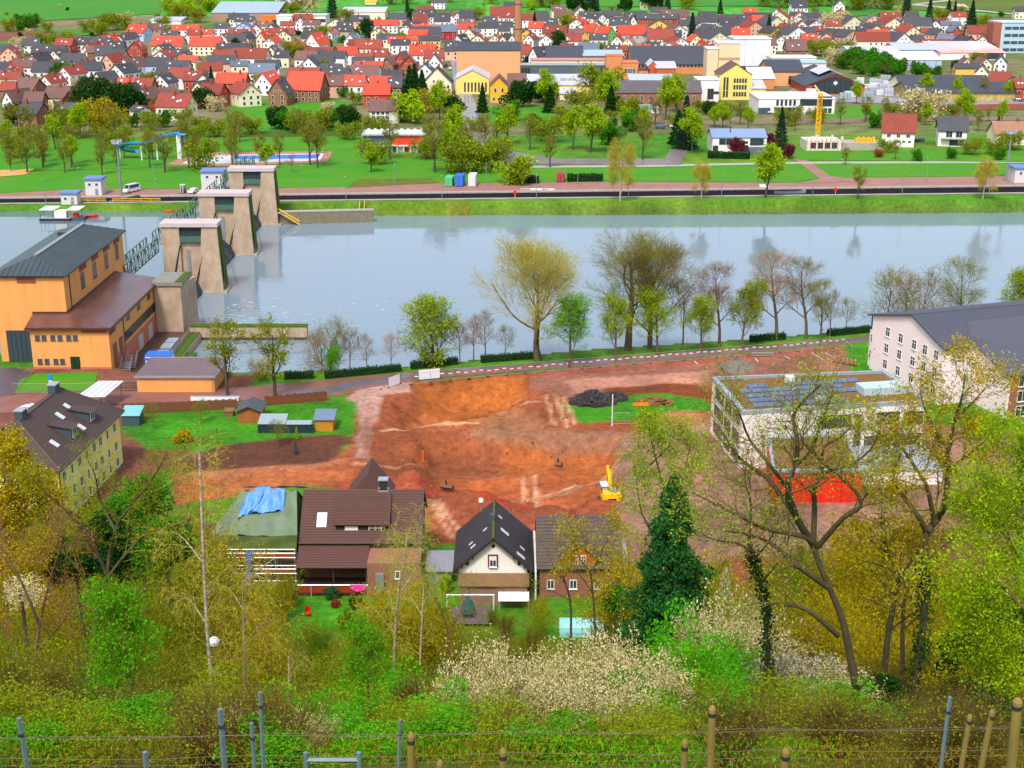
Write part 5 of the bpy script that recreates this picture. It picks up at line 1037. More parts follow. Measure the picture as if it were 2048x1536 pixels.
hall('factory_hall','tall-windowed yellow hall with pale roof at the wet road','factory',912,978,188,157,26,Myel,'gfront',4.2,Mlr,wins=((7,.22,.96,.14,.9,4.6,'d'),))
t,L_,he,rf=hall('villa','ochre villa with brown gable roof beside the yellow hall','villa',980,1016,206,172,16,Mochre,'gfront',4.2,mat('town_roof_b'),wins=((2,.1,.9,.62,1.2,2.0,'w'),(3,.08,.92,.12,1.2,1.6,'w')))
hall('villa_wing','ochre villa side wing under a broad brown roof','villa',1016,1052,204,178,14,Mochre,'gside',6.5,mat('town_roof_b'),wins=((3,.1,.9,.2,1.2,1.8,'w'),))
hall('gatehouse','small cream gatehouse with grey hipped roof in factory yard','gatehouse',1120,1152,200,188,10,Mcr,'gside',2.4,Mlr,wins=((2,.2,.9,.15,1.6,2.0,'d'),))
hall('brick_workshop','long low brown brick workshop with grey roof','workshop',1233,1402,216,186,18,Mbb,'gside',4.6,mat('grey_brown_roof',S(116,108,112,.7),.7,.25,.3),wins=((9,.04,.96,.5,1.3,2.2,'w'),(9,.04,.96,.08,1.3,2.0,'d')))
hall('metal_hall','pale blue-grey metal roofed hall behind the brown workshop','factory',1263,1352,192,172,22,Mlb,'shed',3.5,mat('blue_metal_roof',S(186,198,222,.85),.35,.08,.2))
t,L_,he,rf=hall('silo_tower','tall beige concrete silo tower with rust bands','silo',1434,1477,168,87,16,mat('silo_beige',S(240,214,176,.88),.85,.12,.25),'flat',0,M_white,.3)
for f in (.28,.6):
    m=MB();m.box(-L_/2-.1,-.15,he*f,L_/2+.1,-.01,he*f+1.2);m.build('rust_band',mat('rust_band',S(206,156,118),.8,.3,.5),t)
m=MB()
for k in range(12): m.bar((-L_/2+L_*k/11,.2,he+.4),(-L_/2+L_*k/11,.2,he+2.2),.12)
m.bar((-L_/2,.2,he+2.2),(L_/2,.2,he+2.2),.12);m.build('roof_railing',M_galv,t)
hall('silo_tower','lower beige stair tower left of the silo','silo',1412,1435,168,98,14,mat('silo_beige'),'flat',0,M_white,.3)
t,L_,he,rf=hall('cold_store','large white windowless cold store block','factory',1466,1538,150,78,20,mat('white_cladding',S(232,238,246,.88),.6,.04,.1),'flat',0,M_white,.5)
for k in range(3): m=MB();m.box(-L_/2+L_*(.3+.25*k)-.06,-.06,1,-L_/2+L_*(.3+.25*k)+.06,0,he-.2);m.build('panel_joint',M_grey,t)
t,L_,he,rf=hall('factory_office','tall yellow gabled office with grids of small windows','office',1437,1502,200,150,18,Myel,'gfront',5.2,mat('town_roof_b'))
me=win_mesh(1.0,1.05,0,M_wfr,M_glass)
for blk in (.06,.34,.6):
    for r_ in range(2):
        for k in range(5):
            o_=link('window',me[0],t,(-L_/2+L_*(.47+.085*k),0,he*(blk+.09*r_)+1.0));link('pane',me[1],o_)
    for r_ in range(3):
        for k in range(2):
            o_=link('window',me[0],t,(-L_/2+L_*(.16+.09*k),0,he*(blk+.085*r_)+.6));link('pane',me[1],o_)
hall('factory_annex','white low annex left of the yellow gabled office','annex',1394,1437,204,160,14,M_wr,'flat',0,M_white,.3,wins=((1,.5,.72,.12,3.0,5.0,'d'),(3,.74,.98,.35,1.2,1.4,'d')))
hall('factory_annex','yellow lean-to annex right of the gabled office','annex',1502,1530,200,178,12,Myel,'shed',3,Mlr)
hall('factory_annex','white tent-roofed store above the yellow lean-to','annex',1500,1548,178,158,14,Mbr,'shed',4.5,M_white)
t,L_,he,rf=hall('truss_hall','wide brick hall with dark glazed truss gable','factory',1610,1728,189,171,55,Mrb,'gfront',5.6,Mdr,1.0)
m=MB();m.add([(-L_*.36,-.15,he*.35),(L_*.36,-.15,he*.35),(L_*.4,-.15,he+.5),(0,-.15,he+4.4),(-L_*.4,-.15,he+.5)],[(0,1,2,3,4)]);gg=m.build('gable_glazing',mat('truss_glazing',S(66,84,92,.7),.3,.25,.6),t)
for k in range(9):
    x=-L_*.36+L_*.72*k/8;m=MB();m.bar((x,-.2,he*.35),(x,-.2,he+.5+3.9*(1-abs(x)/(L_*.4))),.22);m.build('mullion',M_dark,t)
m=MB();m.box(-L_*.42,-1.2,he*.3,L_*.42,-.2,he*.36);m.build('canopy',M_dark,t)
m=MB();m.add([(-1.2,-.3,he+1.2),(0,-.3,he),(1.2,-.3,he+1.2),(0,-.3,he+2.4)],[(0,1,2,3)]);m.build('diamond_emblem',M_white,t)
m=MB();m.slab([(-7,8,he+4.8),(-1,8,he+7.3),(-1,30,he+7.3),(-7,30,he+4.8)],.3);m.slab([(5,8,he+4.8),(-1,8,he+7.3),(-1,30,he+7.3),(5,30,he+4.8)],.3);m.build('skylight_ridge',Mlr,rf)
for k in range(3): m=MB();m.box(-L_*.3+k*L_*.3-2,-.12,0,-L_*.3+k*L_*.3+2,-.01,he*.28);m.build('loading_door',M_white if k != 1 else Mrb,t)
hall('store_hall','peach walled store hall left of the truss hall','factory',1536,1606,172,144,30,Mp,'gside',5,Mdr,wins=((1,.62,.74,.1,4,4.4,'d'),))
hall('loading_hall','white loading hall with turquoise roof edge','factory',1540,1630,158,116,16,M_wr,'flat',0,M_white,.3,wins=((7,.55,.95,.55,1.4,1.4,'d'),));hall('low_shed','long turquoise-roofed shed behind the truss hall','shed',1562,1650,166,127,8,M_wr,'shed',1.0,mat('turquoise_roof',S(170,196,200,.8),.5))
GRAF=mat('graffiti_wall',S(226,202,70,.85),.8,.8,.35,0,col2=S(150,128,122,.8),stretch=(1.6,1,1.6))
hall('graffiti_shed','long low shed with graffiti-painted yellow wall','shed',1816,2036,201,185,26,GRAF,'gside',3.6,Mdr,.8);hall('long_shed','long grey shed roof behind the graffiti shed','shed',1800,1982,188,170,22,Mcr,'gside',3.6,Mdr)
t,L_,he,rf=hall('warehouse','pale blue corrugated warehouse with white roof','warehouse',1792,1882,140,120,40,Mlb,'gside',3.0,M_white)
for k in range(4): m=MB();m.box(-L_/2+L_*(k+.5)/4-.12,-.1,-1,-L_/2+L_*(k+.5)/4+.12,0,he);m.build('wall_joint',M_slr,t)
hall('warehouse','white flat warehouse roof left behind blue warehouse','warehouse',1700,1800,128,106,40,Mlb,'gside',2.5,Mlr);hall('warehouse','salmon and white roofed supermarket below the office tower','supermarket',1880,2010,120,106,40,M_wr,'shed',4,mat('salmon_roof',S(240,140,110,.85),.6,.3,.03,0,col2=S(226,224,236,.85)),wins=((5,.5,.95,.1,5,4,'d'),))
hall('warehouse','grey-blue wide warehouse roof in the right background','warehouse',1790,1900,116,100,30,Mlb,'gside',3.0,mat('lilac_roof',S(190,196,224,.85),.4,.1,.1));hall('retail_hall','long cream retail hall with maroon flat roof','retail hall',1845,1905,108,88,22,Mcr,'flat',0,mat('town_roof_m'))
t,L_,he,rf=hall('office_tower','blue and white office block with bands of windows','office block',1998,2110,106,46,26,mat('office_cladding',S(186,212,226,.85),.5,.05,.2),'flat',0,mat('office_roof',S(196,206,214,.85),.5),.4)
for k in range(4):
    for j in range(7):
        m=MB();m.box(-L_/2+L_*(.06+.13*j),-.15,he*(.06+.24*k),-L_/2+L_*(.06+.13*j)+L_*.115,-.01,he*(.06+.24*k)+he*.1);m.build('window',M_glassb,t)
m=MB();m.box(-L_/2-5,.5,-2,-L_/2-.02,14,he);m.build('stair_tower',mat('office_brick',S(176,104,86,.8),.8,.1,.4),t)
hall('sports_hall','long brown-walled hall with bright blue-white roof at field edge','hall',424,556,42,26,40,mat('brown_hall',S(186,146,128,.8),.8,.1,.1),'shed',7,mat('blue_white_roof',S(170,192,214,.85),.35,.2,.2));
hall('school','long white school wing with blue windows','school',582,652,54,31,24,M_wr,'flat',0,mat('school_roof',S(196,208,226,.85),.5),.6,wins=((16,.02,.98,.4,2.4,2.6,'d'),));hall('school_block','white school block between orange cube and school wing','school',554,584,58,32,22,M_wr,'flat',0,M_white,.3,wins=((3,.2,.9,.3,1.8,2,'d'),));hall('school_cube','bright orange cube block of the school','school',523,554,52,34,16,mat('orange_cladding',S(252,130,20,.9),.6),'flat',0,M_orange,.2,wins=((1,.74,.98,.1,4,4,'d'),));hall('school_cube','small orange window cube on the white school wing','school',620,632,48,30,4,mat('orange_cladding'),'flat',0,M_orange,.2,wins=((2,.2,.8,.3,1.4,2.4,'d'),))
hall('retail_hall','long beige hall with white roof behind the town','hall',682,770,40,25,26,Mcr,'shed',3,Mlr);hall('shed','low white shed with solar roof left of the town','shed',300,362,50,42,20,M_wr,'shed',2,Mlr);hall('farm_shed','yellow roofed farm shed at the top edge','shed',730,752,10,5,20,Mcr,'shed',4,M_yel);hall('farm_shed','pale farm shed on the far field track','shed',1917,1936,22,15,14,M_white,'shed',2,mat('salmon_roof'));hall('farm_shed','red and white farm shed left of the far conifer','shed',548,588,12,6,20,M_red,'shed',3,Mlr)
# chimney
c_=G(1036.5,152);ch=thing('factory_chimney',(c_.x,c_.y+12,c_.z),'tall slender brick factory chimney beside the peach hall','chimney')
m=MB();hh=56;m.lathe([(2.35,0),(2.3,4),(1.75,hh*.98),(1.95,hh*.985),(1.95,hh)],0,0,20);m.build('stack',mat('chimney_brick',S(206,140,96,.82),.85,.25,.6),ch);
for z in (24.5,38,46): m=MB();r_=2.3-.55*z/hh+.07;m.lathe([(r_,z),(r_,z+.5)],0,0,20);m.build('iron_band',M_gutter,ch)
m=MB();m.bar((0,-2.35,2),(0,-1.8,hh),.16);m.build('ladder',M_grey,ch)
# ------------------------------------------------------------------ houses by the river meadow
def gab(name,label,x0,x1,pyb,pye,depth,rise,wall,roofm,roof='gside',wins=(),rot=0.0,cat='house'):
    t,L_,he,rf=hall(name,label,cat,x0,x1,pyb,pye,depth,wall,roof,rise,roofm,.6,wins,rot);m=MB();m.cbox(L_*.12,depth/2,he+rise-.6,.9,.9,1.8);m.build('chimney',M_brick,rf);return t,L_,he,rf
t,L_,he,rf=gab('white_house','white three-storey house with grey-brown roof above the pool',740,797,247,222,11,4.0,M_wr,mat('town_roof_b'),wins=((4,.05,.7,.68,1.4,1.4,'w'),(4,.05,.7,.36,1.4,1.4,'w'),(3,.05,.7,.06,1.4,1.2,'w')))
t,L_,he,rf=hall('bathhouse','red and white pool house with stepped blue-white roof','pool house',728,848,304,271,12,M_white,'flat',0,M_galv,.8)
m=MB();m.box(-L_*.02,-.15,he*.42,L_*.5,-.01,he*.95);m.build('red_panel',mat('pool_red',S(222,60,40),.6),t);m=MB();m.box(-L_*.5,-.15,he*.42,-L_*.04,-.01,he*.95);m.build('glazing',mat('pool_glass',S(70,90,110),.3),t)
for k in range(10): m=MB();m.box(-L_/2+L_*k/9-.15,-1.4,0,-L_/2+L_*k/9+.15,-1.1,he*.42);m.build('column',M_white,t)
m=MB();m.box(-L_/2-.6,-1.6,he*.38,L_/2+.6,-.16,he*.43);m.build('balcony_slab',M_white,t)
for k in range(9):
    m=MB();x=-L_/2+L_*(k+.3)/9;m.add([(x,0,he+.46),(x+2,0,he+.46),(x+2,10,he+.46),(x,10,he+.46),(x,0,he+1.4),(x,10,he+1.4)],[(4,1,2,5),(0,4,5,3),(0,1,4),(3,5,2)]);m.build('roof_hood',M_white,rf)
for k in range(5): m=MB();m.box(-L_/2+L_*(.08+.2*k),-.12,.1,-L_/2+L_*(.08+.2*k)+1.6,-.01,he*.34);m.build('door',M_red if k % 2 else M_blue,t)
t,L_,he,rf=hall('modern_house','white modern house with blue roof beside red shrub','house',1424,1532,306,276,14,M_wr,'gside',2.2,mat('blue_roof',S(140,164,208,.8),.4,.08,.2),.3,wins=((3,.12,.5,.55,2.4,2.2,'d'),(1,.56,.66,.62,1.8,.9,'d'),(1,.7,.94,.5,5,2.6,'d'),(1,.52,.66,.05,3,2.6,'d'),(1,.02,.1,.05,2,2.4,'d')))
m=MB();m.box(L_*.16,-3,0,L_*.5,-.02,he*.42);m.build('grey_annex',mat('slate_grey_wall',S(96,106,118),.6),t);m=MB();m.cyl(-L_*.15,4,he,he+3.4,.2,8);m.build('flue',M_dark,t)
gab('white_house','white house with maroon roof and five skylights by the meadow',1764,1826,294,264,11,6.0,M_wr,mat('town_roof_m'),wins=((3,.05,.95,.62,1.4,1.4,'w'),(3,.4,.95,.3,1.2,.8,'w')),rot=-14)
t,L_,he,rf=gab('white_house','white house with slate roof and balcony in the right meadow',1876,1930,293,261,10,4.6,M_wr,mat('town_roof_d'),wins=((2,.2,.9,.55,2.4,2.4,'w'),(1,.4,.9,.06,5,2.6,'d')),rot=-12)
m=MB();m.box(-L_*.4,-1.6,he*.46,L_*.5,-.02,he*.5);m.build('balcony',M_grey,t);m=MB();m.bar((-L_*.4,-1.6,he*.6),(L_*.5,-1.6,he*.6),.1);m.build('balcony_rail',M_galv,t)
gab('cream_house','low cream house with tan roof at the right edge',1990,2070,290,268,10,4.0,Mcr,mat('tan_roof',S(176,130,104,.8),.8,.2,.5),wins=((4,.1,.9,.3,1.6,1.6,'w'),))
t,L_,he,rf=hall('modern_villa','white modern building with balcony beside the yellow crane','office building',1516,1668,228,198,26,M_wr,'flat',0,M_white,.3,wins=((5,.22,.5,.55,1.1,2.6,'d'),(1,.58,.74,.55,8,3.6,'d'),(1,.8,.95,.5,6,4.5,'d'),(3,.8,.97,.06,1.6,2.2,'d'),(1,.25,.45,.02,9,2.8,'d')))
m=MB();m.box(-L_*.3,-2,he*.44,L_*.06,-.02,he*.48);m.build('balcony',M_grey,t);m=MB();m.box(-L_/2-.02,-.2,0,-L_*.34,-.02,he*.42);m.build('garage_front',M_lead,t)
# house under construction
t,L_,he,rf=hall('house_shell','roofless new house under construction with white block walls','construction',1612,1682,302,282,11,mat('block_wall',S(236,224,214,.85),.9,.1,1),'flat',0,M_conc,.1,wins=((4,.1,.9,.25,2.0,2.2,'d'),));bpy.data.objects.remove(rf)
for k in range(8): m=MB();m.box(-L_/2+L_*k/7-.3,-.1,he,-L_/2+L_*k/7+.5,.4,he+1.2+.5*(k % 3));m.build('wall_block',mat('block_wall'),t)
m=MB();m.box(L_/2+.05,1,-1,L_/2+16,10,he*.75);m.build('grey_wing',M_conc,t)
for k in range(8): m=MB();m.box(L_/2+6+k*.9,3,he*.75+.02,L_/2+6.7+k*.9,5,he*.75+1.4+.4*(k % 2));m.build('formwork',M_yel,t)
for k in range(10): m=MB();m.bar((-L_/2+L_*k/9,-.6,0),(-L_/2+L_*k/9,-.6,he+.8),.1);m.build('prop',mat('prop_red',S(190,70,50),.6),t)
# crane
b_=P(1641,284);cr=thing('tower_crane',(b_.x,b_.y+6,0),'yellow lattice tower crane above the house shell','crane');Hc=18.0
m=MB();s_=.75
for sx in (-s_,s_):
    for sy in (-s_,s_): m.bar((sx,sy,0),(sx,sy,Hc),.22)
m.build('mast',M_yel,cr);m=MB();n=20
for k in range(n):
    z0,z1=Hc*k/n,Hc*(k+1)/n;d=1 if k % 2 else -1
    m.bar((-s_*d,-s_,z0),(s_*d,-s_,z1),.14);m.bar((-s_*d,s_,z0),(s_*d,s_,z1),.14);m.bar((s_,-s_*d,z0),(s_,s_*d,z1),.14);m.bar((-s_,-s_*d,z0),(-s_,s_*d,z1),.14);m.bar((-s_,-s_,z1),(s_,-s_,z1),.12)
m.build('lattice',M_yel,cr);m=MB();m.cbox(0,0,-.3,4.5,4.5,1.4);m.build('ballast',M_conc,cr);m=MB();m.bar((0,0,Hc),(3,24,Hc+.3),.6);m.bar((0,0,Hc),(-1,-6,Hc),.8);m.build('jib',M_yel,cr)
# swimming pool with cover
po=[P(x,y) for x,y in ((365,328),(388,312),(648,308),(640,322),(430,328))]
pl=thing('swimming_pool',tuple(sum(po,Vector())/5),'outdoor swimming pool under blue and white covers','pool')
m=MB();m.prism([tuple(p[:2]) for p in po],.1,.22);part(pl,'rim',m,mat('pool_rim',S(222,208,200,.85),.6))
a,b,c2_,d2_=P(395,314),P(642,310),P(634,318),P(392,322)
m=MB();m.prism([tuple(p[:2]) for p in (P(470,313),b,c2_,P(466,320))],.23,.3);part(pl,'blue_cover',m,mat('pool_cover',S(60,120,230,.85),.5,.15,.3))
m=MB();m.prism([tuple(p[:2]) for p in (P(378,326),P(388,316),P(466,314),P(462,320),P(620,319),P(615,321),P(430,326))],.235,.29);part(pl,'white_cover',m,mat('pool_white',S(214,226,240,.85),.4,.3,.3))
# water slide
ws=thing('water_slide',tuple(P(330,320)),'bright blue winding water slide on white columns','water slide')
base_y=P(330,318).y;pts=[PY(x,y,base_y+dy) for x,y,dy in ((357,268,0),(345,270,0),(325,275,-2),(312,279,-3),(304,284,-4),(290,288,-4),(262,288,-2),(243,291,0),(240,297,3),(255,302,4),(274,304,2))]
def smoothpts(p,n=6):
    out=[]
    for i in range(len(p)-1):
        p0,p1,p2,p3=p[max(i-1,0)],p[i],p[i+1],p[min(i+2,len(p)-1)]
        for k in range(n):
            t_=k/n;out.append(.5*((2*p1)+(p2-p0)*t_+(2*p0-5*p1+4*p2-p3)*t_*t_+(3*p1-p0-3*p2+p3)*t_**3))
    return out+[p[-1]]
m=MB();sp_=smoothpts(pts);n=len(sp_)
k0=len(m.v)
for i,p in enumerate(sp_):
    d=(sp_[min(i+1,n-1)]-sp_[max(i-1,0)]);d.z=0;d.normalize();l=Vector((-d.y,d.x,0))
    for a_ in (-1,-.7,-.4,0,.4,.7,1): m.v.append(tuple(p+l*1.0*math.sin(a_*1.57)+Vector((0,0,1.1*(1-math.cos(a_*1.57))-.4))))
for i in range(n-1):
    for j in range(6): m.f.append((i*7+j,i*7+j+1,(i+1)*7+j+1,(i+1)*7+j));m.m.append(0)
part(ws,'chute',m,mat('slide_blue',S(60,160,240,.85),.35,.1,.5))
for i in (2,4): m=MB();p=PY(350+i*2,268,base_y);m.cyl(p.x,p.y,0,p.z,.45,10);part(ws,'column',m,M_white)
for i in (18,32,46): m=MB();p=sp_[i];m.cyl(p.x,p.y,0,p.z-.4,.25,8);part(ws,'column',m,M_white)
m=MB();p=pts[0];m.cbox(p.x+1,p.y,p.z-.3,3,3,.3);m.bar((p.x+2,p.y,0),(p.x+2,p.y,p.z),.3);part(ws,'platform',m,mat('slide_blue'))
# ------------------------------------------------------------------ trees
def _nrm(v):
    l=math.sqrt(v[0]*v[0]+v[1]*v[1]+v[2]*v[2])+1e-9;return (v[0]/l,v[1]/l,v[2]/l)
class Tree:
    """grows branches as polylines; wood() and twigs() turn them into tubes, leaves() into small faces"""
    def __init__(s,seed,spec): s.r=random.Random(seed);s.g=np.random.default_rng(seed);s.spec=spec;s.br=[]
    def grow(s,p,d,L_,r,lev):
        sp=s.spec[lev];n=sp['n'];pts=[p];R_=s.r
        for i in range(n):
            d=_nrm((d[0]+R_.gauss(0,sp['wob']),d[1]+R_.gauss(0,sp['wob']),d[2]+R_.gauss(0,sp['wob'])*.7+sp.get('up',0)))
            p=(p[0]+d[0]*L_/n,p[1]+d[1]*L_/n,p[2]+d[2]*L_/n);pts.append(p)
        s.limb(pts,r,lev,L_)
    def limb(s,pts,r,lev,L_=None,taper=None):
        sp=s.spec[lev];R_=s.r;n=len(pts)-1
        if L_ is None: L_=sum(math.dist(pts[i],pts[i+1]) for i in range(n))
        tp=sp.get('taper',.35) if taper is None else taper
        rad=[r*(1-(1-tp)*i/n) for i in range(n+1)];s.br.append((lev,pts,rad))
        if lev+1 >= len(s.spec): return
        nc=sp['kids'];nc=max(1,int(round(nc*R_.uniform(.8,1.2)))) if sp.get('per') is None else max(1,int(L_*sp['per']))
        cs=s.spec[lev+1];a0=R_.uniform(0,6.28)
        for k in range(nc):
            t=sp['t0']+(1-sp['t0'])*((k+R_.random())/nc)**sp.get('tp',.8);x=t*n;i=min(int(x),n-1);f=x-i
            p=tuple(pts[i][j]*(1-f)+pts[i+1][j]*f for j in range(3));d=_nrm(tuple(pts[i+1][j]-pts[i][j] for j in range(3)))
            u=_nrm((d[1],-d[0],.01) if abs(d[2]) < .95 else (1,0,0));v=(d[1]*u[2]-d[2]*u[1],d[2]*u[0]-d[0]*u[2],d[0]*u[1]-d[1]*u[0])
            a=a0+k*2.4+R_.uniform(-.5,.5);an=math.radians(sp['ang']*R_.uniform(.65,1.3));c,s_=math.cos(an),math.sin(an)
            nd=_nrm(tuple(d[j]*c+(u[j]*math.cos(a)+v[j]*math.sin(a))*s_ for j in range(3)))
            cl=cs['len']*R_.uniform(.65,1.25)*(1-sp.get('fall',.45)*t);rr=max(rad[i]*sp.get('rr',.55)*R_.uniform(.7,1.1),cs['rmin'])
            s.grow(p,nd,cl,rr,lev+1)
    def tubes(s,levs,sides):
        groups={}
        for lev,pts,rad in s.br:
            if lev in levs: groups.setdefault((len(pts),sides[lev]),[]).append((pts,rad))
        VV,FF,off=[],[],0
        for (n,k),lst in groups.items():
            Pp=np.array([a for a,b in lst]);Rr=np.array([b for a,b in lst]);T=np.gradient(Pp,axis=1);T /= np.linalg.norm(T,axis=2,keepdims=True)+1e-9
            up=np.where(np.abs(T[...,2:3]) < .95,np.array([0.,0,1]),np.array([1.,0,0]));A_=np.cross(T,up);A_ /= np.linalg.norm(A_,axis=2,keepdims=True)+1e-9;B_=np.cross(T,A_)
            th=np.arange(k)*2*np.pi/k;ring=A_[:,:,None]*np.cos(th)[:,None]+B_[:,:,None]*np.sin(th)[:,None];V=Pp[:,:,None]+ring*Rr[:,:,None,None]
            nb=len(lst);base=off+(np.arange(nb)[:,None,None]*n+np.arange(n-1)[None,:,None])*k;j=np.arange(k);j2=(j+1) % k
            F_=np.stack([base+j,base+j2,base+k+j2,base+k+j],-1).reshape(-1,4);VV.append(V.reshape(-1,3));FF.append(F_);off += nb*n*k
        return (np.concatenate(VV),np.concatenate(FF)) if VV else (np.zeros((0,3)),np.zeros((0,4),int))
    def tips(s,lev,per=3):
        out=[]
        for l,pts,rad in s.br:
            if l == lev:
                a=np.array(pts);t=s.g.random(per)*(len(pts)-1);i=np.minimum(t.astype(int),len(pts)-2);f=(t-i)[:,None];out.append(a[i]*(1-f)+a[i+1]*f)
        return np.concatenate(out) if out else np.zeros((0,3))
def leaf_quads(pos,size,g,jit=.15,flat=0.0,asp=.65):
    n=len(pos);pos=pos+g.normal(0,jit,(n,3));a=g.normal(size=(n,3));a[:,2] *= 1-flat;a /= np.linalg.norm(a,axis=1,keepdims=True)+1e-9
    b=np.cross(a,g.normal(size=(n,3)));b /= np.linalg.norm(b,axis=1,keepdims=True)+1e-9;s_=(size*g.uniform(.6,1.35,n))[:,None]
    V=np.stack([pos-a*s_,pos+b*s_*asp*.8,pos+a*s_,pos-b*s_*asp*.8],1).reshape(-1,3);F_=np.arange(4*n).reshape(n,4);return V,F_
def join(*vf):
    V,F_,o=[],[],0
    for v,f in vf: V.append(v);F_.append(f+o);o += len(v)
    return np.concatenate(V),np.concatenate(F_)
def mesh2(name,a,ma,b=None,mb_=None):
    """mesh of one or two (V, F) sets with their materials"""
    if b is None or len(b[0]) == 0: me=np_mesh(name,a[0],a[1],ma);return me
    V,F_=join(a,b);me=np_mesh(name,V,F_,ma);me.materials.append(mb_);mi=np.zeros(len(F_),np.int32);mi[len(a[1]):]=1;me.polygons.foreach_set('material_index',mi);return me
def leafmat(name,c,k=.72,isl=.3,tr=.35): return mat(name,S(*c,k),.7,.35,.6,0,island=isl,trans=tr,spec=.2)
BARK=mat('bark_brown',S(134,110,84,.78),.95,.4,3,.4);BARKD=mat('bark_dark',S(100,90,76,.75),.95,.4,3,.4);BARKM=mat('bark_mossy',S(104,100,58,.75),.95,.55,1.6,.5,col2=S(78,64,54,.72));BIRCH=mat('birch_bark',S(226,210,186,.8),.8,.7,2.5,.1,stretch=(1,1,3),col2=S(120,104,88,.8))
TWO=mat('twig_olive',S(136,130,20,.8),.9);TWB=mat('twig_brown',S(136,108,62,.8),.9);TWG=mat('twig_gold',S(200,182,84,.8),.9);TWP=mat('twig_pink',S(184,146,128,.8),.9);TWD=mat('twig_dark',S(86,76,68,.7),.9)
L_br=leafmat('leaf_bright',(108,216,8),.78);L_yg=leafmat('leaf_yellowgreen',(178,214,8),.8);L_yl=leafmat('leaf_yellow',(218,192,2),.8);L_ol=leafmat('leaf_olive',(160,182,6),.8);L_gr=leafmat('leaf_green',(76,160,12),.75);L_dk=leafmat('leaf_dark',(40,98,24),.72);L_dk2=leafmat('leaf_conifer',(46,92,60),.75);L_wh=leafmat('blossom_white',(244,236,208),.85,.2,.2);L_cr=leafmat('blossom_cream',(246,230,172),.85,.2,.2);L_rd=leafmat('leaf_red',(130,40,60),.8);L_or=leafmat('leaf_rust',(200,120,60),.75);L_go=leafmat('leaf_gold',(202,184,16),.8)
def spec(H,k1,k2,k3,l1,l2,l3,a0=45,a1=45,a2=40,w=.12,up1=.12,r3=.012,r4=.008,k4=0,l4=.5):
    s=[dict(n=8,wob=.05,up=.05,kids=k1,t0=.22,ang=a0,fall=.55,rr=.5,len=H,rmin=.1,taper=.2),dict(n=6,wob=w,up=up1,kids=k2,t0=.2,ang=a1,fall=.5,rr=.5,len=l1,rmin=.03,taper=.25),
         dict(n=4,wob=w*1.2,up=.05,kids=k3,t0=.15,ang=a2,fall=.4,rr=.55,len=l2,rmin=r3*1.4,taper=.4),dict(n=3,wob=w*1.3,up=.03,kids=k4,t0=.1,ang=40,fall=.3,rr=.6,len=l3,rmin=r3,taper=.5)]
    if k4: s.append(dict(n=2,wob=.2,up=0,kids=0,t0=0,ang=30,len=l4,rmin=r4,taper=.6))
    return s
SIDES=[8,6,4,3,3]
PROTO={}
def proto(key,seed,H,r0,sp,bark,twig,leaf=None,per=0,lsize=.12,jit=.2,leaf_lev=-1,trunkcut=2):
    t=Tree(seed,sp);t.grow((0,0,-.3),(0,0,1),H,r0,0);nl=len(sp)
    wood=t.tubes(set(range(trunkcut)),SIDES);tw=t.tubes(set(range(trunkcut,nl)),SIDES)
    lv=None
    if leaf and per: lv=leaf_quads(t.tips(nl-1 if leaf_lev < 0 else leaf_lev,per),lsize,t.g,jit)
    PROTO[key]=(np_mesh('trunk',*wood,bark),mesh2('crown',tw,twig,lv,leaf) if lv else np_mesh('crown',*tw,twig),H)
proto('willow',1,11,.42,spec(11,18,11,8,8.6,3.8,2.2,52,36,32,.09,.13,.014,.01,5,1.3),BARK,TWG,L_yg,1,.07,.1)
proto('spread',2,13,.45,spec(13,12,9,7,8.5,3.6,2.0,50,40,36,.13,.12,.012,.008,4,1.1),BARK,TWO,L_ol,1,.06,.1)
proto('round',3,12,.3,spec(12,13,9,7,5.6,2.6,1.6,48,40,36,.12,.1,.012,.009,4,.9),BARK,TWB,L_ol,1,.05,.1)
proto('leafy',4,9,.22,spec(9,12,9,6,4.4,2.2,1.3,55,45,40,.12,.1,.014,.011,3,.6),BARK,TWO,L_br,3,.11,.15)
proto('yleaf',5,11,.26,spec(11,12,9,7,5.2,2.4,1.5,42,38,36,.10,.14,.014,.011,3,.7),BARK,TWO,L_yg,3,.11,.15)
proto('small',6,5,.1,spec(5,10,7,5,2.6,1.4,.9,45,42,38,.14,.1,.009,.007,3,.5),BARK,TWB,L_ol,1,.035,.08)
proto('far_bare',7,11,.35,spec(11,10,8,7,5.5,2.6,1.7,50,42,38,.13,.1,.04,.03),BARKD,TWB,L_ol,2,.22,.4)
proto('far_leaf',8,10,.3,spec(10,9,8,6,4.6,2.4,1.5,50,45,40,.13,.1,.03,.03),BARKD,TWO,L_yg,9,.3,.5)
proto('weep',9,12,.25,spec(12,14,9,7,3.6,2.2,1.8,60,40,30,.1,-.06,.02,.015,3,1.2),BIRCH,TWG,L_yl,3,.11,.2)
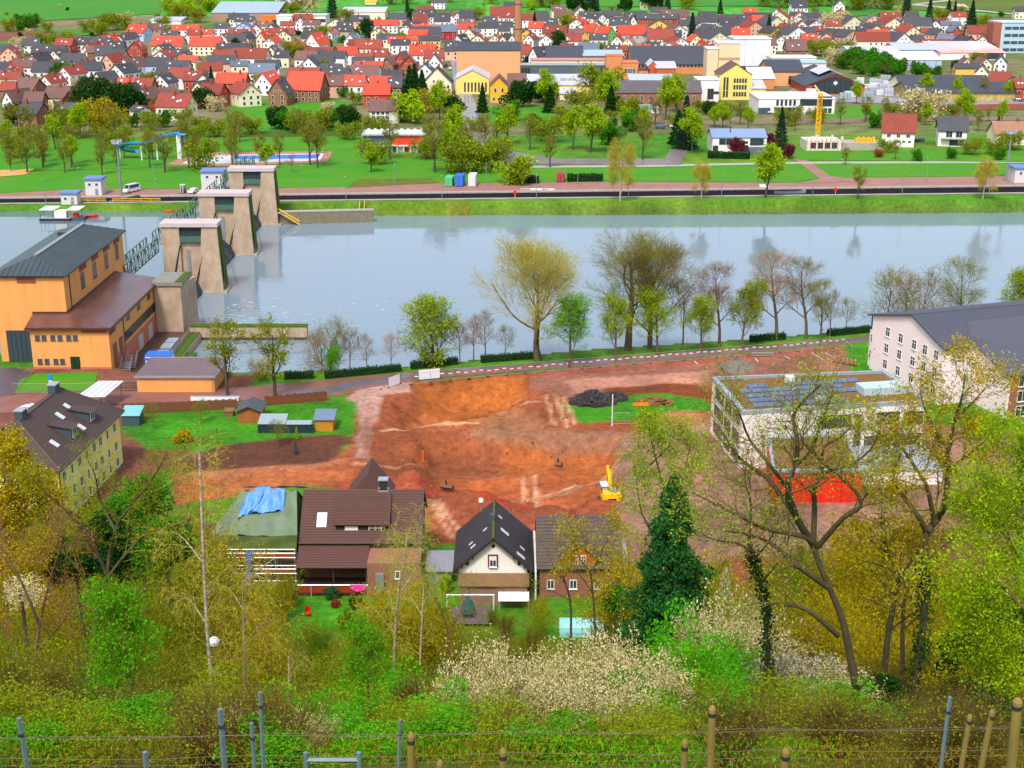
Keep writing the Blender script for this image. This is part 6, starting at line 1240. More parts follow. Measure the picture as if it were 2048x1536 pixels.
# conifer and bush prototypes
def conifer(key,seed,H,rb,n,leaf,lsize=.28):
    g=np.random.default_rng(seed);z=H*(g.random(n)**1.25);rr=rb*(1-z/H)**.85*(.35+.65*g.random(n)**.5)*(1+.25*np.sin(z*5+seed));a=g.random(n)*6.283
    pos=np.stack([rr*np.cos(a),rr*np.sin(a),z+.4-.12*rr],1);lv=leaf_quads(pos,lsize,g,.1,.3,.5);t=MB();t.tube([(0,0,-.3),(0,0,H*.9)],[H*.018+.05,.03],6)
    PROTO[key]=(t.mesh('trunk',BARKD),np_mesh('crown',*lv,leaf),H)
conifer('spruce',11,14,3.0,5200,L_dk2);conifer('thuja',12,6,1.1,1800,L_dk,.2);conifer('columnar',13,9,2.4,4600,L_dk,.3)
def bush(key,seed,w_,h_,n,leaf,twig=None,lsize=.14,ntw=60,clumps=14,ltw=None,rt=.012):
    g=np.random.default_rng(seed);c=g.normal(size=(clumps,3))*np.array([w_*.24,w_*.24,h_*.2])+np.array([0,0,h_*.55]);c[:,2]=np.clip(c[:,2],h_*.2,h_*.85);rad=g.uniform(.16,.34,clumps)*min(w_,h_)
    k=g.integers(0,clumps,n);d=g.normal(size=(n,3));d /= np.linalg.norm(d,axis=1,keepdims=True);pos=c[k]+d*(rad[k]*(.55+.5*g.random(n)))[:,None];pos[:,2]=np.abs(pos[:,2])+.05
    lv=leaf_quads(pos,lsize,g,.05)
    t=Tree(seed,[dict(n=4,wob=.16,up=.08,kids=7,t0=.25,ang=35,fall=.4,rr=.5,len=h_,rmin=.02,taper=.3),dict(n=3,wob=.2,up=.05,kids=4,t0=.15,ang=38,fall=.3,rr=.6,len=h_*.5,rmin=rt,taper=.4),dict(n=2,wob=.2,up=0,kids=0,t0=0,ang=30,len=h_*.28,rmin=rt*.8,taper=.5)])
    for i in range(max(3,ntw//10)):
        a=i*2.4;t.grow((.12*math.cos(a)*w_*.3,.12*math.sin(a)*w_*.3,-.2),_nrm((.45*w_/h_*math.cos(a),.45*w_/h_*math.sin(a),1)),h_*.85,h_*.012+.01,0)
    tw=t.tubes({0,1,2},[4,3,3])
    if ltw: lv=join(lv,leaf_quads(t.tips(2,ltw),lsize,g,.06))
    PROTO[key]=(np_mesh('stems',*tw,twig or TWB),np_mesh('foliage',*lv,leaf),h_)
bush('b_bright',21,3.2,2.8,4600,L_br,TWO,.075);bush('b_olive',22,3.4,2.8,3200,L_ol,TWO,.06,130,20,4);bush('b_dark',23,3.0,2.6,3400,L_dk,TWD,.1);bush('b_cream',24,3.2,2.9,2200,L_cr,TWO,.045,130,26,11);bush('b_white',25,3.0,2.7,900,L_wh,TWB,.055,120,16,7);bush('b_yell',26,3.0,2.6,1500,L_yl,TWO,.05,110,18,4);bush('b_bare',27,3.0,3.0,160,L_ol,mat('twig_scrub',S(112,86,36,.75),.9),.05,260,12,1,.008);bush('b_green',28,3.0,2.6,4800,leafmat('leaf_fresh',(104,186,6),.78),TWO,.075)
bush('t_yell',34,5.0,6.0,2200,L_yl,TWO,.075,190,34,8,.012);bush('t_olive',35,5.0,6.0,1800,L_ol,TWO,.07,210,30,7,.012);bush('t_green',36,4.6,5.6,2600,L_gr,TWO,.09,120,26,3,.014)
bush('f_round',31,6.5,6,2300,L_gr,TWB,.34,30,18,None,.04);bush('f_haze',32,7,6.5,1300,L_ol,TWB,.3,90,18,2,.035);bush('f_dark',33,6.5,6,2600,L_dk,TWB,.34,20,18,None,.04)
PLANTED={}
def plant(key,x,y,s=1.0,name='tree',desc='',cat='tree',group=None,z=None,rz=None,leaf=None,twig=None,sx=1.0,label=None):
    t=empty(name,(x,y,tz(x,y) if z is None else z),rz if rz is not None else RNGP.uniform(0,6.28));t.scale=(s*sx,s*sx,s)
    a,b,H_=PROTO[key];nm=('stems','foliage') if a.name.startswith('stems') else ('trunk','crown')
    o1=link(nm[0],a,t);o2=link(nm[1],b,t)
    if leaf or twig:
        for i,sl_ in enumerate(o2.material_slots):
            use=twig if (i == 0 and len(o2.material_slots) > 1) else leaf
            if len(o2.material_slots) == 1: use=leaf or twig
            if use: sl_.link='OBJECT';sl_.material=use
    tag(t,label,cat,group)
    if not label: PLANTED.setdefault((desc,name),[]).append((x/ max(y,1),t))
    return t
RNGP=random.Random(99)
def at_px(px,pyb):
    q=G(px,pyb);return q.x,q.y
RT='trees along the near river bank'
def rtree(key,px,pyb,pyt,desc,leaf=None,twig=None,sx=1.0,name='tree',rz=None):
    x,y=at_px(px,pyb);H_=PROTO[key][2];top=PY(px,pyt,y).z;crown_k={'willow': 1.42,'spread': 1.2,'round': 1.14,'leafy': 1.12,'yleaf': 1.16,'small': 1.12,'far_bare': 1.15,'far_leaf': 1.12}.get(key,1.05)
    return plant(key,x,y,(top-tz(x,y))/(H_*crown_k),name,label=desc,group=RT,leaf=leaf,twig=twig,sx=sx,rz=rz)
rtree('willow',1075,722,478,'huge round golden willow with fine bare branches at the river bank',sx=1.12);rtree('spread',1255,700,475,'tall dark spreading tree right of the golden willow',sx=1.25);rtree('willow',1300,696,480,'tall thin-branched tree with ivy trunk beside the dark spreading one',None,TWB,1.0)
rtree('yleaf',862,722,596,'rounded yellow-green tree on the open bank',sx=1.15);rtree('leafy',1138,735,600,'bright fresh green tree in front of the golden willow',sx=1.0);rtree('leafy',1232,722,606,'thin green tree under the dark spreading tree',L_yg);rtree('leafy',1315,712,590,'light green tree right of the ivy trunk',L_yg,sx=1.1);rtree('leafy',1400,708,600,'pale green young tree by the tape fence',L_yg,TWO)
rtree('round',1438,692,530,'bare brown round-crowned tree with clustered top',L_or,TWB);rtree('leafy',1483,700,576,'sparse green tree right of the bare brown one',L_ol);rtree('round',1552,680,506,'slender pinkish bare tree standing highest at right',None,TWP,1.05);rtree('round',1612,676,522,'bare grey-brown tree next to the pinkish one',None,TWB,1.1);rtree('round',1640,682,560,'leaning bare tree with low branches near the pink residence',None,TWO,.9)
rtree('small',1770,650,552,'blossoming small tree behind the pink residence',None,TWO);rtree('small',1812,640,556,'reddish bare small tree behind the pink residence',None,TWP);rtree('round',1935,640,525,'bare olive tree rising behind the residence roof',None,TWO);rtree('yleaf',2020,640,540,'yellow-green tree at the right edge behind the residence');rtree('small',1850,648,560,'grey bare tree between two small bank trees',None,TWB);rtree('small',1690,668,600,'low bushy tree left of the residence',None,TWO);rtree('small',1660,674,590,'thin bare sapling left of the low bushy tree',None,TWB)
for i,(px,pb,pt,tw,ds) in enumerate(((735,745,676,TWB,'first small bare tree on the bank above the white banners'),(782,742,672,TWP,'second small bare tree on the bank above the white banners'),(920,728,652,TWB,'small bare tree right of the yellow-green one'),(948,724,640,TWP,'pinkish bare small tree right of the yellow-green one'),(972,722,632,TWB,'dark crooked small tree left of the golden willow'),(660,738,655,TWO,'thin bare tree standing left of the hedge gap post'),(700,742,665,TWB,'bare sapling behind the long hedge'),(640,735,672,TWP,'white-budded sapling above the wing wall end'),(1365,690,570,TWB,'thin bare sapling between green trees'),(1010,722,655,TWO,'bare bush-like tree at the foot of the golden willow'))):
    rtree('small',px,pb,pt,ds,None,tw)
rtree('far_bare',455,790,648,'bare olive tree beside the flat garage',L_ol,TWO,1.0);rtree('far_bare',550,792,650,'bare pollard tree with thick trunk by the path',L_ol,TWO,1.0)
plant('b_dark',*at_px(855,726),2.0,'evergreen_shrub',label='dark green ivy ball under the yellow-green tree',cat='shrub',sx=.75);plant('b_yell',*at_px(525,760),1.8,'shrub',label='round olive-yellow shrub left of the pollard trunk',cat='shrub',sx=.9);plant('b_bright',*at_px(668,742),1.8,'shrub',label='bright green ivy on the sapling left of the hedge gap',cat='shrub',sx=.5)
# far side trees and bushes: (kind, px, base row, height m, leaf, twig)
FAR='''far_bare 55 345 10/far_bare 145 330 12/far_bare 205 330 11/far_bare 300 335 10/far_bare 330 345 11/far_bare 205 350 9/far_bare 130 345 9/far_bare 20 330 10/far_bare 90 325 11/far_bare 470 310 12/far_bare 390 335 9/far_bare 520 325 8/far_bare 560 330 9/far_bare 620 330 14/far_bare 635 335 13/far_bare 465 330 10/small 585 345 5/far_bare 780 318 12/far_bare 870 345 14/far_bare 860 300 11/far_leaf 905 340 12/f_haze 925 345 12/f_haze 950 342 11/f_haze 985 335 10/far_leaf 915 300 13/far_bare 970 300 11/far_leaf 1015 290 12/far_bare 1060 300 11/f_round 1075 270 8/f_haze 1100 285 10/far_leaf 1145 300 13/far_leaf 1180 305 14/f_round 1215 290 9/far_bare 1285 320 13/far_bare 1100 335 9/f_haze 1130 250 8/f_round 1020 245 9/f_dark 1040 215 14/f_dark 1085 205 12/columnar 965 225 14/columnar 1100 225 13/f_haze 1155 225 12/far_leaf 1210 225 17/columnar 1222 228 14/f_haze 1195 200 20/far_leaf 1330 240 15/far_leaf 1355 225 16/far_leaf 1090 220 17/spruce 1370 298 19/far_leaf 1385 305 13/columnar 1355 288 12/far_bare 1310 250 10/far_leaf 1430 255 7/far_leaf 1290 255 7/far_leaf 1245 255 7/far_bare 1480 250 8/far_bare 1460 248 7/spruce 1560 298 15/f_rd 1475 310 6/f_rd 1577 318 5/f_rd 1535 300 6/weep 1240 402 16/weep 1403 397 10/far_leaf 1530 395 13/far_bare 1715 398 8/weep 1965 398 11/y_round 1035 370 9/far_bare 1590 262 8/far_bare 1680 250 9/far_bare 1730 245 9/far_bare 1770 235 7/w_haze 1838 240 14/far_leaf 1930 250 12/spruce 1995 262 6/far_bare 1955 262 7/f_round 1900 318 4/f_round 1835 322 4/far_bare 1790 320 6/f_haze 1945 310 6/f_haze 2020 300 7/f_haze 1990 310 6/f_round 2000 320 4/f_haze 1770 305 5/f_or 1755 315 3/far_bare 1690 330 5/y_round 825 245 13/y_round 800 240 8/f_dark 700 258 9/columnar 830 205 20/columnar 845 210 18/columnar 820 200 18/f_go 875 225 14/far_leaf 880 240 13/f_dark 905 235 9/f_dark 185 235 17/f_dark 205 238 16/f_dark 165 240 14/f_dark 235 225 15/f_dark 250 235 14/f_go 195 265 14/f_go 230 270 11/far_bare 120 268 9/far_bare 60 268 9/far_bare 20 262 9/f_dark 40 250 9/f_dark 135 245 9/spruce 425 190 16/f_dark 405 218 11/w_haze 430 222 8/f_dark 560 258 9/f_round 575 260 8/f_haze 600 268 9/f_haze 640 262 9/w_haze 655 230 7/f_dark 685 250 8/f_round 660 255 7/f_haze 300 262 8/f_round 330 255 7/f_haze 370 250 7/f_haze 400 262 6/f_round 270 255 6/f_haze 500 268 7/f_haze 700 280 7/f_haze 740 265 7/f_haze 760 268 6/far_bare 480 285 10/f_round 115 165 12/f_haze 105 155 9/f_round 70 55 14/f_round 40 60 16/f_haze 20 64 14/f_round 55 62 15/f_haze 95 66 12/f_haze 130 100 14/f_haze 85 95 12/w_haze 40 100 10/f_haze 180 66 14/f_haze 200 72 14/f_haze 235 60 18/f_haze 215 62 18/w_haze 255 55 16/f_haze 330 58 14/y_round 342 30 20/y_round 380 32 20/f_haze 360 40 18/f_haze 400 45 16/f_haze 410 20 24/y_round 415 24 18/w_haze 605 28 26/f_haze 590 32 16/spruce 665 36 36/f_haze 690 42 14/f_haze 560 30 18/f_haze 780 10 20/f_haze 820 8 18/f_haze 860 6 18/f_haze 900 5 18/f_haze 980 8 18/spruce 815 26 18/f_dark 825 40 12/f_haze 955 40 14/spruce 1160 18 34/spruce 1180 20 36/spruce 1190 22 30/f_dark 1150 24 24/f_dark 1250 24 16/f_dark 1300 20 22/spruce 1320 20 28/spruce 1335 20 24/f_haze 1375 20 20/spruce 1440 28 18/f_haze 1110 16 20/y_round 1063 20 12/f_haze 1080 14 18/f_haze 1530 14 20/f_haze 1560 16 24/f_haze 1590 18 24/f_haze 1610 14 22/f_haze 1640 12 22/f_haze 1670 14 24/w_haze 1745 14 30/f_haze 1710 22 26/f_haze 1725 18 28/f_haze 1770 20 26/spruce 1812 34 36/spruce 1858 42 26/spruce 1895 42 24/spruce 1908 42 22/spruce 1940 72 34/f_haze 1880 45 16/f_haze 1960 60 16/f_haze 1925 40 16/w_haze 1668 62 20/w_haze 1660 64 18/w_haze 1675 60 19/f_haze 1700 58 12/spruce 1383 75 24/spruce 1385 72 22/spruce 1537 70 20/spruce 1069 70 22/f_dark 1118 100 14/f_dark 1110 96 12/f_haze 1135 60 16/f_round 1700 130 12/f_round 1720 134 13/f_round 1740 140 14/f_haze 1640 112 12/f_haze 1620 108 11/f_haze 1660 115 12/w_haze 1668 130 12/f_haze 1690 108 10/f_round 1690 138 12/f_round 1760 145 13/f_round 1780 148 12/f_round 1800 152 11/f_round 1830 154 10/f_round 1850 156 9/f_round 1870 158 8/f_round 1750 152 9/f_round 1720 148 9/far_leaf 1848 196 11/far_leaf 1915 198 10/far_bare 1965 198 10/far_leaf 2015 200 9/far_leaf 1713 208 10/f_haze 1780 232 7/f_haze 1815 232 6/f_haze 1400 225 7/f_haze 1440 230 7/f_haze 1480 232 6/f_haze 1350 215 10/f_dark 1420 230 7/f_haze 1260 235 9/f_round 1235 225 8/spruce 270 112 10/f_dark 245 95 8/f_haze 150 105 9/f_round 320 138 8/f_haze 300 165 7/f_dark 470 100 9/f_dark 620 118 9/f_haze 540 95 10/f_haze 585 115 12/f_haze 645 85 14/f_round 670 120 9/f_dark 735 70 16/spruce 737 76 18/f_haze 765 85 9/f_haze 800 95 10/f_dark 870 80 9/y_round 805 78 7/f_haze 640 150 10/f_round 690 195 8/f_haze 710 210 8/f_haze 770 190 8/f_round 350 162 7/f_haze 415 155 9/f_haze 500 200 7/f_haze 300 220 8/f_round 100 205 8/f_haze 60 130 9/f_round 30 170 9/f_haze 75 180 9/f_haze 270 190 8/f_haze 350 110 8/f_haze 455 130 9/f_haze 520 175 8/f_dark 1055 130 6/f_haze 980 140 6/f_haze 1130 115 7/f_haze 1200 105 8/f_haze 1300 100 8/f_haze 1420 85 9/f_haze 1480 70 9/f_haze 1560 85 10/f_haze 1600 60 10/f_haze 1740 80 9/f_haze 1790 75 9/f_haze 1830 60 10/f_haze 1970 85 9/f_haze 1900 100 7/f_round 1985 110 8/f_haze 1950 130 9/f_dark 1910 145 8/far_bare 232 285 11/far_bare 44 267 9/far_leaf 464 286 6/far_bare 743 342 6/f_haze 395 286 7/far_bare 595 271 9/f_haze 746 328 9/f_haze 138 272 11/f_haze 365 293 7/far_bare 364 295 8/far_bare 249 318 8/f_haze 34 316 11/far_bare 912 311 7/f_haze 954 263 6/far_leaf 13 286 7/far_leaf 142 336 9/far_bare 82 304 6/far_bare 87 333 10/far_bare 499 271 6/far_bare 934 321 11/far_bare 306 320 11/far_bare 896 264 8/far_bare 993 289 7/far_leaf 111 299 10/far_leaf 742 345 8/far_bare 466 276 9/far_bare 114 268 11/far_bare 372 289 10/far_bare 234 333 6/far_leaf 296 305 7/f_haze 1000 320 8/far_bare 378 337 8/f_haze 406 343 11/f_haze 437 274 7/far_bare 70 317 10/f_haze 849 318 8/far_bare 909 315 7/f_haze 239 300 9/far_bare 86 336 7/far_bare 22 343 6/far_bare 473 342 7/f_haze 621 284 6/far_leaf 532 339 7/far_leaf 160 278 11/far_bare 1204 255 5/far_bare 1600 243 6/f_haze 1223 239 4/f_haze 1349 255 6/far_leaf 1496 261 8/f_round 1227 256 4/f_haze 1271 245 6/f_haze 1835 243 5/f_haze 1901 239 7/far_leaf 1849 251 8/far_leaf 2002 249 8/f_haze 1632 246 7/f_haze 1567 253 8/far_leaf 1445 256 8/f_round 1276 253 7/far_bare 1596 250 4/far_bare 1760 254 6/far_leaf 1768 260 4/f_haze 1029 240 5/f_round 1260 262 7/far_bare 1763 254 4/far_leaf 1733 241 6/far_bare 1976 243 5/f_round 1747 256 6/far_leaf 1879 249 4/f_haze 1641 239 4'''
KEYS={'f_rd': ('f_dark',L_rd,'wine-red shrub','shrub'),'y_round': ('f_round',L_yg,'vivid yellow-green round tree','tree'),'w_haze': ('f_haze',L_cr,'pale blossoming tree','tree'),'f_go': ('f_haze',L_go,'golden hazy tree','tree'),'f_or': ('f_round',L_or,'orange shrub','shrub'),
        'far_bare': ('far_bare',None,'bare brown tree','tree'),'far_leaf': ('far_leaf',None,'budding yellow-green tree','tree'),'f_haze': ('f_haze',None,'thin olive tree','tree'),'f_round': ('f_round',None,'dense green tree','tree'),'f_dark': ('f_dark',None,'dark green tree','tree'),'spruce': ('spruce',None,'dark pointed spruce','tree'),'columnar': ('columnar',L_dk,'dark broad conifer','tree'),'weep': ('weep',None,'weeping birch','tree'),'small': ('small',None,'small bare tree','tree')}
for ln in FAR.split('/'):
    a=ln.split();k,lf,ds,ct=KEYS[a[0]];q=G(float(a[1]),float(a[2]));H_=float(a[3])*(.72 if float(a[2]) < 80 else .85 if q.y > 600 else 1.0)
    zone='on the lock island' if 380 < q.y < 405 else 'in the riverside park' if q.y < 560 else 'among factory and gardens' if q.y < 760 else 'in the town'
    plant(k,q.x,q.y,H_/PROTO[k][2],'tree' if ct == 'tree' else 'shrub',ds+' '+zone,ct,'trees across the river',z=q.z,leaf=lf,sx=RNGP.uniform(.85,1.15)*(1.0 if k in ('spruce','columnar','weep') else .95))
# scatter between the houses of the town: gardens
hp=np.array([(h[0].x,h[0].y) for h in houses]);NG=0
for _ in range(420):
    py=RNGP.uniform(14,210)**1.0;px=RNGP.uniform(-20,2060)
    if (880 < px < 1060 and py > 95) or (1050 < px < 1760 and py > 88) or (470 < px < 740 and py > 195) or (1690 < px < 2048 and 95 < py): continue
    q=G(px,py)
    if np.min(np.hypot(hp[:,0]-q.x,hp[:,1]-q.y)) < 8.5: continue
    k=RNGP.choice(('f_haze','f_haze','f_round','f_dark','f_haze','far_leaf'));NG += 1
    if NG > 110: break
    plant(k,q.x,q.y,RNGP.uniform(2.5,5)/PROTO[k][2],'garden_tree',{'f_haze': 'small olive garden tree','f_round': 'small green garden tree','f_dark': 'small dark garden tree','far_leaf': 'small budding garden tree'}[k]+' between town houses','tree','garden trees of the town',z=q.z,leaf=RNGP.choice((None,None,None,L_cr,L_ol)) if k == 'f_haze' else None)
# ------------------------------------------------------------------ hillside: big trees shaped limb by limb
FGSP=[dict(n=8,wob=.06,up=.04,kids=6,t0=.3,ang=45,fall=.4,rr=.45,len=8,rmin=.08,taper=.5),dict(n=6,wob=.16,up=.06,kids=5,per=3.0,t0=.12,ang=48,fall=.45,rr=.42,len=3.4,rmin=.025,taper=.3),dict(n=5,wob=.22,up=.05,kids=6,t0=.15,ang=45,fall=.4,rr=.5,len=2.1,rmin=.012,taper=.35),dict(n=4,wob=.25,up=.03,kids=4,t0=.1,ang=42,fall=.3,rr=.55,len=1.05,rmin=.007,taper=.4),dict(n=3,wob=.25,up=.02,kids=0,t0=0,ang=30,len=.55,rmin=.005,taper=.5)]
def pl(s,y,wob=0.0,seed=0):
    r_=random.Random(seed);v=[float(a) for a in s.replace(',',' ').split()];d=0.0;out=[]
    for i in range(0,len(v),2):
        out.append(tuple(PY(v[i],v[i+1],y+d)));d += r_.uniform(-wob,wob)
    return out
def dense(p,n=3):
    q=smoothpts([Vector(a) for a in p],n);return [tuple(a) for a in q]
def fg_tree(name,label,y,trunk,limbs,r0,bark,twig,leaf=None,per=0,lsize=.06,jit=.08,seed=1,sp=None,ivy=0,cat='tree',group='trees of the hillside'):
    t=Tree(seed,sp or FGSP);tp=dense(pl(trunk,y));t.br.append((0,tp,[r0*(1-.45*i/(len(tp)-1)) for i in range(len(tp))]))
    for i,(s_,r_) in enumerate(limbs): t.limb(dense(pl(s_,y,.9,seed*31+i)),r_,1,None,.18)
    bx_,by_=tp[0][0],tp[0][1];root=empty(name,(bx_,by_,tz(bx_,by_)),0,label,cat,group);off=np.array(root.location)
    tb=t.tubes({0,1},[10,7,5,4,3]);w_=link('trunk',np_mesh('trunk',tb[0]-off,tb[1],bark),root);smooth(w_)
    tw=t.tubes({2,3,4},[10,7,5,4,3]);tw=(tw[0]-off,tw[1]);lv=None
    if leaf: lv=leaf_quads(t.tips(len(t.spec)-1,per)-off,lsize,t.g,jit)
    link('crown',mesh2('crown',tw,twig,lv,leaf) if lv else np_mesh('crown',*tw,twig),root)
    if ivy:
        a=np.array(tp);g=t.g;n=ivy;u=g.random(n)**1.1*(len(a)-1)*.8;i=u.astype(int);f=(u-i)[:,None];pos=a[i]*(1-f)+a[np.minimum(i+1,len(a)-1)]*f-off;pos += g.normal(0,1,(n,3))*np.array([r0*1.1,r0*1.1,.2]);link('ivy',np_mesh('ivy',*leaf_quads(pos,.09,g,.05),L_dk),root)
    return root
fg_tree('oak_tree','large bare oak with mossy forked trunk in front of red cube',45,'1730 1478 1722 1430 1706 1340 1698 1300 1688 1251 1676 1216 1655 1167 1634 1115 1624 1087',
        [('1636 1092 1608 1073 1573 1066 1524 1055 1468 1027 1418 1002 1385 985',.12),('1628 1090 1594 1037 1573 967 1591 932 1594 876 1587 830 1615 795 1640 771',.15),('1626 1085 1629 1016 1629 974 1643 946 1647 897 1680 875 1705 850',.12),('1634 1095 1685 1037 1721 1013 1710 981 1671 946 1622 904 1600 870',.11),('1592 1030 1559 988 1531 953 1489 925 1464 897 1436 848',.12),('1655 1174 1592 1129 1543 1087 1500 1070 1450 1062',.12),('1676 1272 1620 1223 1571 1209 1522 1206 1490 1212',.11),('1573 975 1540 930 1500 880 1480 830 1462 800',.08),('1591 930 1620 905 1640 850 1660 800 1668 765',.08),('1643 946 1700 930 1740 900 1760 860',.07)],
        .175,BARKM,TWB,L_yg,3,.045,.12,41)
fg_tree('maple_tree','tall grey maple with yellow flower clusters right of the bare oak',52,'1822 1440 1826 1400 1838 1320 1843 1286 1850 1200 1850 1153 1850 1100 1852 1063',
        [('1852 1065 1875 1037 1889 1009 1896 946 1896 897 1910 841 1925 790 1930 750',.17),('1851 1060 1830 1023 1798 981 1787 946 1801 911 1790 870',.12),('1868 1040 1854 974 1833 939 1805 897 1770 876 1735 850',.11),('1889 1012 1932 992 1963 981 1990 960',.1),('1896 946 1921 921 1953 897 1990 860',.09),('1896 897 1870 860 1850 820 1840 780',.09),('1848 1180 1800 1150 1760 1130 1720 1120',.08),('1850 1120 1900 1080 1940 1060 1985 1050',.09),('1910 841 1950 800 1975 770',.07)],
        .19,BARKM,TWO,L_yl,7,.06,.14,42,ivy=1500)
fg_tree('maple_tree','slim yellow-budded maple between oak and tall grey maple',57,'1768 1400 1770 1335 1777 1262 1790 1200 1798 1167 1806 1145',
        [('1798 1167 1791 1150 1780 1115 1763 1056 1765 1000 1755 960',.1),('1804 1150 1830 1110 1850 1080 1880 1050',.08),('1790 1190 1750 1150 1720 1110 1700 1080',.08),('1778 1262 1820 1230 1860 1215',.07),('1780 1110 1740 1080 1700 1060',.06),('1783 1220 1740 1200 1705 1190',.06)],.17,BARKM,TWO,L_yl,5,.08,.14,43)
fg_tree('maple_tree','rust-tinted slim tree behind the slim maple',62,'1806 1420 1805 1338 1806 1227 1815 1180',[('1815 1180 1840 1120 1850 1080',.08),('1808 1220 1770 1180 1740 1150',.07),('1806 1260 1850 1220 1890 1200',.07),('1815 1185 1800 1130 1810 1080',.07)],.15,BARK,TWB,L_go,4,.09,.15,44)
fg_tree('leaning_tree','thin dark leaning ivy tree left of the bare oak',48,'1536 1420 1535 1330 1533 1223 1515 1150 1501 1101 1498 1070',[('1500 1100 1470 1085 1430 1080 1390 1060',.06),('1499 1080 1502 1010 1490 960 1495 900',.06),('1505 1120 1540 1080 1560 1030',.05),('1520 1170 1560 1120 1580 1100',.05)],.12,BARKD,TWD,L_yg,2,.06,.1,45,ivy=1500)
fg_tree('maple_tree','bright yellow-green maple at the right edge',38,'2110 1480 2095 1380 2085 1250 2075 1130',[('2080 1200 2040 1120 2000 1060 1960 1020',.1),('2078 1150 2060 1050 2040 960 2045 880',.1),('2085 1260 2030 1200 1990 1160 1950 1150',.09),('2090 1330 2040 1290 1990 1270 1960 1280',.08),('2076 1140 2100 1050 2080 950',.09),('2092 1380 2050 1350 2010 1340',.07)],.2,BARK,TWO,L_yg,24,.05,.17,46)
fg_tree('cherry_tree','white blossoming wild cherry left of the dark ivy conifer',88,'1305 1290 1308 1220 1312 1150 1318 1080',[('1318 1085 1330 1000 1315 930 1300 870 1300 845',.11),('1318 1090 1285 1030 1275 980 1270 930',.08),('1290 1080 1350 1000 1370 940 1380 890',.1),('1285 1140 1330 1080 1380 1040',.08),('1300 930 1340 890 1350 860',.07)],.17,BARKD,TWO,L_yg,5,.08,.18,47)
fg_tree('yew_tree','bare mossy tree with spreading limbs on the left slope',70,'195 1450 190 1380 186 1300 200 1200 215 1150',[('215 1150 180 1080 130 1020 90 985 60 950',.12),('214 1150 230 1060 270 1000 310 950 335 905',.13),('212 1160 250 1110 290 1070 350 1050 380 1040',.11),('200 1200 150 1130 110 1090 70 1070',.1),('230 1060 200 1000 190 950 170 910',.09),('190 1290 250 1220 300 1170 345 1150',.09),('270 1000 320 980 360 960',.07)],.2,BARKM,TWO,L_ol,2,.05,.1,48)
fg_tree('bare_tree','bare brown tree with rusty leaves at the left edge',55,'60 1480 62 1400 70 1320 80 1240',[('78 1250 50 1180 20 1120 -10 1080',.08),('80 1240 100 1160 120 1100 130 1060',.08),('70 1310 120 1250 160 1200',.07),('66 1350 30 1300 0 1260',.07)],.13,BARK,TWB,L_or,2,.05,.1,49)
fg_tree('yellow_tree','yellow flowering tree at the left edge before the apartment house',80,'-30 1350 -20 1250 -10 1150',[('-10 1160 30 1080 50 1010 55 960',.1),('-10 1150 -5 1050 10 960 20 900',.1),('-15 1200 40 1140 80 1110',.08),('-5 1060 60 1010 90 990',.07)],.18,BARK,TWO,L_yl,9,.1,.16,50)
BSP=[dict(n=8,wob=.03,up=.04,kids=6,t0=.3,ang=45,fall=.4,rr=.4,len=8,rmin=.05,taper=.3),dict(n=5,wob=.12,up=.05,kids=8,per=2.0,t0=.1,ang=50,fall=.4,rr=.4,len=2.0,rmin=.02,taper=.25),dict(n=4,wob=.16,up=-.03,kids=6,t0=.1,ang=45,fall=.3,rr=.5,len=1.7,rmin=.009,taper=.35),dict(n=4,wob=.12,up=-.18,kids=4,t0=.1,ang=35,fall=.3,rr=.6,len=1.1,rmin=.006,taper=.4),dict(n=3,wob=.1,up=-.25,kids=0,t0=0,ang=30,len=.6,rmin=.005,taper=.5)]
def birch(label,y,trunk,r0,leaf,seed,limbs=()):
    v=trunk;return fg_tree('birch_tree',label,y,v,[(v,r0*.7)]+list(limbs),r0,BIRCH,TWG,leaf,3,.045,.08,seed,BSP,group='birches of the hillside')
birch('tall slender white birch left of the scaffolded house',48,'428 1450 424 1380 420 1330 414 1260 410 1180 407 1120 404 1040 401 960 399 900',.085,L_go,61,[('412 1200 440 1150 480 1120',.03),('408 1130 370 1080 340 1060',.03),('405 1060 430 1010 450 980',.03),('414 1250 380 1200 350 1190',.03)])
birch('shorter pale birch right of the tall one',52,'494 1470 492 1420 490 1360 488 1290 487 1220 486 1160',.07,L_go,62,[('488 1290 520 1250 550 1240',.03),('487 1220 460 1180 440 1170',.025)])
birch('broken birch stem with thin arching twigs',50,'579 1450 579 1400 578 1360 577 1312',.06,L_ol,63)
birch('forked white birch in front of the brown house',80,'788 1360 789 1300 792 1240 798 1180 808 1120 815 1070',.11,L_yg,64,[('790 1270 760 1230 745 1215',.04),('796 1190 830 1140 840 1090 842 1040',.05),('792 1240 780 1180 785 1120',.04),('808 1120 790 1080 795 1040',.04)])
birch('feathery yellow-green birch right of the forked birch',92,'840 1330 842 1280 845 1220 848 1170',.09,L_yg,65,[('845 1230 820 1190 810 1150',.04),('846 1210 870 1170 880 1140',.04)])
fg_tree('bare_tree','thin bare tree before the white gable house porch',95,'905 1380 900 1300 890 1240 870 1190',[('890 1240 860 1180 845 1140',.05),('895 1270 930 1210 940 1180',.05),('898 1300 940 1270 960 1240',.04)],.08,BARK,TWO,L_ol,1,.05,.1,66)
fg_tree('bare_tree','dark crooked tree in front of the brick house',98,'1140 1330 1142 1260 1140 1200 1125 1150',[('1130 1165 1105 1130 1095 1090',.07),('1138 1200 1100 1180 1070 1175',.05),('1128 1155 1150 1110 1155 1080',.06)],.12,BARKD,TWB,L_ol,1,.06,.1,67)
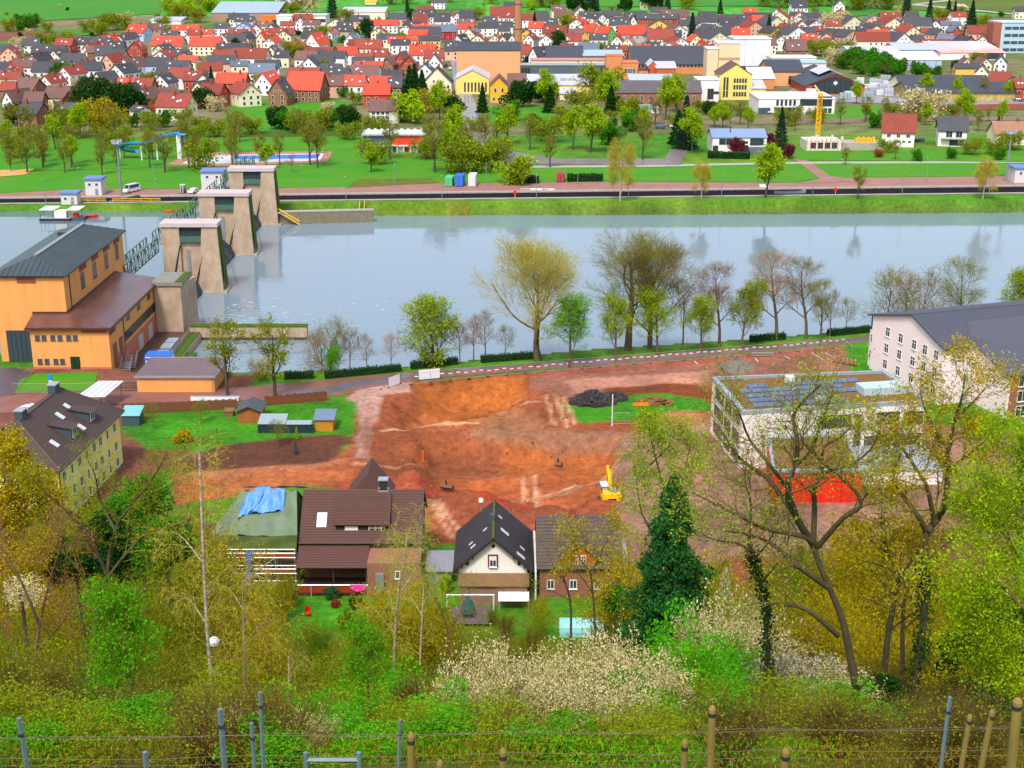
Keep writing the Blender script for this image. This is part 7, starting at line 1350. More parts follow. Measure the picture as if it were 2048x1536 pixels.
fg_tree('bare_tree','yellow-budded crooked tree right of the dark crooked one',96,'1192 1330 1190 1260 1186 1190 1180 1140',[('1184 1150 1150 1100 1140 1050',.07),('1182 1150 1210 1090 1230 1050',.08),('1188 1200 1230 1170 1250 1140',.06),('1187 1190 1160 1150 1130 1130',.06)],.12,BARKD,TWO,L_yl,4,.08,.14,68)
# dark ivy conifer
q=PY(1335,1290,84);t=empty('ivy_conifer',(q.x,84,tz(q.x,84)),0,'dark green ivy-clad conifer spire before the excavated site','tree','trees of the hillside')
g=np.random.default_rng(71);H_=PY(1337,958,84).z-t.location.z;n=30000;z=H_*(.12+.88*g.random(n)**1.05);f_=z/H_;prof=np.interp(f_,[0,.25,.45,.6,.75,.9,1],[2.9,3.1,2.3,1.8,1.05,.75,.15]);a=g.random(n)*6.283;lob=1+.3*np.sign(np.sin(7*a+z*1.9))*g.random(n)+.28*np.sin(3*a+z*1.3)+.22*np.sin(5*a-z*2.1)+.2*np.sin(z*2.3+2*np.sin(a));rr=prof*lob*(.45+.58*g.random(n)**.45)
link('crown',np_mesh('crown',*leaf_quads(np.stack([rr*np.cos(a),rr*np.sin(a),z],1),.15,g,.06),leafmat('leaf_ivy',(56,128,52),.78)),t);m=MB();m.tube([(0,0,-.5),(0,0,H_*.95)],[.3,.04],7);m.build('trunk',BARKD,t)
# evergreen masses
def mass(label,px,pyc,y,rw,rh,n,leaf,ls,seed,name='evergreen_tree',cat='tree'):
    if y > 150: y=P(px,pyc+rh*9).y
    if y > 120 and y < 150: y=min(np.arange(110,150,.5),key=lambda v: abs(proj(0,v,tz((px-1024)/2700*v*1.05,v)+rh*.85)[1]-pyc))
    c=PY(px,pyc,y);gz=tz(c.x,y);t=empty(name,(c.x,y,gz),0,label,cat,'evergreens of the hillside');g=np.random.default_rng(seed);k=22
    cc=g.normal(size=(k,3));cc /= np.linalg.norm(cc,axis=1,keepdims=True);cc *= np.array([rw*.62,rw*.62,rh*.62])*g.random(k)[:,None]**.4;rad=g.uniform(.25,.45,k)*min(rw,rh)
    i=g.integers(0,k,n);d=g.normal(size=(n,3));d /= np.linalg.norm(d,axis=1,keepdims=True);pos=cc[i]+d*(rad[i]*(.6+.45*g.random(n)))[:,None]+np.array([0,0,c.z-gz])
    link('crown',np_mesh('crown',*leaf_quads(pos,ls,g,.05),leaf),t);m=MB();m.tube([(0,0,-.5),(0,0,max(c.z-gz,1))],[.22,.08],6);m.build('trunk',BARKD,t);return t
mass('dark evergreen crown behind the bare mossy tree',275,1010,92,3.2,4.0,9000,L_gr,.13,81);mass('broad dark yew left of the tall birch',330,1090,84,2.6,2.6,7000,L_gr,.12,101);mass('dark ivy thicket under the yellow flowering tree',150,1120,80,2.8,2.4,7000,L_dk,.12,102)
mass('dark holly mass left below the apartment house',235,1090,88,3.4,3.4,8000,L_dk,.13,82);mass('tall rounded cypress bush beside the balcony',580,1180,128,1.15,2.6,5200,leafmat('leaf_bluegreen',(80,140,84),.7),.1,83,'cypress','shrub');mass('yellow-green bush above the cypress bush',590,1140,133,1.6,1.6,2600,L_yg,.1,84,'shrub','shrub');mass('small round green bush on the terrace lawn',662,1185,136,1.1,1.1,2600,leafmat('leaf_bluegreen',(80,140,84)),.09,85,'shrub','shrub');mass('small dark bush right of the round green bush',712,1205,134,1.2,1.0,2200,L_dk,.09,86,'shrub','shrub');mass('red leafed small bush on the lawn',672,1207,132,.8,.6,1500,leafmat('leaf_crimson',(190,60,50),.8),.07,87,'shrub','shrub');mass('broad dark bush right of the lawn',700,1240,126,2.0,1.4,3600,L_gr,.1,88,'shrub','shrub');mass('dark evergreen at the right edge',2000,1270,60,2.6,3.0,11000,L_dk,.1,89);mass('dark laurel mass under the maples',1780,1400,50,1.9,1.3,6000,L_dk,.08,90);mass('ivy mass between maple trunks',1900,1330,58,1.1,2.4,6000,L_dk,.09,91);mass('dark shrub under the right edge maple',1960,1400,48,1.8,1.2,5000,L_dk,.08,92);mass('white blossoming tree at the left edge',40,1180,66,2.0,1.6,1500,L_cr,.06,93,'blossom_tree');
for px,py,y,lab in ((250,1200,46,'tall bright green young tree on the left slope'),(735,1270,62,'bright green young tree by the forked birch')):
    q=PY(px,py,y);gz=tz(q.x,y);plant('leafy',q.x,y,(q.z-gz)/10.2,'young_tree',label=lab,group='trees of the hillside',z=gz,sx=.85)
mass('green blossoming shrub left of the white gable house',890,1165,138,1.0,1.6,2600,L_yg,.08,96,'shrub','shrub');mass('dark shrub below the dark crooked tree',1230,1200,110,1.6,2.2,4200,L_gr,.1,97,'shrub','shrub')
mass('round clipped yellow-green bush on the garden lawn',365,872,188.6,2.6,1.3,3000,L_yl,.14,98,'shrub','shrub')
# shrubs of the slope: px, py of the shrub's top, distance, width m, kind
SH='''90 1330 40 3 b_bare/150 1290 52 4 b_bare/20 1380 30 2.6 b_olive/120 1400 32 2.4 b_bare/250 1400 30 2.2 b_green/340 1300 56 4 b_olive/380 1380 40 3 b_olive/440 1330 70 4.5 b_olive/350 1200 80 5 b_olive/300 1180 84 5 b_bare/460 1180 86 4.5 b_yell/520 1260 78 4.5 b_yell/420 1240 90 5 b_olive/560 1390 44 3 b_bright/620 1370 54 3.6 b_olive/660 1400 42 3 b_green/600 1440 30 2.4 b_cream/480 1440 27 2.0 b_cream/540 1460 25 1.8 b_green/640 1320 90 5 b_olive/700 1290 96 5 b_olive/720 1350 70 3.6 b_bright/770 1400 44 3 b_green/800 1340 74 4 b_bright/850 1360 66 3.8 b_bare/870 1330 88 4.6 b_green/780 1290 100 5 b_olive/880 1380 50 3 b_bright/930 1420 36 2.6 b_olive/975 1300 40 2.6 b_cream/1030 1296 42 2.8 b_cream/940 1340 38 2.2 b_cream/1085 1330 40 2.2 b_cream/1140 1335 38 2.4 b_cream/1190 1290 42 3 b_cream/1250 1276 44 3 b_cream/1300 1320 42 2.4 b_cream/1220 1350 36 2.4 b_cream/1290 1380 40 3 b_green/1340 1380 42 3 b_olive/1320 1420 34 2.6 b_olive/1370 1310 56 3 b_green/1020 1400 38 2.8 b_bare/1000 1440 29 2.2 b_olive/1100 1445 28 2.2 b_green/860 1440 29 2.2 b_green/720 1450 27 2.2 b_bright/1180 1440 29 2.2 b_bare/1260 1440 28 2.4 b_olive/1420 1260 66 4.6 b_bright/1400 1300 60 4 b_bright/1460 1320 54 3.6 b_bright/1500 1360 46 3.2 b_bright/1440 1380 42 3 b_green/1470 1200 72 4.6 b_cream/1430 1222 70 3.8 b_cream/1530 1235 66 3.6 b_cream/1500 1290 60 3.6 b_green/1560 1330 52 3.2 b_white/1610 1315 50 3.6 b_white/1650 1340 48 3.2 b_cream/1600 1390 40 2.8 b_olive/1540 1410 36 2.6 b_bare/1660 1410 36 2.6 b_olive/1700 1380 44 3 b_green/1750 1420 36 2.6 b_dark/1820 1430 34 2.4 b_green/1880 1420 36 2.4 b_dark/1940 1440 32 2.4 b_dark/2010 1420 34 2.6 b_dark/1980 1340 50 3.4 b_yell/2030 1350 46 3 b_yell/1920 1240 70 4.5 b_yell/1860 1270 72 4.2 b_yell/1740 1250 76 4.5 b_yell/1680 1200 90 5 b_yell/1620 1190 94 5 b_yell/1560 1180 98 5 b_olive/1700 1120 112 5 b_yell/1780 1100 112 5 b_yell/1860 1130 108 5 b_yell/1950 1110 104 5 b_yell/1640 1110 116 5 b_olive/1590 1100 118 4.6 b_olive/1450 1110 112 4.6 b_yell/1420 1170 104 4.6 b_olive/1380 1200 100 4.4 b_green/1250 1110 116 4.4 b_yell/1290 1160 110 4.6 b_yell/1040 1280 114 3 b_olive/970 1275 112 3.2 b_olive/910 1275 112 3.2 b_olive/860 1220 112 3.8 b_yell/830 1170 118 4 b_yell/780 1180 112 4 b_yell/740 1250 110 4 b_green/640 1250 122 3 b_green/540 1270 114 3.6 b_yell/510 1200 118 4 b_yell/450 1150 122 3.6 b_yell/400 1090 126 4 b_yell/390 1040 130 3.6 b_yell/380 1100 118 5 b_olive/330 1060 122 5 b_olive/160 1010 120 5 b_olive/110 1080 112 5 b_bare/60 1030 116 5 b_yell/20 1100 104 5 b_yell/150 1170 96 5 b_bare/90 1200 88 4.6 b_yell/20 1240 74 4.2 b_bare/60 1290 60 3.6 b_olive/200 1380 40 2.6 b_bare/10 1320 48 3 b_olive/300 1430 29 2 b_green/380 1440 27 2 b_olive/150 1450 26 2 b_olive/60 1450 26 2 b_green/1900 1190 90 4.6 b_yell/2000 1200 80 4.6 b_yell/1350 1260 84 3.6 b_green/1300 1270 86 3.6 b_olive/1330 1290 70 3.4 b_bright/660 1430 31 2.2 b_green/900 1400 36 2.4 b_bright/950 1380 44 2.6 b_green/820 1420 33 2.4 b_olive/440 1400 36 2.6 b_olive/500 1390 42 2.8 b_yell/210 1330 50 3 b_green/1957 1391 26 1.9 b_bare/1711 1419 30 2.1 b_bare/434 1400 26 3.0 b_bare/1307 1420 46 2.9 b_bare/549 1383 26 2.2 b_bare/1908 1387 40 2.3 b_bare/1810 1332 62 2.5 b_bare/483 1383 33 2.0 b_bare/355 1445 30 2.4 b_bare/2038 1396 54 2.7 b_bare/1856 1380 40 2.2 b_bare/1759 1331 54 2.9 b_bare/818 1353 54 2.4 b_bare/1894 1418 54 2.4 b_bare/1630 1406 40 2.9 b_bare/996 1421 33 2.8 b_bare/1710 1414 30 2.7 b_bare/1960 1419 62 2.6 b_bare/1496 1442 33 2.4 b_bare/1913 1423 28 2.7 b_bare/1858 1393 33 1.9 b_bare/1544 1324 62 2.8 b_bare/501 1387 33 2.3 b_bare/1468 1387 26 2.2 b_bare/352 1383 33 1.9 b_bare/1954 1383 28 1.8 b_bare/1881 1427 26 2.1 b_bare/1665 1403 30 2.4 b_bare/3 1301 46 2.8 b_bare/507 1384 30 1.8 b_bare/1921 1416 28 2.2 b_bare/63 1404 36 2.5 b_bare/1547 1329 46 2.4 b_bare/461 1420 28 2.8 b_bare/49 1322 54 2.4 b_bare/1599 1414 46 2.4 b_bare/294 1356 40 2.1 b_bare/1987 1294 46 2.6 b_bare/455 1190 134 3 b_olive/500 1170 136 2.5 b_yell/880 1205 136 2.5 b_green/1075 1190 140 2 b_yell/1010 1225 133 2.2 b_bare/1080 1225 133 2.2 b_olive/985 1215 137 1.6 b_bare/900 1235 132 2 b_bare/1060 1255 127 2.6 b_bare/1240 1225 128 2.4 b_yell/880 1265 122 2.6 b_bare/620 1245 131 1.6 b_olive/640 1290 122 2.6 b_olive/760 1205 136 2.5 b_yell/560 1150 138 2.4 b_yell/1010 1265 124 2.5 b_bare/840 1250 126 3 b_olive/800 1230 130 3 b_yell'''
SHD={'b_bare': 'bare brown shrub with rusty leaves','b_olive': 'olive twiggy shrub','b_green': 'mid-green leafy shrub','b_bright': 'bright fresh green shrub','b_cream': 'cream blossoming shrub','b_white': 'white blossoming shrub','b_dark': 'dark evergreen shrub','b_yell': 'yellow-budded shrub'}
for ln in SH.split('/'):
    a=ln.split();px,py,y,w_=[float(q) for q in a[:4]];q=PY(px,py,y);gz=tz(q.x,y);h_=max(q.z-gz,.8);kd=a[4];k={'b_yell': 't_yell','b_olive': 't_olive','b_bare': 't_olive','b_green': 't_green'}.get(kd,kd) if h_ > 4 else kd;base=PROTO[k][2]
    plant(k,q.x,y,h_/(base*1.02),'shrub',SHD[kd]+' on the hillside','shrub','shrubs of the hillside',z=gz-.1,sx=min(1.5,max(.6,w_/(base*1.08)/(h_/(base*1.02)))))
# plain hedge row by the river and quay
def hedge(label,x0,y0,x1,y1,h_=1.3,w_=1.1,n=2600,leaf=None,ls=.1,seed=5):
    a=Vector((x0,y0));b=Vector((x1,y1));L_=(b-a).length;d=(b-a)/L_;l=Vector((-d.y,d.x));t=empty('hedge',(*((a+b)/2),tz(*((a+b)/2))),0,label,'hedge');g=np.random.default_rng(seed);n=int(L_*95)
    u=g.random(n)*L_;f=g.integers(0,3,n);sd_=g.choice((-1,1),n);w1=np.where(f == 0,(g.random(n)*2-1),sd_)*w_/2*(1+.1*g.normal(size=n));z=np.where(f == 0,h_,g.random(n)*h_)*(1+.06*np.sin(u*1.7)+.05*g.normal(size=n))
    pos=np.stack([a.x+d.x*u+l.x*w1-t.location.x,a.y+d.y*u+l.y*w1-t.location.y,z],1);link('foliage',np_mesh('foliage',*leaf_quads(pos,ls*1.5,g,.06),leaf or M_hedge),t)
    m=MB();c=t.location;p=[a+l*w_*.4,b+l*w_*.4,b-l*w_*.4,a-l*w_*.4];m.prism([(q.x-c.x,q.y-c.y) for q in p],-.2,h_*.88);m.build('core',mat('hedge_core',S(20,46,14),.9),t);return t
for lab,s in (('long clipped hedge right of the boat ramp gap','650 757 802 742'),('short clipped hedge left of the boat ramp gap','568 758 628 756'),('clipped hedge below the golden willow','962 725 1080 716'),('short hedge under the yellow-green bank tree','822 738 915 728'),('low hedge at the end of the bank path','1500 684 1570 678'),('dark hedge beside the residence','1655 672 1740 664')):
    v=[float(q) for q in s.split()];a=P(v[0],v[1]);b=P(v[2],v[3]);hedge(lab,a.x,a.y,b.x,b.y)
for lab,s in (('dark hedge beside the lone yellow-green tree on the quay lawn','1034 366 1078 366'),('dark hedge right of the red container','1135 363 1205 362'),('dark garden hedge below the modern white house','1415 316 1500 318')):
    v=[float(q) for q in s.split()];a=P(v[0],v[1]);b=P(v[2],v[3]);hedge(lab,a.x,a.y,b.x,b.y,2.2,2.0,ls=.2)
# labels of the plants that come in numbers
for (ds,nm),lst in PLANTED.items():
    lst.sort(key=lambda q: q[0]);n=len(lst)
    for i,(_,t) in enumerate(lst):
        t['label']=ds if n == 1 else ds+', '+('leftmost' if i == 0 else 'rightmost' if i == n-1 else ordn(i+1)+' from left')+' of %d' % n
# low growth of the slope: grass, nettles and brambles as one mass
g=np.random.default_rng(77);n=210000;yy=np.concatenate([g.uniform(13,34,n//2),34+106*g.random(n//2)**.7]);dep=yy*_cp+14;xx=(g.random(n)*2-1)*.42*dep*1.05;zz=TZ(xx,yy)
keep=zz > .5;xx,yy,zz=xx[keep],yy[keep],zz[keep];n=len(xx);h_=g.random(n)*np.where(yy < 24,.28,.8);big=np.where(yy < 24,.042,np.where(yy < 34,.06,.13))
pos=np.stack([xx,yy,zz+h_],1);V,F_=leaf_quads(pos,1.0,g,0,-.8,.32);ctr=np.repeat(pos,4,0);V=ctr+(V-ctr)*np.repeat(big,4)[:,None]
cl=vnoise(xx,yy,6,31)+.7*vnoise(xx,yy,2,32);me=np_mesh('undergrowth',V,F_,L_gr)
for q in (L_br,L_ol,leafmat('dry_stalks',(160,138,30),.75)): me.materials.append(q)
me.polygons.foreach_set('material_index',np.digitize(cl+g.normal(0,.15,n),[-.3,-.12,.12]).astype(np.int32));ug=link('undergrowth',me);tag(ug,'tangled low green growth covering the slope','undergrowth',kind='stuff')
# ------------------------------------------------------------------ small things: the site
def put(t,name,mb,m_,sub=None): return mb.build(name,m_,sub or t)
b_=P(1221,1003,-1.2);ex=empty('excavator',(b_.x,b_.y,tz(b_.x,b_.y)+.02),R(4),'yellow tracked excavator parked facing away in the pit','excavator')
for s in (-1,1):
    m=MB();m.profile([(s*1.25-.3,.25),(s*1.25+.3,.25),(s*1.25+.3,.8),(s*1.25-.3,.8)],(0,-1.9,0),(0,1.9,0));m.tube([(s*1.25-.3,-1.9,.45),(s*1.25+.3,-1.9,.45)],.44,12);m.tube([(s*1.25-.3,1.9,.45),(s*1.25+.3,1.9,.45)],.44,12);tr=put(ex,'track',m,mat('track_steel',S(110,74,60),.8,.3,2))
    pd=MB().box(s*1.25-.33,-.12,.86,s*1.25+.33,.12,.93).mesh('track_pad',mat('track_steel'))
    for k in range(9): link('track_pad',pd,tr,(0,-1.8+k*.45,0))
m=MB();m.box(-.9,-1.0,.5,.9,1.0,1.1);m.cyl(0,0,1.1,1.3,.7,14);put(ex,'undercarriage',m,M_dark)
m=MB();pts=[(-1.35,-1.5),(-.9,-1.95),(0,-2.08),(.9,-1.95),(1.35,-1.5),(1.35,1.2),(-1.35,1.2)];m.prism(pts,1.3,2.25);m.prism([(-1.25,-1.45),(-.8,-1.8),(0,-1.92),(.8,-1.8),(1.25,-1.45),(1.25,.3),(-1.25,.3)],2.25,2.6);bd_=put(ex,'body',m,M_yel)
m=MB();m.box(-.6,-2.12,1.5,.5,-1.9,2.1);put(ex,'grille',m,M_dark,bd_);m=MB();m.box(-.3,-.9,2.61,1.0,.2,2.75);put(ex,'engine_hood',m,M_grey,bd_);m=MB();m.cyl(.8,-.6,2.75,3.2,.08,8);put(ex,'exhaust',m,M_dark,bd_)
m=MB();m.box(-1.35,-.1,2.26,-.35,1.6,3.1);cb_=put(ex,'cab',m,M_dark);m=MB();m.box(-1.37,-.14,3.12,-.33,1.64,3.3);put(ex,'cab_roof',m,mat('cab_roof',S(206,214,236),.5),cb_);m=MB();m.box(-1.25,-.13,2.4,-.45,-.11,3.0);m.box(-1.38,.1,2.4,-1.36,1.5,3.0);put(ex,'pane',m,mat('cab_glass',S(140,160,140),.1,spec=.8),cb_)
m=MB();m.tube([(.15,1.0,2.0),(.15,2.6,4.2),(.15,4.6,4.3)],[.26,.3,.2],4);put(ex,'boom',m,M_yel);m=MB();m.tube([(.15,4.5,4.5),(.15,5.3,1.8)],[.22,.14],4);put(ex,'stick',m,M_yel)
def bucket(t,sub=None,w_=1.2,loc=(0,0,0),mm=None):
    m=MB();r_=[(.55*math.cos(a),.55*math.sin(a)) for a in np.linspace(.3,4.0,9)];n=len(r_)
    for s in (-1,1): m.add([(s*w_/2,u,v+.6) for u,v in r_],[tuple(range(n))])
    m.add([(-w_/2,u,v+.6) for u,v in r_]+[(w_/2,u,v+.6) for u,v in r_],[(i,i+1,n+i+1,n+i) for i in range(n-1)]);o=m.build('bucket_shell',mm or mat('bucket_steel',S(120,84,62),.6,.4,2),t,loc)
    tm_=MB().box(-.05,-.2,0,.05,.1,.06).mesh('tooth',M_dark)
    for k in range(5): link('tooth',tm_,o,(-w_/2+.1+k*(w_-.2)/4,.52,.72))
    return o
bucket(ex,None,1.1,(.15,5.3,.2))
for px,py,w_,lab in ((893,962,2.0,'wide rusty excavator bucket lying left in the pit'),(1117,918,1.1,'small excavator bucket standing in the middle of the pit'),(1196,815,1.2,'grey excavator bucket beside the asphalt heap')):
    q=P(px,py,-1.5);t=empty('excavator_bucket',(q.x,q.y,tz(q.x,q.y)),R(160),lab,'bucket');bucket(t,None,w_)
    m=MB();m.bar((0,0,1.0),(0,.3,1.8),.2);m.build('bucket_bracket',M_dark,t)
q=P(846,912,-.5);t=empty('marker_post',(q.x,q.y,tz(q.x,q.y)),0,'orange marker pipe standing upright in the pit slope','marker');m=MB();m.cyl(0,0,-.2,1.5,.14,8);m.build('pipe',M_orange,t);m=MB();m.cyl(0,0,1.5,1.56,.2,8);m.build('cap',M_orange,t)
q=P(1224,852);t=empty('white_mast',(q.x,q.y,tz(q.x,q.y)),0,'tall thin white mast on the grass beside the fence panel','mast');m=MB();m.cyl(0,0,-.2,5.4,.09,8);m.build('pole',M_white,t);m=MB();m.cyl(0,0,0,.25,.25,8);m.build('foot',M_conc,t)
FP=MB()
for x in (-1.7,1.7): FP.cyl(x,0,.05,2.0,.022,6)
FP.bar((-1.7,0,2.0),(1.7,0,2.0),.04);FP.bar((-1.7,0,.15),(1.7,0,.15),.04)
for k in range(13): FP.bar((-1.7+k*.283,0,.15),(-1.7+k*.283,0,2.0),.006)
for k in range(4): FP.bar((-1.7,0,.5+k*.35),(1.7,0,.5+k*.35),.006)
FPm=FP.mesh('fence_panel',M_grey);FT=MB().box(-.3,-.12,0,.3,.12,.14).mesh('foot',M_dark)
q=P(1240,849);t=empty('loose_fence_panel',(q.x,q.y,tz(q.x,q.y)),R(3),'single mesh fence panel beside the white mast','fence panel');link('fence_panel',FPm,t,scale=(.9,1,1));link('foot',FT,t,(-1.5,0,0))
fa=[P(x,y) for x,y in ((822,770),(900,760),(1050,747),(1200,735),(1400,719),(1560,706),(1700,694))];t=empty('construction_fence',tuple(fa[0]),0,'mesh construction fence between bank path and building site','fence')
for a,b in zip(fa[:-1],fa[1:]):
    L_=(b-a).length;n=max(1,round(L_/3.5));an=math.atan2(b.y-a.y,b.x-a.x)
    for k in range(n):
        c=a.lerp(b,(k+.5)/n);link('fence_panel',FPm,t,c-fa[0],an,(L_/n/3.45,1,1));link('foot',FT,t,a.lerp(b,k/n)-fa[0],an)
ta=[P(x,y,1.0) for x,y in ((820,751),(838,750),(905,744),(1050,733),(1200,719),(1400,703),(1560,690),(1690,677),(1705,690))];t=thing('barrier_tape',tuple(ta[0]-Vector((0,0,1))),'red and white barrier tape strung along the bank path','tape');m=[MB(),MB()]
for a,b in zip(ta[:-1],ta[1:]):
    n=max(2,int((b-a).length/.7))
    for k in range(n):
        p,q=a.lerp(b,k/n),a.lerp(b,(k+1)/n);s_=-.25*math.sin(math.pi*(k/n*3 % 1));up=Vector((0,0,.11));dn=Vector((0,0,s_));m[k % 2].add([p-up+dn,q-up+dn,q+up+dn,p+up+dn],[(0,1,2,3)])
part(t,'red_tape',m[0],M_red);part(t,'white_tape',m[1],M_white)
for a in ta[1:]: mm=MB();mm.cyl(a.x,a.y,0,1.25,.04,6);part(t,'stake',mm,M_galv)
for pa,pb,lab in (((777,777),(800,768),'white banner angled across the site entrance'),((838,761),(880,757),'white banner facing us on the fence')):
    a,b=P(*pa),P(*pb);t=thing('site_banner',tuple((a+b)/2),lab,'banner',None);d=(b-a);m=MB();m.add([a+Vector((0,0,.15)),b+Vector((0,0,.15)),b+Vector((0,-.02,1.95)),a+Vector((0,-.02,1.95))],[(0,1,2,3)]);part(t,'cloth',m,mat('banner_white',S(236,238,248,.9),.6,.05,1))
    for p in (a,b): m=MB();m.cyl(p.x,p.y+.03,0,2.0,.04,6);m.cbox(p.x,p.y,0,.5,.25,.15);part(t,'post',m,M_dark)
def heap(name,label,px,py,w_,d_,h_,m_,n,ch,chs,seed=3,squash=.4):
    q=P(px,py);t=empty(name,(q.x,q.y,tz(q.x,q.y)),0,label,'heap');g=np.random.default_rng(seed);m=MB();k=28;V=[]
    for i in range(8):
        for j in range(k):
            a=6.283*j/k;f=1-i/7;r_=1+.12*math.sin(3*a+seed)+.08*g.normal();V.append((w_/2*f*r_*math.cos(a),d_/2*f*r_*math.sin(a),h_*(1-f)**.9*(1+.08*g.normal())-.1*f))
    m.add(V,[(i*k+j,i*k+(j+1) % k,(i+1)*k+(j+1) % k,(i+1)*k+j) for i in range(7) for j in range(k)]);m.build('mound',m_,t)
    if n:
        m=MB()
        for i in range(n):
            a,f=g.random()*6.283,math.sqrt(g.random());s_=chs*g.uniform(.5,1.5);c=Vector((w_/2*f*math.cos(a),d_/2*f*math.sin(a),h_*(1-f)**.9+.1));R3=Matrix.Rotation(g.random()*6.28,3,'Z') @ Matrix.Rotation(g.normal()*.7,3,'X');q8=[R3 @ Vector((x*s_,y*s_*.7,z*s_*squash)) for x in (-1,1) for y in (-1,1) for z in (-1,1)];m.add([c+v for v in q8],[(0,1,3,2),(4,6,7,5),(0,4,5,1),(2,3,7,6),(0,2,6,4),(1,5,7,3)])
        o=m.build('rubble',ch,t);o['kind']='stuff'
    return t
heap('asphalt_heap','black heap of broken asphalt slabs on the grass',1185,805,8.0,5.0,2.0,mat('tar_dark',S(60,54,58),.8,.4,2),420,mat('asphalt_slab',S(66,60,64),.7,.4,1.5),.34);heap('asphalt_heap','smaller dark rubble tail right of the black heap',1226,797,5.0,3.4,1.1,mat('tar_dark'),170,mat('asphalt_slab'),.3,5)
heap('gravel_heap','grey cone of gravel on the muddy car park',1472,736,7.4,6.0,2.1,mat('gravel',S(138,128,122,.75),.95,.3,5,.5),0,None,0,7)
heap('brushwood_heap','brown brushwood heap with orange plastic sheets',1310,806,5.5,2.6,.8,mat('brush',S(116,74,50),.95,.4,3),90,mat('brush_stick',S(130,84,54),.9),.5,9,.12)
q=P(1283,811);t=thing('orange_sheets',tuple(q),'orange plastic sheets lying in the grass before the brushwood','sheet');m=MB();m.slab([q+Vector((-1.6,-.5,.1)),q+Vector((1.2,-.4,.1)),q+Vector((1.4,.4,.45)),q+Vector((-1.3,.4,.35))],.05);part(t,'sheet',m,M_orange);m=MB();m.slab([q+Vector((1.3,-.2,.1)),q+Vector((3.0,0,.1)),q+Vector((3.0,.4,.2)),q+Vector((1.3,.3,.2))],.05);part(t,'strip',m,M_orange)
q=P(1522,711);t=thing('board_stack',tuple(q),'stack of boards and beams behind the gravel cone','stack')
for k in range(9): m=MB();m.box(q.x-2+.2*(k % 3),q.y-.8+(k % 3)*.5,.05+.18*(k//3),q.x+2+.2*(k % 2),q.y-.4+(k % 3)*.5,.2+.18*(k//3));part(t,'board',m,M_galv if k % 2 else M_wood)
q=P(1690,728);t=thing('barrier_stack',tuple(q),'row of stacked red and white road barriers','barriers')
for k in range(6):
    m=MB();x,y=q.x-1.6+k*.65,q.y+1.0-k*.45
    for j in range(5): m.box(x-.1,y-.6+j*.25,.2,x-.02,y-.36+j*.25,1.1,j % 2)
    part(t,'barrier',m,[M_red,M_white]);m=MB();m.cbox(x-.06,y,0,.7,.5,.18);part(t,'barrier_foot',m,M_dark)
for i,(a,b) in enumerate((((1388,722),(1396,729)),((1510,716),(1516,724)),((1568,712),(1580,718)),((1624,706),(1646,720)),((1650,706),(1668,716)))):
    p,q=P(*a),P(*b);sheet('parking_line',strip([(p.x,p.y),(q.x,q.y)],.14),.05+.004*i+max(tz(p.x,p.y),0),M_white)
g=np.random.default_rng(12);n=5200;xx=g.uniform(-40,34,n);yy=g.uniform(163,240,n);k=poly_sd(xx,yy,SITE) > 0;xx,yy=xx[k],yy[k];k=vnoise(xx,yy,4,3) > -.08;xx,yy=xx[k],yy[k];n=len(xx);s_=.05+.16*g.random(n)**3;zz=TZ(xx,yy)
cb=np.array([(-1,-1,-.6),(1,-1,-.6),(1,1,-.6),(-1,1,-.6),(-.6,-.7,.8),(.7,-.6,.7),(.6,.6,.9),(-.7,.5,.6)]);an=g.random(n)*6.28;ca_,sa_=np.cos(an)[:,None],np.sin(an)[:,None];V=np.stack([cb[:,0]*ca_-cb[:,1]*sa_,cb[:,0]*sa_+cb[:,1]*ca_,np.repeat(cb[None,:,2],n,0)],2)*s_[:,None,None]+np.stack([xx,yy,zz],1)[:,None]
F_=np.array([(4,5,6,7),(0,1,5,4),(1,2,6,5),(2,3,7,6),(3,0,4,7)]);o=link('clods',np_mesh('clods',V.reshape(-1,3),(np.arange(n)[:,None,None]*8+F_).reshape(-1,4),mat('clod_earth',S(146,88,60,.8),.95,0,1,0,island=.45)));tag(o,'scattered clods and stones on the excavated earth','clods',kind='stuff')
# ------------------------------------------------------------------ garden with sheds
def boards(label,pts,h_,m_,name='board_fence',bw=.24):
    t=thing(name,tuple(P(*pts[0])),label,'fence');bm_=MB().box(-bw/2+.008,-.02,0,bw/2-.008,.02,h_).mesh('board',m_)
    for a,b in zip(pts[:-1],pts[1:]):
        a,b=P(*a),P(*b);L_=(b-a).length;n=int(L_/bw);an=math.atan2(b.y-a.y,b.x-a.x);
        for k in range(n): o=link('board',bm_,t,a.lerp(b,(k+.5)/n)-t.location,an);o.scale.z=1+.05*math.sin(k*1.7)
        m=MB();m.bar(a+Vector((0,.05,h_*.8)),b+Vector((0,.05,h_*.8)),.07);m.bar(a+Vector((0,.05,.25)),b+Vector((0,.05,.25)),.07);part(t,'rail',m,m_)
    return t
M_bf=mat('brown_boards',S(132,84,58,.8),.85,.3,2);boards('brown board fence behind the green garden lawn',[(246,829),(360,824),(475,818)],1.8,M_bf,bw=.3);boards('reddish board fence right of the garden shed',[(530,812),(600,806),(655,801)],1.7,mat('red_boards',S(140,72,52,.8),.85,.3,2),bw=.3)
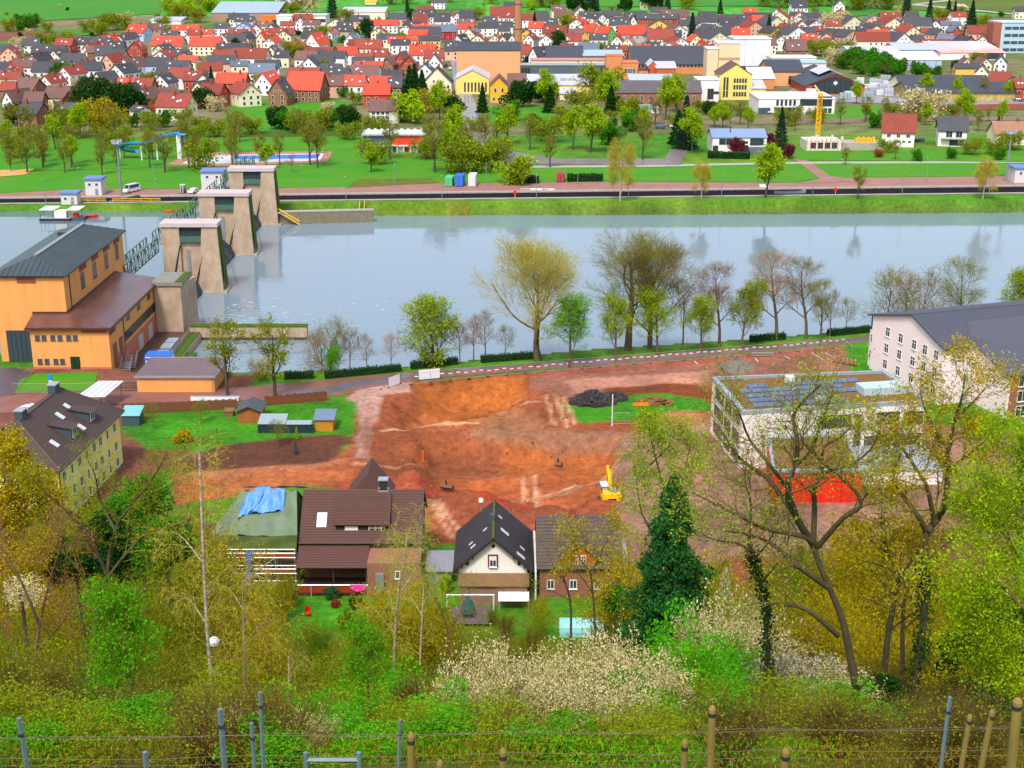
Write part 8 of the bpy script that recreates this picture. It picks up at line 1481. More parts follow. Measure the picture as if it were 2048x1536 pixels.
def shed(label,px0,px1,pyb,he,hr,dp,wm_,rm_,cat='shed',door=True):
    a,b=P(px0,pyb),P(px1,pyb);W_=b.x-a.x;t=empty('garden_shed',((a.x+b.x)/2,a.y,0),0,label,cat);m=MB();m.profile([(-W_/2,-.1),(W_/2,-.1),(W_/2,he),(0,hr),(-W_/2,he)],(0,0,0),(0,dp,0));m.build('wall',wm_,t);m=MB();sl_=(hr-he)/(W_/2)
    for s in (-1,1): m.slab([(s*(W_/2+.35),-.5,he-.35*sl_+.1),(s*(W_/2+.35),dp+.3,he-.35*sl_+.1),(0,dp+.3,hr+.1),(0,-.5,hr+.1)],.1)
    m.build('roof',rm_,t)
    bm_=MB().box(-W_/2+.02,-.03,0,W_/2-.02,-.002,.2).mesh('board',wm_)
    for k in range(int(he/.22)): link('board',bm_,t,(0,0,.1+k*.22))
    return t
shed('reddish log garden shed with grey felt roof',476,522,846,2.1,2.9,4.2,mat('log_wall',S(196,116,64,.8),.85,.35,2),mat('felt_roof',S(92,98,106,.75),.8,.2,1))
a,b=P(631,863),P(667,861);t=thing('tool_shed',tuple((a+b)/2),'yellow plank tool shed with blue-grey sloping roof','shed');m=MB();m.box(a.x,a.y,-.1,b.x,a.y+3.2,2.0);part(t,'wall',m,mat('yellow_planks',S(218,152,44,.85),.8,.25,3));m=MB();m.slab([(a.x-.3,a.y-.3,2.05),(b.x+.3,a.y-.3,2.05),(b.x+.3,a.y+3.6,2.6),(a.x-.3,a.y+3.6,2.6)],.1);part(t,'roof',m,mat('bluegrey_roof',S(120,140,164,.8),.6,.15,1));pk_=MB().box(0,-.03,0,.18,0,1.9).mesh('plank',mat('yellow_planks'))
for k in range(int((b.x-a.x)/.2)): link('plank',pk_,t,Vector((a.x+.02+k*.2,a.y,.03))-t.location)
a,b=P(516,866),P(630,862);t=thing('chicken_run',tuple((a+b)/2),'long dark green netted pen under corrugated roof sheets','pen');m=MB();m.box(a.x,a.y-.02,0,b.x,a.y+.05,1.5);part(t,'net_wall',m,mat('dark_net',S(34,56,60),.9,.3,4));m=MB();m.slab([(a.x,a.y-.1,1.55),(a.x+4.4,a.y-.1,1.55),(a.x+4.4,a.y+3.4,2.1),(a.x,a.y+3.4,2.1)],.05);m.slab([(a.x+4.5,a.y-.1,1.5),(b.x-.4,a.y-.1,1.5),(b.x-.4,a.y+1.2,1.75),(a.x+4.5,a.y+1.2,1.75)],.05);part(t,'roof_sheet',m,mat('corrugated_pale',S(170,186,196,.8),.4,.25,2))
for k in range(5): m=MB();x=a.x+(b.x-a.x)*k/4;m.bar((x,a.y+1.2,0),(x,a.y+1.2,1.7),.1);part(t,'post',m,M_wood)
a,b=P(380,803),P(477,801);t=thing('long_trough',tuple((a+b)/2),'long white-edged trough behind the brown fence','trough');m=MB();m.box(a.x,a.y+.4,0,b.x,a.y+1.4,.55);part(t,'tank',m,M_white);m=MB();m.box(a.x+.15,a.y+.55,.55,b.x-.15,a.y+1.25,.6);part(t,'cover',m,mat('trough_cover',S(140,160,170),.5))
a=P(459,831);t=thing('compost_box',tuple(a),'small grey wooden box beside the log shed','box');m=MB();m.cbox(a.x,a.y,0,1.4,1.2,.9);part(t,'box',m,M_wood);m=MB();m.slab([(a.x-.8,a.y-.7,.92),(a.x+.8,a.y-.7,.92),(a.x+.8,a.y+.7,1.15),(a.x-.8,a.y+.7,1.15)],.05);part(t,'lid',m,M_wood)
hr_=[P(x,y) for x,y in ((335,918),(370,904),(405,886),(434,868))];t=thing('garden_handrail',tuple(hr_[0]),'pale handrail following the garden bank','handrail')
for k,(a,b) in enumerate(zip(hr_[:-1],hr_[1:])): m=MB();m.bar(a+Vector((0,0,1)),b+Vector((0,0,1)),.08);m.bar(a+Vector((0,0,.55)),b+Vector((0,0,.55)),.06);part(t,'rail',m,M_wood)
for a in hr_: m=MB();m.bar(a,a+Vector((0,0,1.05)),.09);part(t,'post',m,M_wood)
for px,py,h_,k,lab,lf in ((308,856,3.4,'small','small budding fruit tree left on the garden lawn',None),(403,848,3.4,'small','small budding fruit tree right on the garden lawn',None),(556,892,3.6,'small','spreading pruned fruit tree before the netted pen',None),(594,878,1.9,'thuja','small yellow-green thuja beside the netted pen',L_yg),(592,908,2.0,'thuja','small blue-green spruce below the thuja',leafmat('leaf_blue',(96,140,136),.7))):
    q=P(px,py);plant(k,q.x,q.y,h_/PROTO[k][2],'garden_tree',label=lab,leaf=lf,twig=TWO if k == 'small' else None,sx=1.3 if k == 'small' else 1.0)
# forecourt: fence, info pillar, carport, parked car
t=thing('forecourt_fence',tuple(P(30,786)),'grey mesh fence round the power station lawn','fence');fp=[P(x,y) for x,y in ((68,742),(26,786),(150,786),(280,779))]
for a,b in zip(fp[:-1],fp[1:]):
    n=max(1,round((b-a).length/2.5));an=math.atan2(b.y-a.y,b.x-a.x)
    for k in range(n): link('fence_panel',FPm,t,a.lerp(b,(k+.5)/n)-t.location,an,((b-a).length/n/3.45,1,.85))
a=P(103,781);t=thing('info_pillar',tuple(a),'slim white pillar with blue top on the power station lawn','pillar');m=MB();m.cbox(a.x,a.y,0,.55,.25,1.9);part(t,'column',m,M_white);m=MB();m.cbox(a.x,a.y,1.92,.6,.28,1.0);part(t,'blue_sign',m,mat('sign_blue',S(30,140,220),.4))
a,b=P(165,792,2.6),P(222,792,2.6);t=thing('carport',(a.x+2,a.y+2,0),'white panelled carport roof behind the apartment house','carport');m=MB();m.slab([(a.x-1,a.y,2.5),(b.x-1,a.y,2.5),(b.x+.5,a.y+6.0,3.3),(a.x+1,a.y+6.0,3.3)],.12);rf=part(t,'roof',m,mat('carport_white',S(228,230,236,.88),.4))
for k in range(4): f=(k+.5)/4;m=MB();m.bar((a.x-1+(b.x-a.x)*f,a.y,2.56),(a.x+1+(b.x-a.x-.5)*f,a.y+6,3.36),.06);part(rf,'panel_joint',m,M_grey)
for x in (a.x-.6,b.x-1.4): m=MB();m.bar((x,a.y+.4,0),(x,a.y+.4,2.5),.15);m.bar((x+1.5,a.y+5.6,0),(x+1.5,a.y+5.6,3.2),.15);part(t,'post',m,M_grey)
t=thing('glass_porch',(-60.5,206,0),'turquoise glazed garden porch at the back of the apartment house','porch');m=MB();m.box(-63,205,0,-60.2,208,1.8);part(t,'box',m,M_lead);m=MB();m.slab([(-63.2,204.8,1.85),(-60,204.8,1.85),(-60,208.2,2.5),(-63.2,208.2,2.5)],.06);part(t,'glass_roof',m,mat('turquoise_glass',S(130,200,206,.8),.2))
def car(name,label,x,y,rz,col,van=False,group=None,z=None):
    t=empty(name,(x,y,tz(x,y)+.03 if z is None else z),rz,label,'van' if van else 'car',group);key=('van' if van else 'car',col)
    if key not in CARS:
        L_,W_,H_=(2.9,1.0,2.5) if van else (2.15,.88,1.45);body=MB();pr=[(-L_,.35),(L_,.35),(L_,.75),(L_-.25,.95),(L_-1.0,1.0),(L_-1.0,1.0),(-L_+.1,1.0),(-L_,.8)] if not van else [(-L_,.35),(L_,.35),(L_,.95),(L_-.9,1.25),(-L_,1.3)]
        f=lambda q,w: [(-w,u,v) for u,v in q]+[(w,u,v) for u,v in q];n=len(pr);body.add(f(pr,W_),[tuple(range(n-1,-1,-1)),tuple(range(n,2*n))]+[(i,(i+1) % n,n+(i+1) % n,n+i) for i in range(n)])
        cp_=[(-L_+.35,1.0),(L_-1.0,1.0),(L_-1.75,H_),(-L_+.9,H_)] if not van else [(-L_,1.3),(L_-.9,1.25),(L_-1.4,H_),(-L_+.05,H_)];cab=MB();cab.add([(-W_*.98,*cp_[0]),(-W_*.98,*cp_[1]),(-W_*.8,*cp_[2]),(-W_*.8,*cp_[3]),(W_*.98,*cp_[0]),(W_*.98,*cp_[1]),(W_*.8,*cp_[2]),(W_*.8,*cp_[3])],[(3,2,1,0),(4,5,6,7),(2,3,7,6),(1,2,6,5),(0,4,7,3)])
        gl=MB();a,b=(cp_[1],cp_[2]);gl.add([(-W_*.88,a[0]+.0,a[1]+.06),(W_*.88,a[0]+.0,a[1]+.06),(W_*.74,b[0]+.06,b[1]-.1),(-W_*.74,b[0]+.06,b[1]-.1)],[(0,1,2,3)])
        for s in (-1,1): gl.add([(s*(W_*.98+.01),cp_[0][0]+.5,cp_[0][1]+.08),(s*(W_*.98+.01),cp_[1][0]-.3,cp_[1][1]+.08),(s*(W_*.83+.02),cp_[2][0]-.1,H_-.16),(s*(W_*.83+.02),cp_[3][0]+.2,H_-.16)],[(0,1,2,3) if s > 0 else (3,2,1,0)])
        wh_=MB();wh_.tube([(-.12,0,.33),(.12,0,.33)],.33,12);cm_=mat('car_'+'_'.join(str(int(c*99)) for c in col),col,.3,spec=.6);CARS[key]=(body.mesh('body',cm_),cab.mesh('cabin',cm_),gl.mesh('windows',M_glass),wh_.mesh('wheel',M_dark),W_,L_)
    b0,c0,g0,w0,W_,L_=CARS[key];o=link('body',b0,t);c_=link('cabin',c0,t);link('windows',g0,c_)
    for sx in (-1,1):
        for sy in (-1,1): link('wheel',w0,t,(sx*W_*.9,sy*L_*.62,0))
CARS={};WHT=S(240,240,244,.85);BLK=S(30,32,38);SIL=S(170,176,184);BLU=S(40,70,130);RDC=S(170,30,34)
q=P(263,384);car('white_van','white minibus parked on the quay',q.x,q.y,R(150),WHT,True);q=P(387,386);car('parked_car','white car parked on the quay near the weir',q.x,q.y,R(165),WHT);q=P(62,826);car('parked_car','white car half hidden behind the apartment house roof',q.x,q.y,R(60),WHT)
CARP=[(x,y,a,c) for x,y,a,c in ((1545,228,80,WHT),(1562,229,85,WHT),(1590,229,88,SIL),(1620,230,90,BLU),(1320,258,85,BLU),(1350,256,85,WHT),(1800,205,88,SIL),(1850,206,90,BLK),(2035,203,70,BLU),(284,100,10,BLK),(284,110,10,WHT),(285,120,10,SIL),(293,128,10,RDC),(293,138,10,BLU),(293,232,70,BLU),(300,228,70,BLK),(892,132,0,BLU),(900,140,5,SIL),(1830,284,80,BLK),(1838,283,80,BLU),(960,296,70,WHT),(985,300,80,SIL))]
CN={WHT: 'white',BLK: 'black',SIL: 'silver',BLU: 'blue',RDC: 'red'};cc={}
for x,y,a,c in sorted(CARP,key=lambda q: q[0]):
    q=G(x,y);cc[c]=cc.get(c,0)+1;n=sum(1 for w in CARP if w[3] == c);car('parked_car','small %s car parked across the river, %s' % (CN[c],'only one' if n == 1 else ordn(cc[c])+' from left of %d' % n),q.x,q.y,R(a),c,False,'cars parked across the river',q.z+.25)
q=P(366,386);t=thing('forklift',tuple(q),'small forklift standing beside the white car on the quay','forklift');m=MB();m.cbox(q.x,q.y,.4,1.4,2.2,.9);part(t,'chassis',m,BLUM := mat('machine_blue',S(60,80,110),.5));m=MB();m.cbox(q.x,q.y+.2,2.5,1.4,1.6,.12);part(t,'canopy',m,M_white)
for sx in (-.6,.6):
    for sy in (-.5,.9): m=MB();m.bar((q.x+sx,q.y+sy,1.3),(q.x+sx,q.y+sy,2.5),.1);part(t,'canopy_post',m,M_dark)
    m=MB();m.bar((q.x+sx*.6,q.y-1.3,.2),(q.x+sx*.6,q.y-1.3,3.0),.14);part(t,'mast',m,M_white)
    for sy in (-.8,.8): m=MB();m.tube([(q.x+sx-.1,q.y+sy,.35),(q.x+sx+.1,q.y+sy,.35)],.35,10);part(t,'wheel',m,M_dark)
# ------------------------------------------------------------------ quay furniture
def container(px0,px1,pyb,h_,m_,lab,name='shipping_container',dp=6.0):
    a,b=P(px0,pyb),P(px1,pyb);W_=b.x-a.x;t=empty(name,((a.x+b.x)/2,a.y,.05),R(-4),lab,'container');m=MB();m.box(-W_/2,0,.1,W_/2,dp,h_);m.build('box',m_,t);m=MB();m.box(-W_/2-.03,-.03,h_+.002,W_/2+.03,dp+.03,h_+.1);m.build('roof_frame',m_,t)
    dd=MB().box(-W_*.23,-.08,.25,W_*.23,-.01,h_-.15).mesh('door',m_);rr=MB().bar((0,-.12,.3),(0,-.12,h_-.2),.06).mesh('lock_bar',M_galv)
    for s in (-1,1): o=link('door',dd,t,(s*W_*.245,0,0));link('lock_bar',rr,o,(-s*W_*.1,0,0));link('lock_bar',rr,o,(s*W_*.1,0,0))
container(890,904.5,374,2.7,mat('container_green',S(90,190,130),.5,.15,2),'green shipping container on the quay');container(910,926,374,3.3,mat('container_blue',S(40,110,210),.5,.15,2),'blue shipping container between green and white ones');container(936.5,951,374,3.5,mat('container_white',S(240,238,240,.88),.5,.08,2),'white container right of the blue one');container(1113,1128,365,2.4,mat('container_red',S(170,40,60),.5,.15,2),'dark red container between the quay hedges');container(1021.5,1032,367,1.5,M_orange,'small orange box container at the hedge end',dp=1.5)
def lampm(h_):
    m=MB();m.tube([(0,0,0),(0,0,h_*.95),(0,-.25,h_),(0,-.9,h_+.05)],[.11,.07,.06,.05],6);k=MB();k.box(-.16,-1.5,h_-.04,.16,-.8,h_+.12);return m.mesh('pole',M_pole),k.mesh('lamp_head',M_galv)
LP=lampm(7.4);LPX=[(x,float(lock_n(P(x,395).x))-1.8,0) for x in (90,316,692,884,1073,1257,1443,1625,1804,1978)]+[(x,float(lock_f(P(x,380).x))+9,1) for x in (160,310,470,605,790,973,1155,1335,1510,1680,1850)]
ci=[0,0]
for x,y,w in LPX:
    q=PY(x,390,y);ci[w] += 1;n=sum(1 for l in LPX if l[2] == w);t=empty('street_lamp',(q.x,y,0),0 if not w else R(180),'%s %s from left of %d' % (('slim grey lamp on the grass island edge,','slim grey lamp on the far quay,')[w],ordn(ci[w]),n),'street lamp','lamps of the lock');link('pole',LP[0],t);link('lamp_head',LP[1],t)
for px,pb,pt,lab in ((243,392,288,'tall floodlight mast left of the weir'),(2012,362,268,'tall floodlight mast at the right end of the quay')):
    q=P(px,pb);h_=PY(px,pt,q.y).z;t=empty('floodlight_mast',tuple(q),0,lab,'mast');m=MB();m.tube([(0,0,0),(0,0,h_)],[.45,.22],10);m.build('pole',M_pole,t);m=MB();m.lathe([(1.5,h_),(1.6,h_+.3),(1.4,h_+.5)],0,0,14);cr_=m.build('crown_platform',M_galv,t)
    for k in range(8): a=k*.785;m=MB();m.cbox(1.4*math.cos(a),1.4*math.sin(a),h_+.5,.5,.5,.7);m.build('floodlight',M_galv,t)
def tower(label,px0,px1,pyb,pyt,dp,trim):
    a,b=P(px0,pyb),P(px1,pyb);W_=b.x-a.x;h_=PY((px0+px1)/2,pyt,a.y).z;t=empty('lock_cabin',((a.x+b.x)/2,a.y,0),0,label,'cabin');m=MB();m.box(-W_/2,0,-3,W_/2,dp,h_);m.build('wall',mat('cabin_wall',S(226,220,222,.85),.8,.08,.5),t);m=MB();m.box(-W_/2-.4,-.4,h_+.01,W_/2+.4,dp+.4,h_+.5);m.build('roof',trim,t)
    for s in (-.22,.22): o=link('window',win_mesh(1.0,1.0,0,M_frame,M_glassb)[0],t,(s*W_,0,h_-1.9));link('pane',win_mesh(1.0,1.0,0,M_frame,M_glassb)[1],o)
    m=MB();m.box(W_*.1,-.06,.0,W_*.1+.9,-.002,2.0);m.build('door',M_grey,t)
M_bt=mat('cabin_blue_roof',S(110,140,200,.8),.5);tower('white lock cabin with blue roof behind the weir piers',404,448,386,345,6,M_bt);tower('square lock cabin on the left quay',172,204,391,360,5,M_bt);tower('lock cabin with blue roof on the left island tip',123,155,409,388,4,M_bt);tower('white lock cabin at the right edge of the quay',2028,2070,366,338,6,M_bt)
# lock gate with yellow railing at the left
t=thing('lock_gate',(-117,404,0),'grey steel lock gate with yellow railings at the left','lock gate');m=MB();m.profile([(-.6,-6),(.6,-6),(.6,.4),(-.6,.4)],(-120,399.8,0),(-114,409.2,0));part(t,'leaf',m,M_lead)
for i,(a,b) in enumerate((((-134,398.2),(-121,398.9)),((-119,399),(-105,399.8)))): 
    m=MB();m.bar((*a,1.1),(*b,1.1),.12);m.bar((*a,.6),(*b,.6),.1)
    for k in range(6): f=k/5;m.bar((a[0]+(b[0]-a[0])*f,a[1]+(b[1]-a[1])*f,0),(a[0]+(b[0]-a[0])*f,a[1]+(b[1]-a[1])*f,1.1),.1)
    part(t,'railing',m,M_yel)
def boat(label,px,py,L_,W_,H_,hullm,z,rz=0.0,cabin=None,cat='boat'):
    q=P(px,py,z);t=empty('boat',(q.x,q.y,z-.3),rz,label,cat);n=9;V=[]
    for i in range(n):
        u=-1+2*i/(n-1);w=W_/2*(1-max(0,u)**2.6*.95)*(1-.25*max(0,-u)**4);sh=.25*max(0,u)**2
        for s,zz in ((-1,H_+sh),(-.62,.05),(.62,.05),(1,H_+sh)): V.append((u*L_/2,s*w,zz))
    m=MB();m.add(V,[(i*4+j,(i+1)*4+j,(i+1)*4+j+1,i*4+j+1) for i in range(n-1) for j in range(3)]+[(0,1,2,3)]);m.build('hull',hullm,t);m=MB();m.box(-L_*.45,-W_*.36,H_*.55,L_*.25,W_*.36,H_*.6);m.build('deck',M_grey,t)
    for k in range(2): m=MB();m.box(-L_*.3+k*L_*.3,-W_*.38,H_*.62,-L_*.3+k*L_*.3+.3,W_*.38,H_*.75);m.build('thwart',M_wood,t)
    if cabin:
        m=MB();m.prism([(-L_*.2,-W_*.3),(L_*.12,-W_*.3),(L_*.12,W_*.3),(-L_*.2,W_*.3)],H_*.6,H_*.6+cabin);c_=m.build('wheelhouse',M_white,t);m=MB();m.box(-L_*.18,-W_*.31,H_*.6+cabin*.45,L_*.1,-W_*.305,H_*.6+cabin*.85);m.build('pane',M_glassb,c_)
    return t
boat('red work boat moored beside the roofed pontoon',177,435,5.6,1.8,.9,M_red,-1.6);boat('orange rescue boat moored left of the middle weir pier',348,424,5.6,1.8,.8,M_orange,-1.6,R(8));boat('white motor boat with wheelhouse lying in the lock',1525,384,9,2.6,1.6,M_white,-1.6,R(183),1.6);boat('grey flat barge in the lock behind the motor boat',1580,385,10,2.6,1.0,M_galv,-1.2,R(2));boat('long white and blue passenger boat bow in the lock',1075,388,11,2.8,1.8,M_white,-1.4,R(-6),.8)
q=P(128,440,-1.6);t=thing('work_pontoon',(q.x,q.y,-1.8),'grey work pontoon with two white canopies at the left','pontoon')
m=MB();m.box(q.x-6.5,q.y-1.6,-2.0,q.x+2.2,q.y+1.8,-.9);part(t,'float',m,M_dark);m=MB();m.box(q.x-6.6,q.y-1.7,-.88,q.x+2.3,q.y+1.9,-.75);part(t,'deck',m,M_galv);m=MB();m.box(q.x+2.4,q.y-1.0,-2.0,q.x+6.0,q.y+1.8,-.7);part(t,'float',m,M_lead)
for cx,w_ in ((q.x-4.2,4.2),(q.x+3.2,3.6)):
    m=MB();m.slab([(cx-w_/2,q.y-1.7,1.6),(cx+w_/2,q.y-1.7,1.6),(cx+w_/2+.8,q.y+2.0,2.1),(cx-w_/2+.8,q.y+2.0,2.1)],.12);part(t,'canopy',m,M_white)
    for sx in (-1,1):
        for y in (-1.5,1.6): m=MB();m.bar((cx+sx*(w_/2-.2),q.y+y,-.75),(cx+sx*(w_/2-.2),q.y+y,1.6),.1);part(t,'canopy_post',m,M_dark)
m=MB();m.box(q.x-2.2,q.y-1.4,-.74,q.x+1.2,q.y+1.4,1.2);part(t,'deckhouse',m,M_crw);m=MB();m.box(q.x+2.8,q.y-.6,-.68,q.x+4.2,q.y+.8,.4);part(t,'engine_box',m,M_red)
# bank wall, yellow stair and ladder beside the last pier
t=thing('bank_wall',(-52,390,-4),'rough stone bank wall right of the last weir pier','wall');a=[(-68,386.5),(-40.4,389.8)];m=MB();m.profile([(-.2,-6),(1.6,-6),(1.6,-.6),(-.2,-.6)],(a[0][0],a[0][1],0),(a[1][0],a[1][1],0));part(t,'stone_face',m,M_rip);m=MB();m.profile([(-.3,-.58),(1.8,-.58),(1.8,-.3),(-.3,-.3)],(a[0][0],a[0][1],0),(a[1][0],a[1][1],0));part(t,'wall_coping',m,M_cop)
t=thing('yellow_stair',(-64,386,-4),'yellow railed stair leading down to the water','stair')
for s in (0,1.1): m=MB();m.bar((-67.5,385.6+s,.6),(-61.5,385.2+s,-3.0),.14);m.bar((-67.5,385.6+s,-.3),(-61.5,385.2+s,-3.9),.16);part(t,'rail',m,M_yel)
for k in range(12): m=MB();f=k/11;m.box(-67.5+6*f-.2,385.4,-.4-3.5*f,-67.5+6*f+.2,386.5,-.33-3.5*f);part(t,'tread',m,M_galv)
m=MB();m.box(-69,385.2,-.7,-66.8,388,-.45);part(t,'landing',m,M_galv)
q=P(721,438,-3.6);t=thing('yellow_ladder',tuple(q),'yellow bank ladder where stone wall meets grass','ladder')
for s in (-.7,.7): m=MB();m.bar((q.x+s,q.y-.4,-3.8),(q.x+s,q.y+6,.6),.14);part(t,'rail',m,M_yel)
for k in range(12): m=MB();f=k/11;m.box(q.x-.6,q.y-.4+6*f,-3.7+3.6*f,q.x+.6,q.y-.1+6*f,-3.62+3.6*f);part(t,'tread',m,M_dark)
for px,lab in ((1030,'red lifebuoy sign at the lock edge below the red container'),(1668,'red lifebuoy sign at the lock edge near the access path')):
    x=P(px,388).x;y=float(lock_n(x))-.6;t=thing('lifebuoy_post',(x,y,0),lab,'lifebuoy');m=MB();m.bar((x,y,0),(x,y,1.3),.12);part(t,'post',m,M_yel);m=MB();m.cbox(x,y,1.3,.95,.3,1.0);part(t,'box',m,M_red)
# dry mossy grass panel on the bank
a=[P(726,412,0),P(968,410,0),P(975,437,-3.8),P(728,439,-3.8)]
# white water below the first gate
g=np.random.default_rng(8);n=240;x=np.concatenate([-66+g.gamma(2,6,n*2//3),-66.5+g.gamma(1.5,1.0,n//3)]);y=np.concatenate([277+g.random(n*2//3)*26,277+g.random(n//3)*7]);V,F_=leaf_quads(np.stack([x,y,np.full(len(x),-3.97)],1),  .3,g,0);V[:,2]=-3.97+g.random(len(V))*.02;ctr=np.repeat(np.stack([x,y],1),4,0);V[:,0]=ctr[:,0]+(V[:,0]-ctr[:,0])*2.6;V[:,1]=ctr[:,1]+(V[:,1]-ctr[:,1])*.55;o=link('foam',np_mesh('foam',V,F_,mat('foam_white',(.75,.78,.78),.6)));tag(o,'white water flecks below the first weir gate','foam',kind='stuff')
# ------------------------------------------------------------------ factory yard stock
rs2=random.Random(4);PAL=[(1592,163),(1600,164),(1715,183),(1722,186),(1738,178),(1748,182),(1757,176),(1765,184),(1772,178),(1780,188),(1790,182),(1798,176),(1806,186),(1812,178),(1745,190),(1760,192),(1776,194),(1700,196),(1690,199),(1735,196),(1720,170),(1712,172),(1755,168),(1770,166),(1785,166),(1800,168),(1745,170),(1640,184),(1622,190),(1560,205),(1548,200),(1570,198),(1310,228),(1290,226),(1160,222),(1180,224)]
for i,(px,py) in enumerate(sorted(PAL)):
    q=G(px,py);w_,h_=rs2.uniform(3,6),rs2.uniform(1.6,4);t=empty('pallet_stack',(q.x,q.y,q.z+.3),R(rs2.uniform(-15,15)),'wrapped %s pallet stack in the factory yard, %s from left of %d' % ('white',ordn(i+1),len(PAL)),'pallet stack','pallet stacks of the factory');mm=mat('wrap_%d' % (i % 3),[S(232,232,240,.88),S(200,206,216,.85),S(176,190,196,.8)][i % 3],.4,.2,1.5)
    bxm=MB().cbox(0,0,0,w_/3*.92,2.4,h_/2*.94).mesh('bundle',mm)
    for a in range(3):
        for b in range(2): link('bundle',bxm,t,(-w_/3+a*w_/3,0,b*h_/2+.1))
    m=MB();m.cbox(0,0,-.15,w_,2.5,.2);m.build('pallet',M_wood,t)
# ------------------------------------------------------------------ gardens below the houses
a=P(1163,1285);t=empty('poly_tunnel',(PY(1163,1255,134.5).x,134.5,tz(6,134.5)),0,'turquoise foil greenhouse tunnel below the brick house','greenhouse');m=MB();n=10;L_=2.5
m.add([(x,-1.2*math.cos(math.pi*i/n),1.9*math.sin(math.pi*i/n)**.8) for x in (-L_,L_) for i in range(n+1)],[(i,i+1,n+2+i,n+1+i) for i in range(n)]+[tuple(range(n,-1,-1)),tuple(range(n+1,2*n+2))]);m.build('foil',mat('turquoise_foil',S(150,216,214,.85),.35,.15,1),t)
for x in (-L_,0,L_): m=MB();m.tube([(x,-1.23*math.cos(math.pi*i/n),1.93*math.sin(math.pi*i/n)**.8) for i in range(n+1)],.03,5);m.build('hoop',M_galv,t)
c=PY(936,1225,138.5);t=empty('garden_parasol',(c.x,138.5,tz(c.x,138.5)+.3),0,'closed dark teal parasol on the terrace','parasol');m=MB();m.cyl(0,0,0,2.8,.04,6);m.build('pole',M_galv,t);m=MB();m.lathe([(.9,.9),(.75,1.6),(.45,2.3),(.06,2.85)],0,0,9);m.build('cloth',mat('teal_cloth',S(40,86,96),.8,.2,3),t);m=MB();m.cyl(0,0,0,.12,.5,12);m.build('stand',M_conc,t)
o=sheet('terrace',[(c.x-2.6,136.6),(c.x+2.4,136.6),(c.x+2.4,140.8),(c.x-2.6,140.8)],tz(c.x,137)+.4,mat('terrace_slabs',S(122,104,112,.75),.6,.2,1));t=thing('pergola_beam',(c.x,141,1),'white pergola beam behind the teal parasol','pergola');m=MB();m.bar((c.x-2.6,141,2.6),(c.x+3,141,2.6),.14);part(t,'beam',m,M_white)
for s in (-2.5,2.9): m=MB();m.bar((c.x+s,141,0),(c.x+s,141,2.6),.12);part(t,'post',m,M_white)
c=PY(613,1165,140);t=empty('garden_chair',(c.x,140,tz(c.x,140)),R(20),'red garden chair on the lawn edge below the balcony','chair');m=MB();m.box(-.3,-.3,.42,.3,.3,.47);m.build('seat',M_red,t);m=MB();m.box(-.3,.26,.47,.3,.32,1.2);m.build('backrest',M_red,t)
for x in (-.26,.26):
    for y in (-.26,.26): m=MB();m.bar((x,y,0),(x,y,.44),.05);m.build('leg',M_red,t)
c=PY(428,1285,62);t=empty('bag_post',(c.x,62,tz(c.x,62)),0,'white plastic bag tied on a thin pole in the slope','pole');h_=c.z-t.location.z;m=MB();m.cyl(0,0,0,h_,.03,6);m.build('pole',M_wood,t);m=MB();m.lathe([(.1,h_-.2),(.26,h_-.1),(.3,h_+.1),(.2,h_+.25),(.05,h_+.3)],0,0,9);m.build('bag',M_white,t)
c=PY(962,1006,160);t=empty('site_lamp',(c.x,160,tz(c.x,160)),0,'white lamp on a thin pole behind the black gable roof','lamp');h_=c.z-t.location.z;m=MB();m.cyl(0,0,0,h_,.05,6);m.build('pole',M_galv,t);m=MB();m.lathe([(.1,h_),(.35,h_+.2),(.3,h_+.55),(.1,h_+.7)],0,0,10);m.build('lamp_head',M_white,t)
# ------------------------------------------------------------------ vineyard at the near edge
M_vp=mat('vine_post_wood',S(172,146,76,.78),.85,.5,2.5,.3,stretch=(1,1,.25));M_vm=mat('vine_post_metal',S(128,146,160,.8),.5,.25,3)
VP=[(1425,1413,17.2,.058,'w',-.01),(822,1467,16.4,.055,'w',.02),(1006,1498,16.0,.055,'w',0),(1370,1480,16.6,.05,'w',0),(1572,1498,16.0,.06,'w',0),(2036,1398,17.0,.075,'w',-.03),(880,1522,15.6,.05,'w',0),(1985,1420,18.5,.05,'w',.06),(1940,1430,19,.045,'w',.04),(440,1418,17.4,.045,'m',0),(38,1436,17.4,.04,'m',-.03),(520,1384,20.5,.035,'m',.02),(503,1446,19,.035,'m',0),(290,1504,16.4,.04,'m',.01),(1900,1394,19.5,.035,'m',.01),(800,1440,20,.03,'m',.06)]
ws_,ms_=sorted(v[0] for v in VP if v[4] == 'w'),sorted(v[0] for v in VP if v[4] == 'm')
for px,py,y,r_,k,ln_ in VP:
    c=PY(px,py,y);gz=tz(c.x,y);h_=max(c.z-gz,.6);l_=(ws_ if k == 'w' else ms_);t=empty('vineyard_post',(c.x-ln_*h_,y,gz),0,'%s vineyard post in the foreground, %s from left of %d' % ('round wooden' if k == 'w' else 'grey metal',ordn(l_.index(px)+1),len(l_)),'post','vineyard posts');m=MB()
    if k == 'w': m.tube([(0,0,-.3),(ln_*h_*.5,0,h_*.5),(ln_*h_,0,h_-.04),(ln_*h_,0,h_)],[r_*1.05,r_,r_*.95,r_*.6],10);m.build('shaft',M_vp,t);m=MB();m.tube([(ln_*h_,0,h_-.16),(ln_*h_,0,h_-.1)],r_*1.04,10);m.build('wire_band',M_dark,t)
    else: m.tube([(0,0,-.3),(ln_*h_,0,h_)],r_,4);m.build('shaft',M_vm,t);m=MB();m.box(ln_*h_-r_,-r_*1.2,h_-.3,ln_*h_+r_,r_*1.2,h_-.26);m.build('hook',M_dark,t)
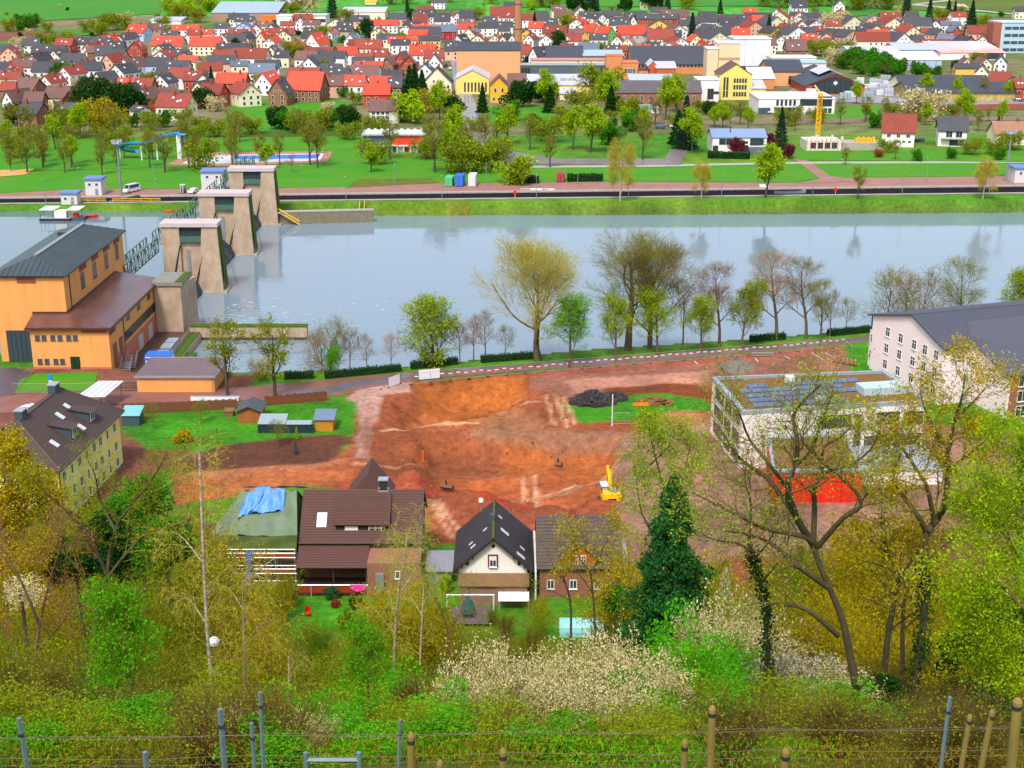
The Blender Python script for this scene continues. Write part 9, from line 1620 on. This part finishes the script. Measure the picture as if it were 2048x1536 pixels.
t=thing('vineyard_wires',(0,16.8,tz(0,16.8)),'thin trellis wires strung across the foreground vineyard','wires');wr=random.Random(3)
for z,y in ((.75,16.8),(1.05,17.0),(1.4,17.2),(1.75,17.2),(1.0,19),(1.5,19.4)):
    m=MB();xs=np.linspace(-9,9,25);m.tube([(x,y,tz(0,y)+z-.05*abs(math.sin(x*.8))+.02*wr.random()+.012*x) for x in xs],.004,4);part(t,'wire',m,mat('wire_rust',S(110,90,84),.6))
def vine(i,px,y,lab):
    x=PY(px,1500,y).x;gz=tz(x,y);t=empty('grapevine',(x,y,gz),0,lab,'vine','old vines of the foreground');v=Tree(200+i,[dict(n=6,wob=.25,up=.12,kids=3,t0=.5,ang=55,fall=.2,rr=.6,len=.9,rmin=.02,taper=.6),dict(n=5,wob=.3,up=.0,kids=3,t0=.3,ang=50,fall=.3,rr=.25,len=.55,rmin=.012,taper=.5),dict(n=5,wob=.2,up=.05,kids=0,t0=0,ang=30,len=.8,rmin=.005,taper=.5)]);v.grow((0,0,-.1),(.15,0,1),.85,.055,0)
    w_=v.tubes({0,1},[7,6,4]);link('stem',np_mesh('stem',*w_,BARKD),t);w_=v.tubes({2},[7,6,4]);link('canes',np_mesh('canes',*w_,mat('cane_rust',S(168,96,56,.8),.8)),t)
VN=[(1450,16.6),(1500,16.8),(1560,17.2),(1640,16.6),(1720,16.4),(1790,16.6),(1850,17.2),(1905,16.6),(1960,17.4),(1990,16.2),(1250,16.2),(1170,16.8),(330,16.4),(150,16.6),(1060,16.8)]
for i,(px,y) in enumerate(sorted(VN)): vine(i,px,y,'gnarled bare grapevine in the foreground, %s from left of %d' % (ordn(i+1),len(VN)))
t=thing('metal_rail',(-2.3,15.9,tz(-2.3,15.9)),'short galvanised rail at the bottom edge left of centre','rail');a,b=PY(612,1520,15.9),PY(718,1520,15.9);m=MB();m.bar(a,b,.05);part(t,'bar',m,M_vm)
for p in (a,b): m=MB();m.cyl(p.x,p.y,p.z-1.0,p.z+.12,.035,8);part(t,'post',m,M_vm)
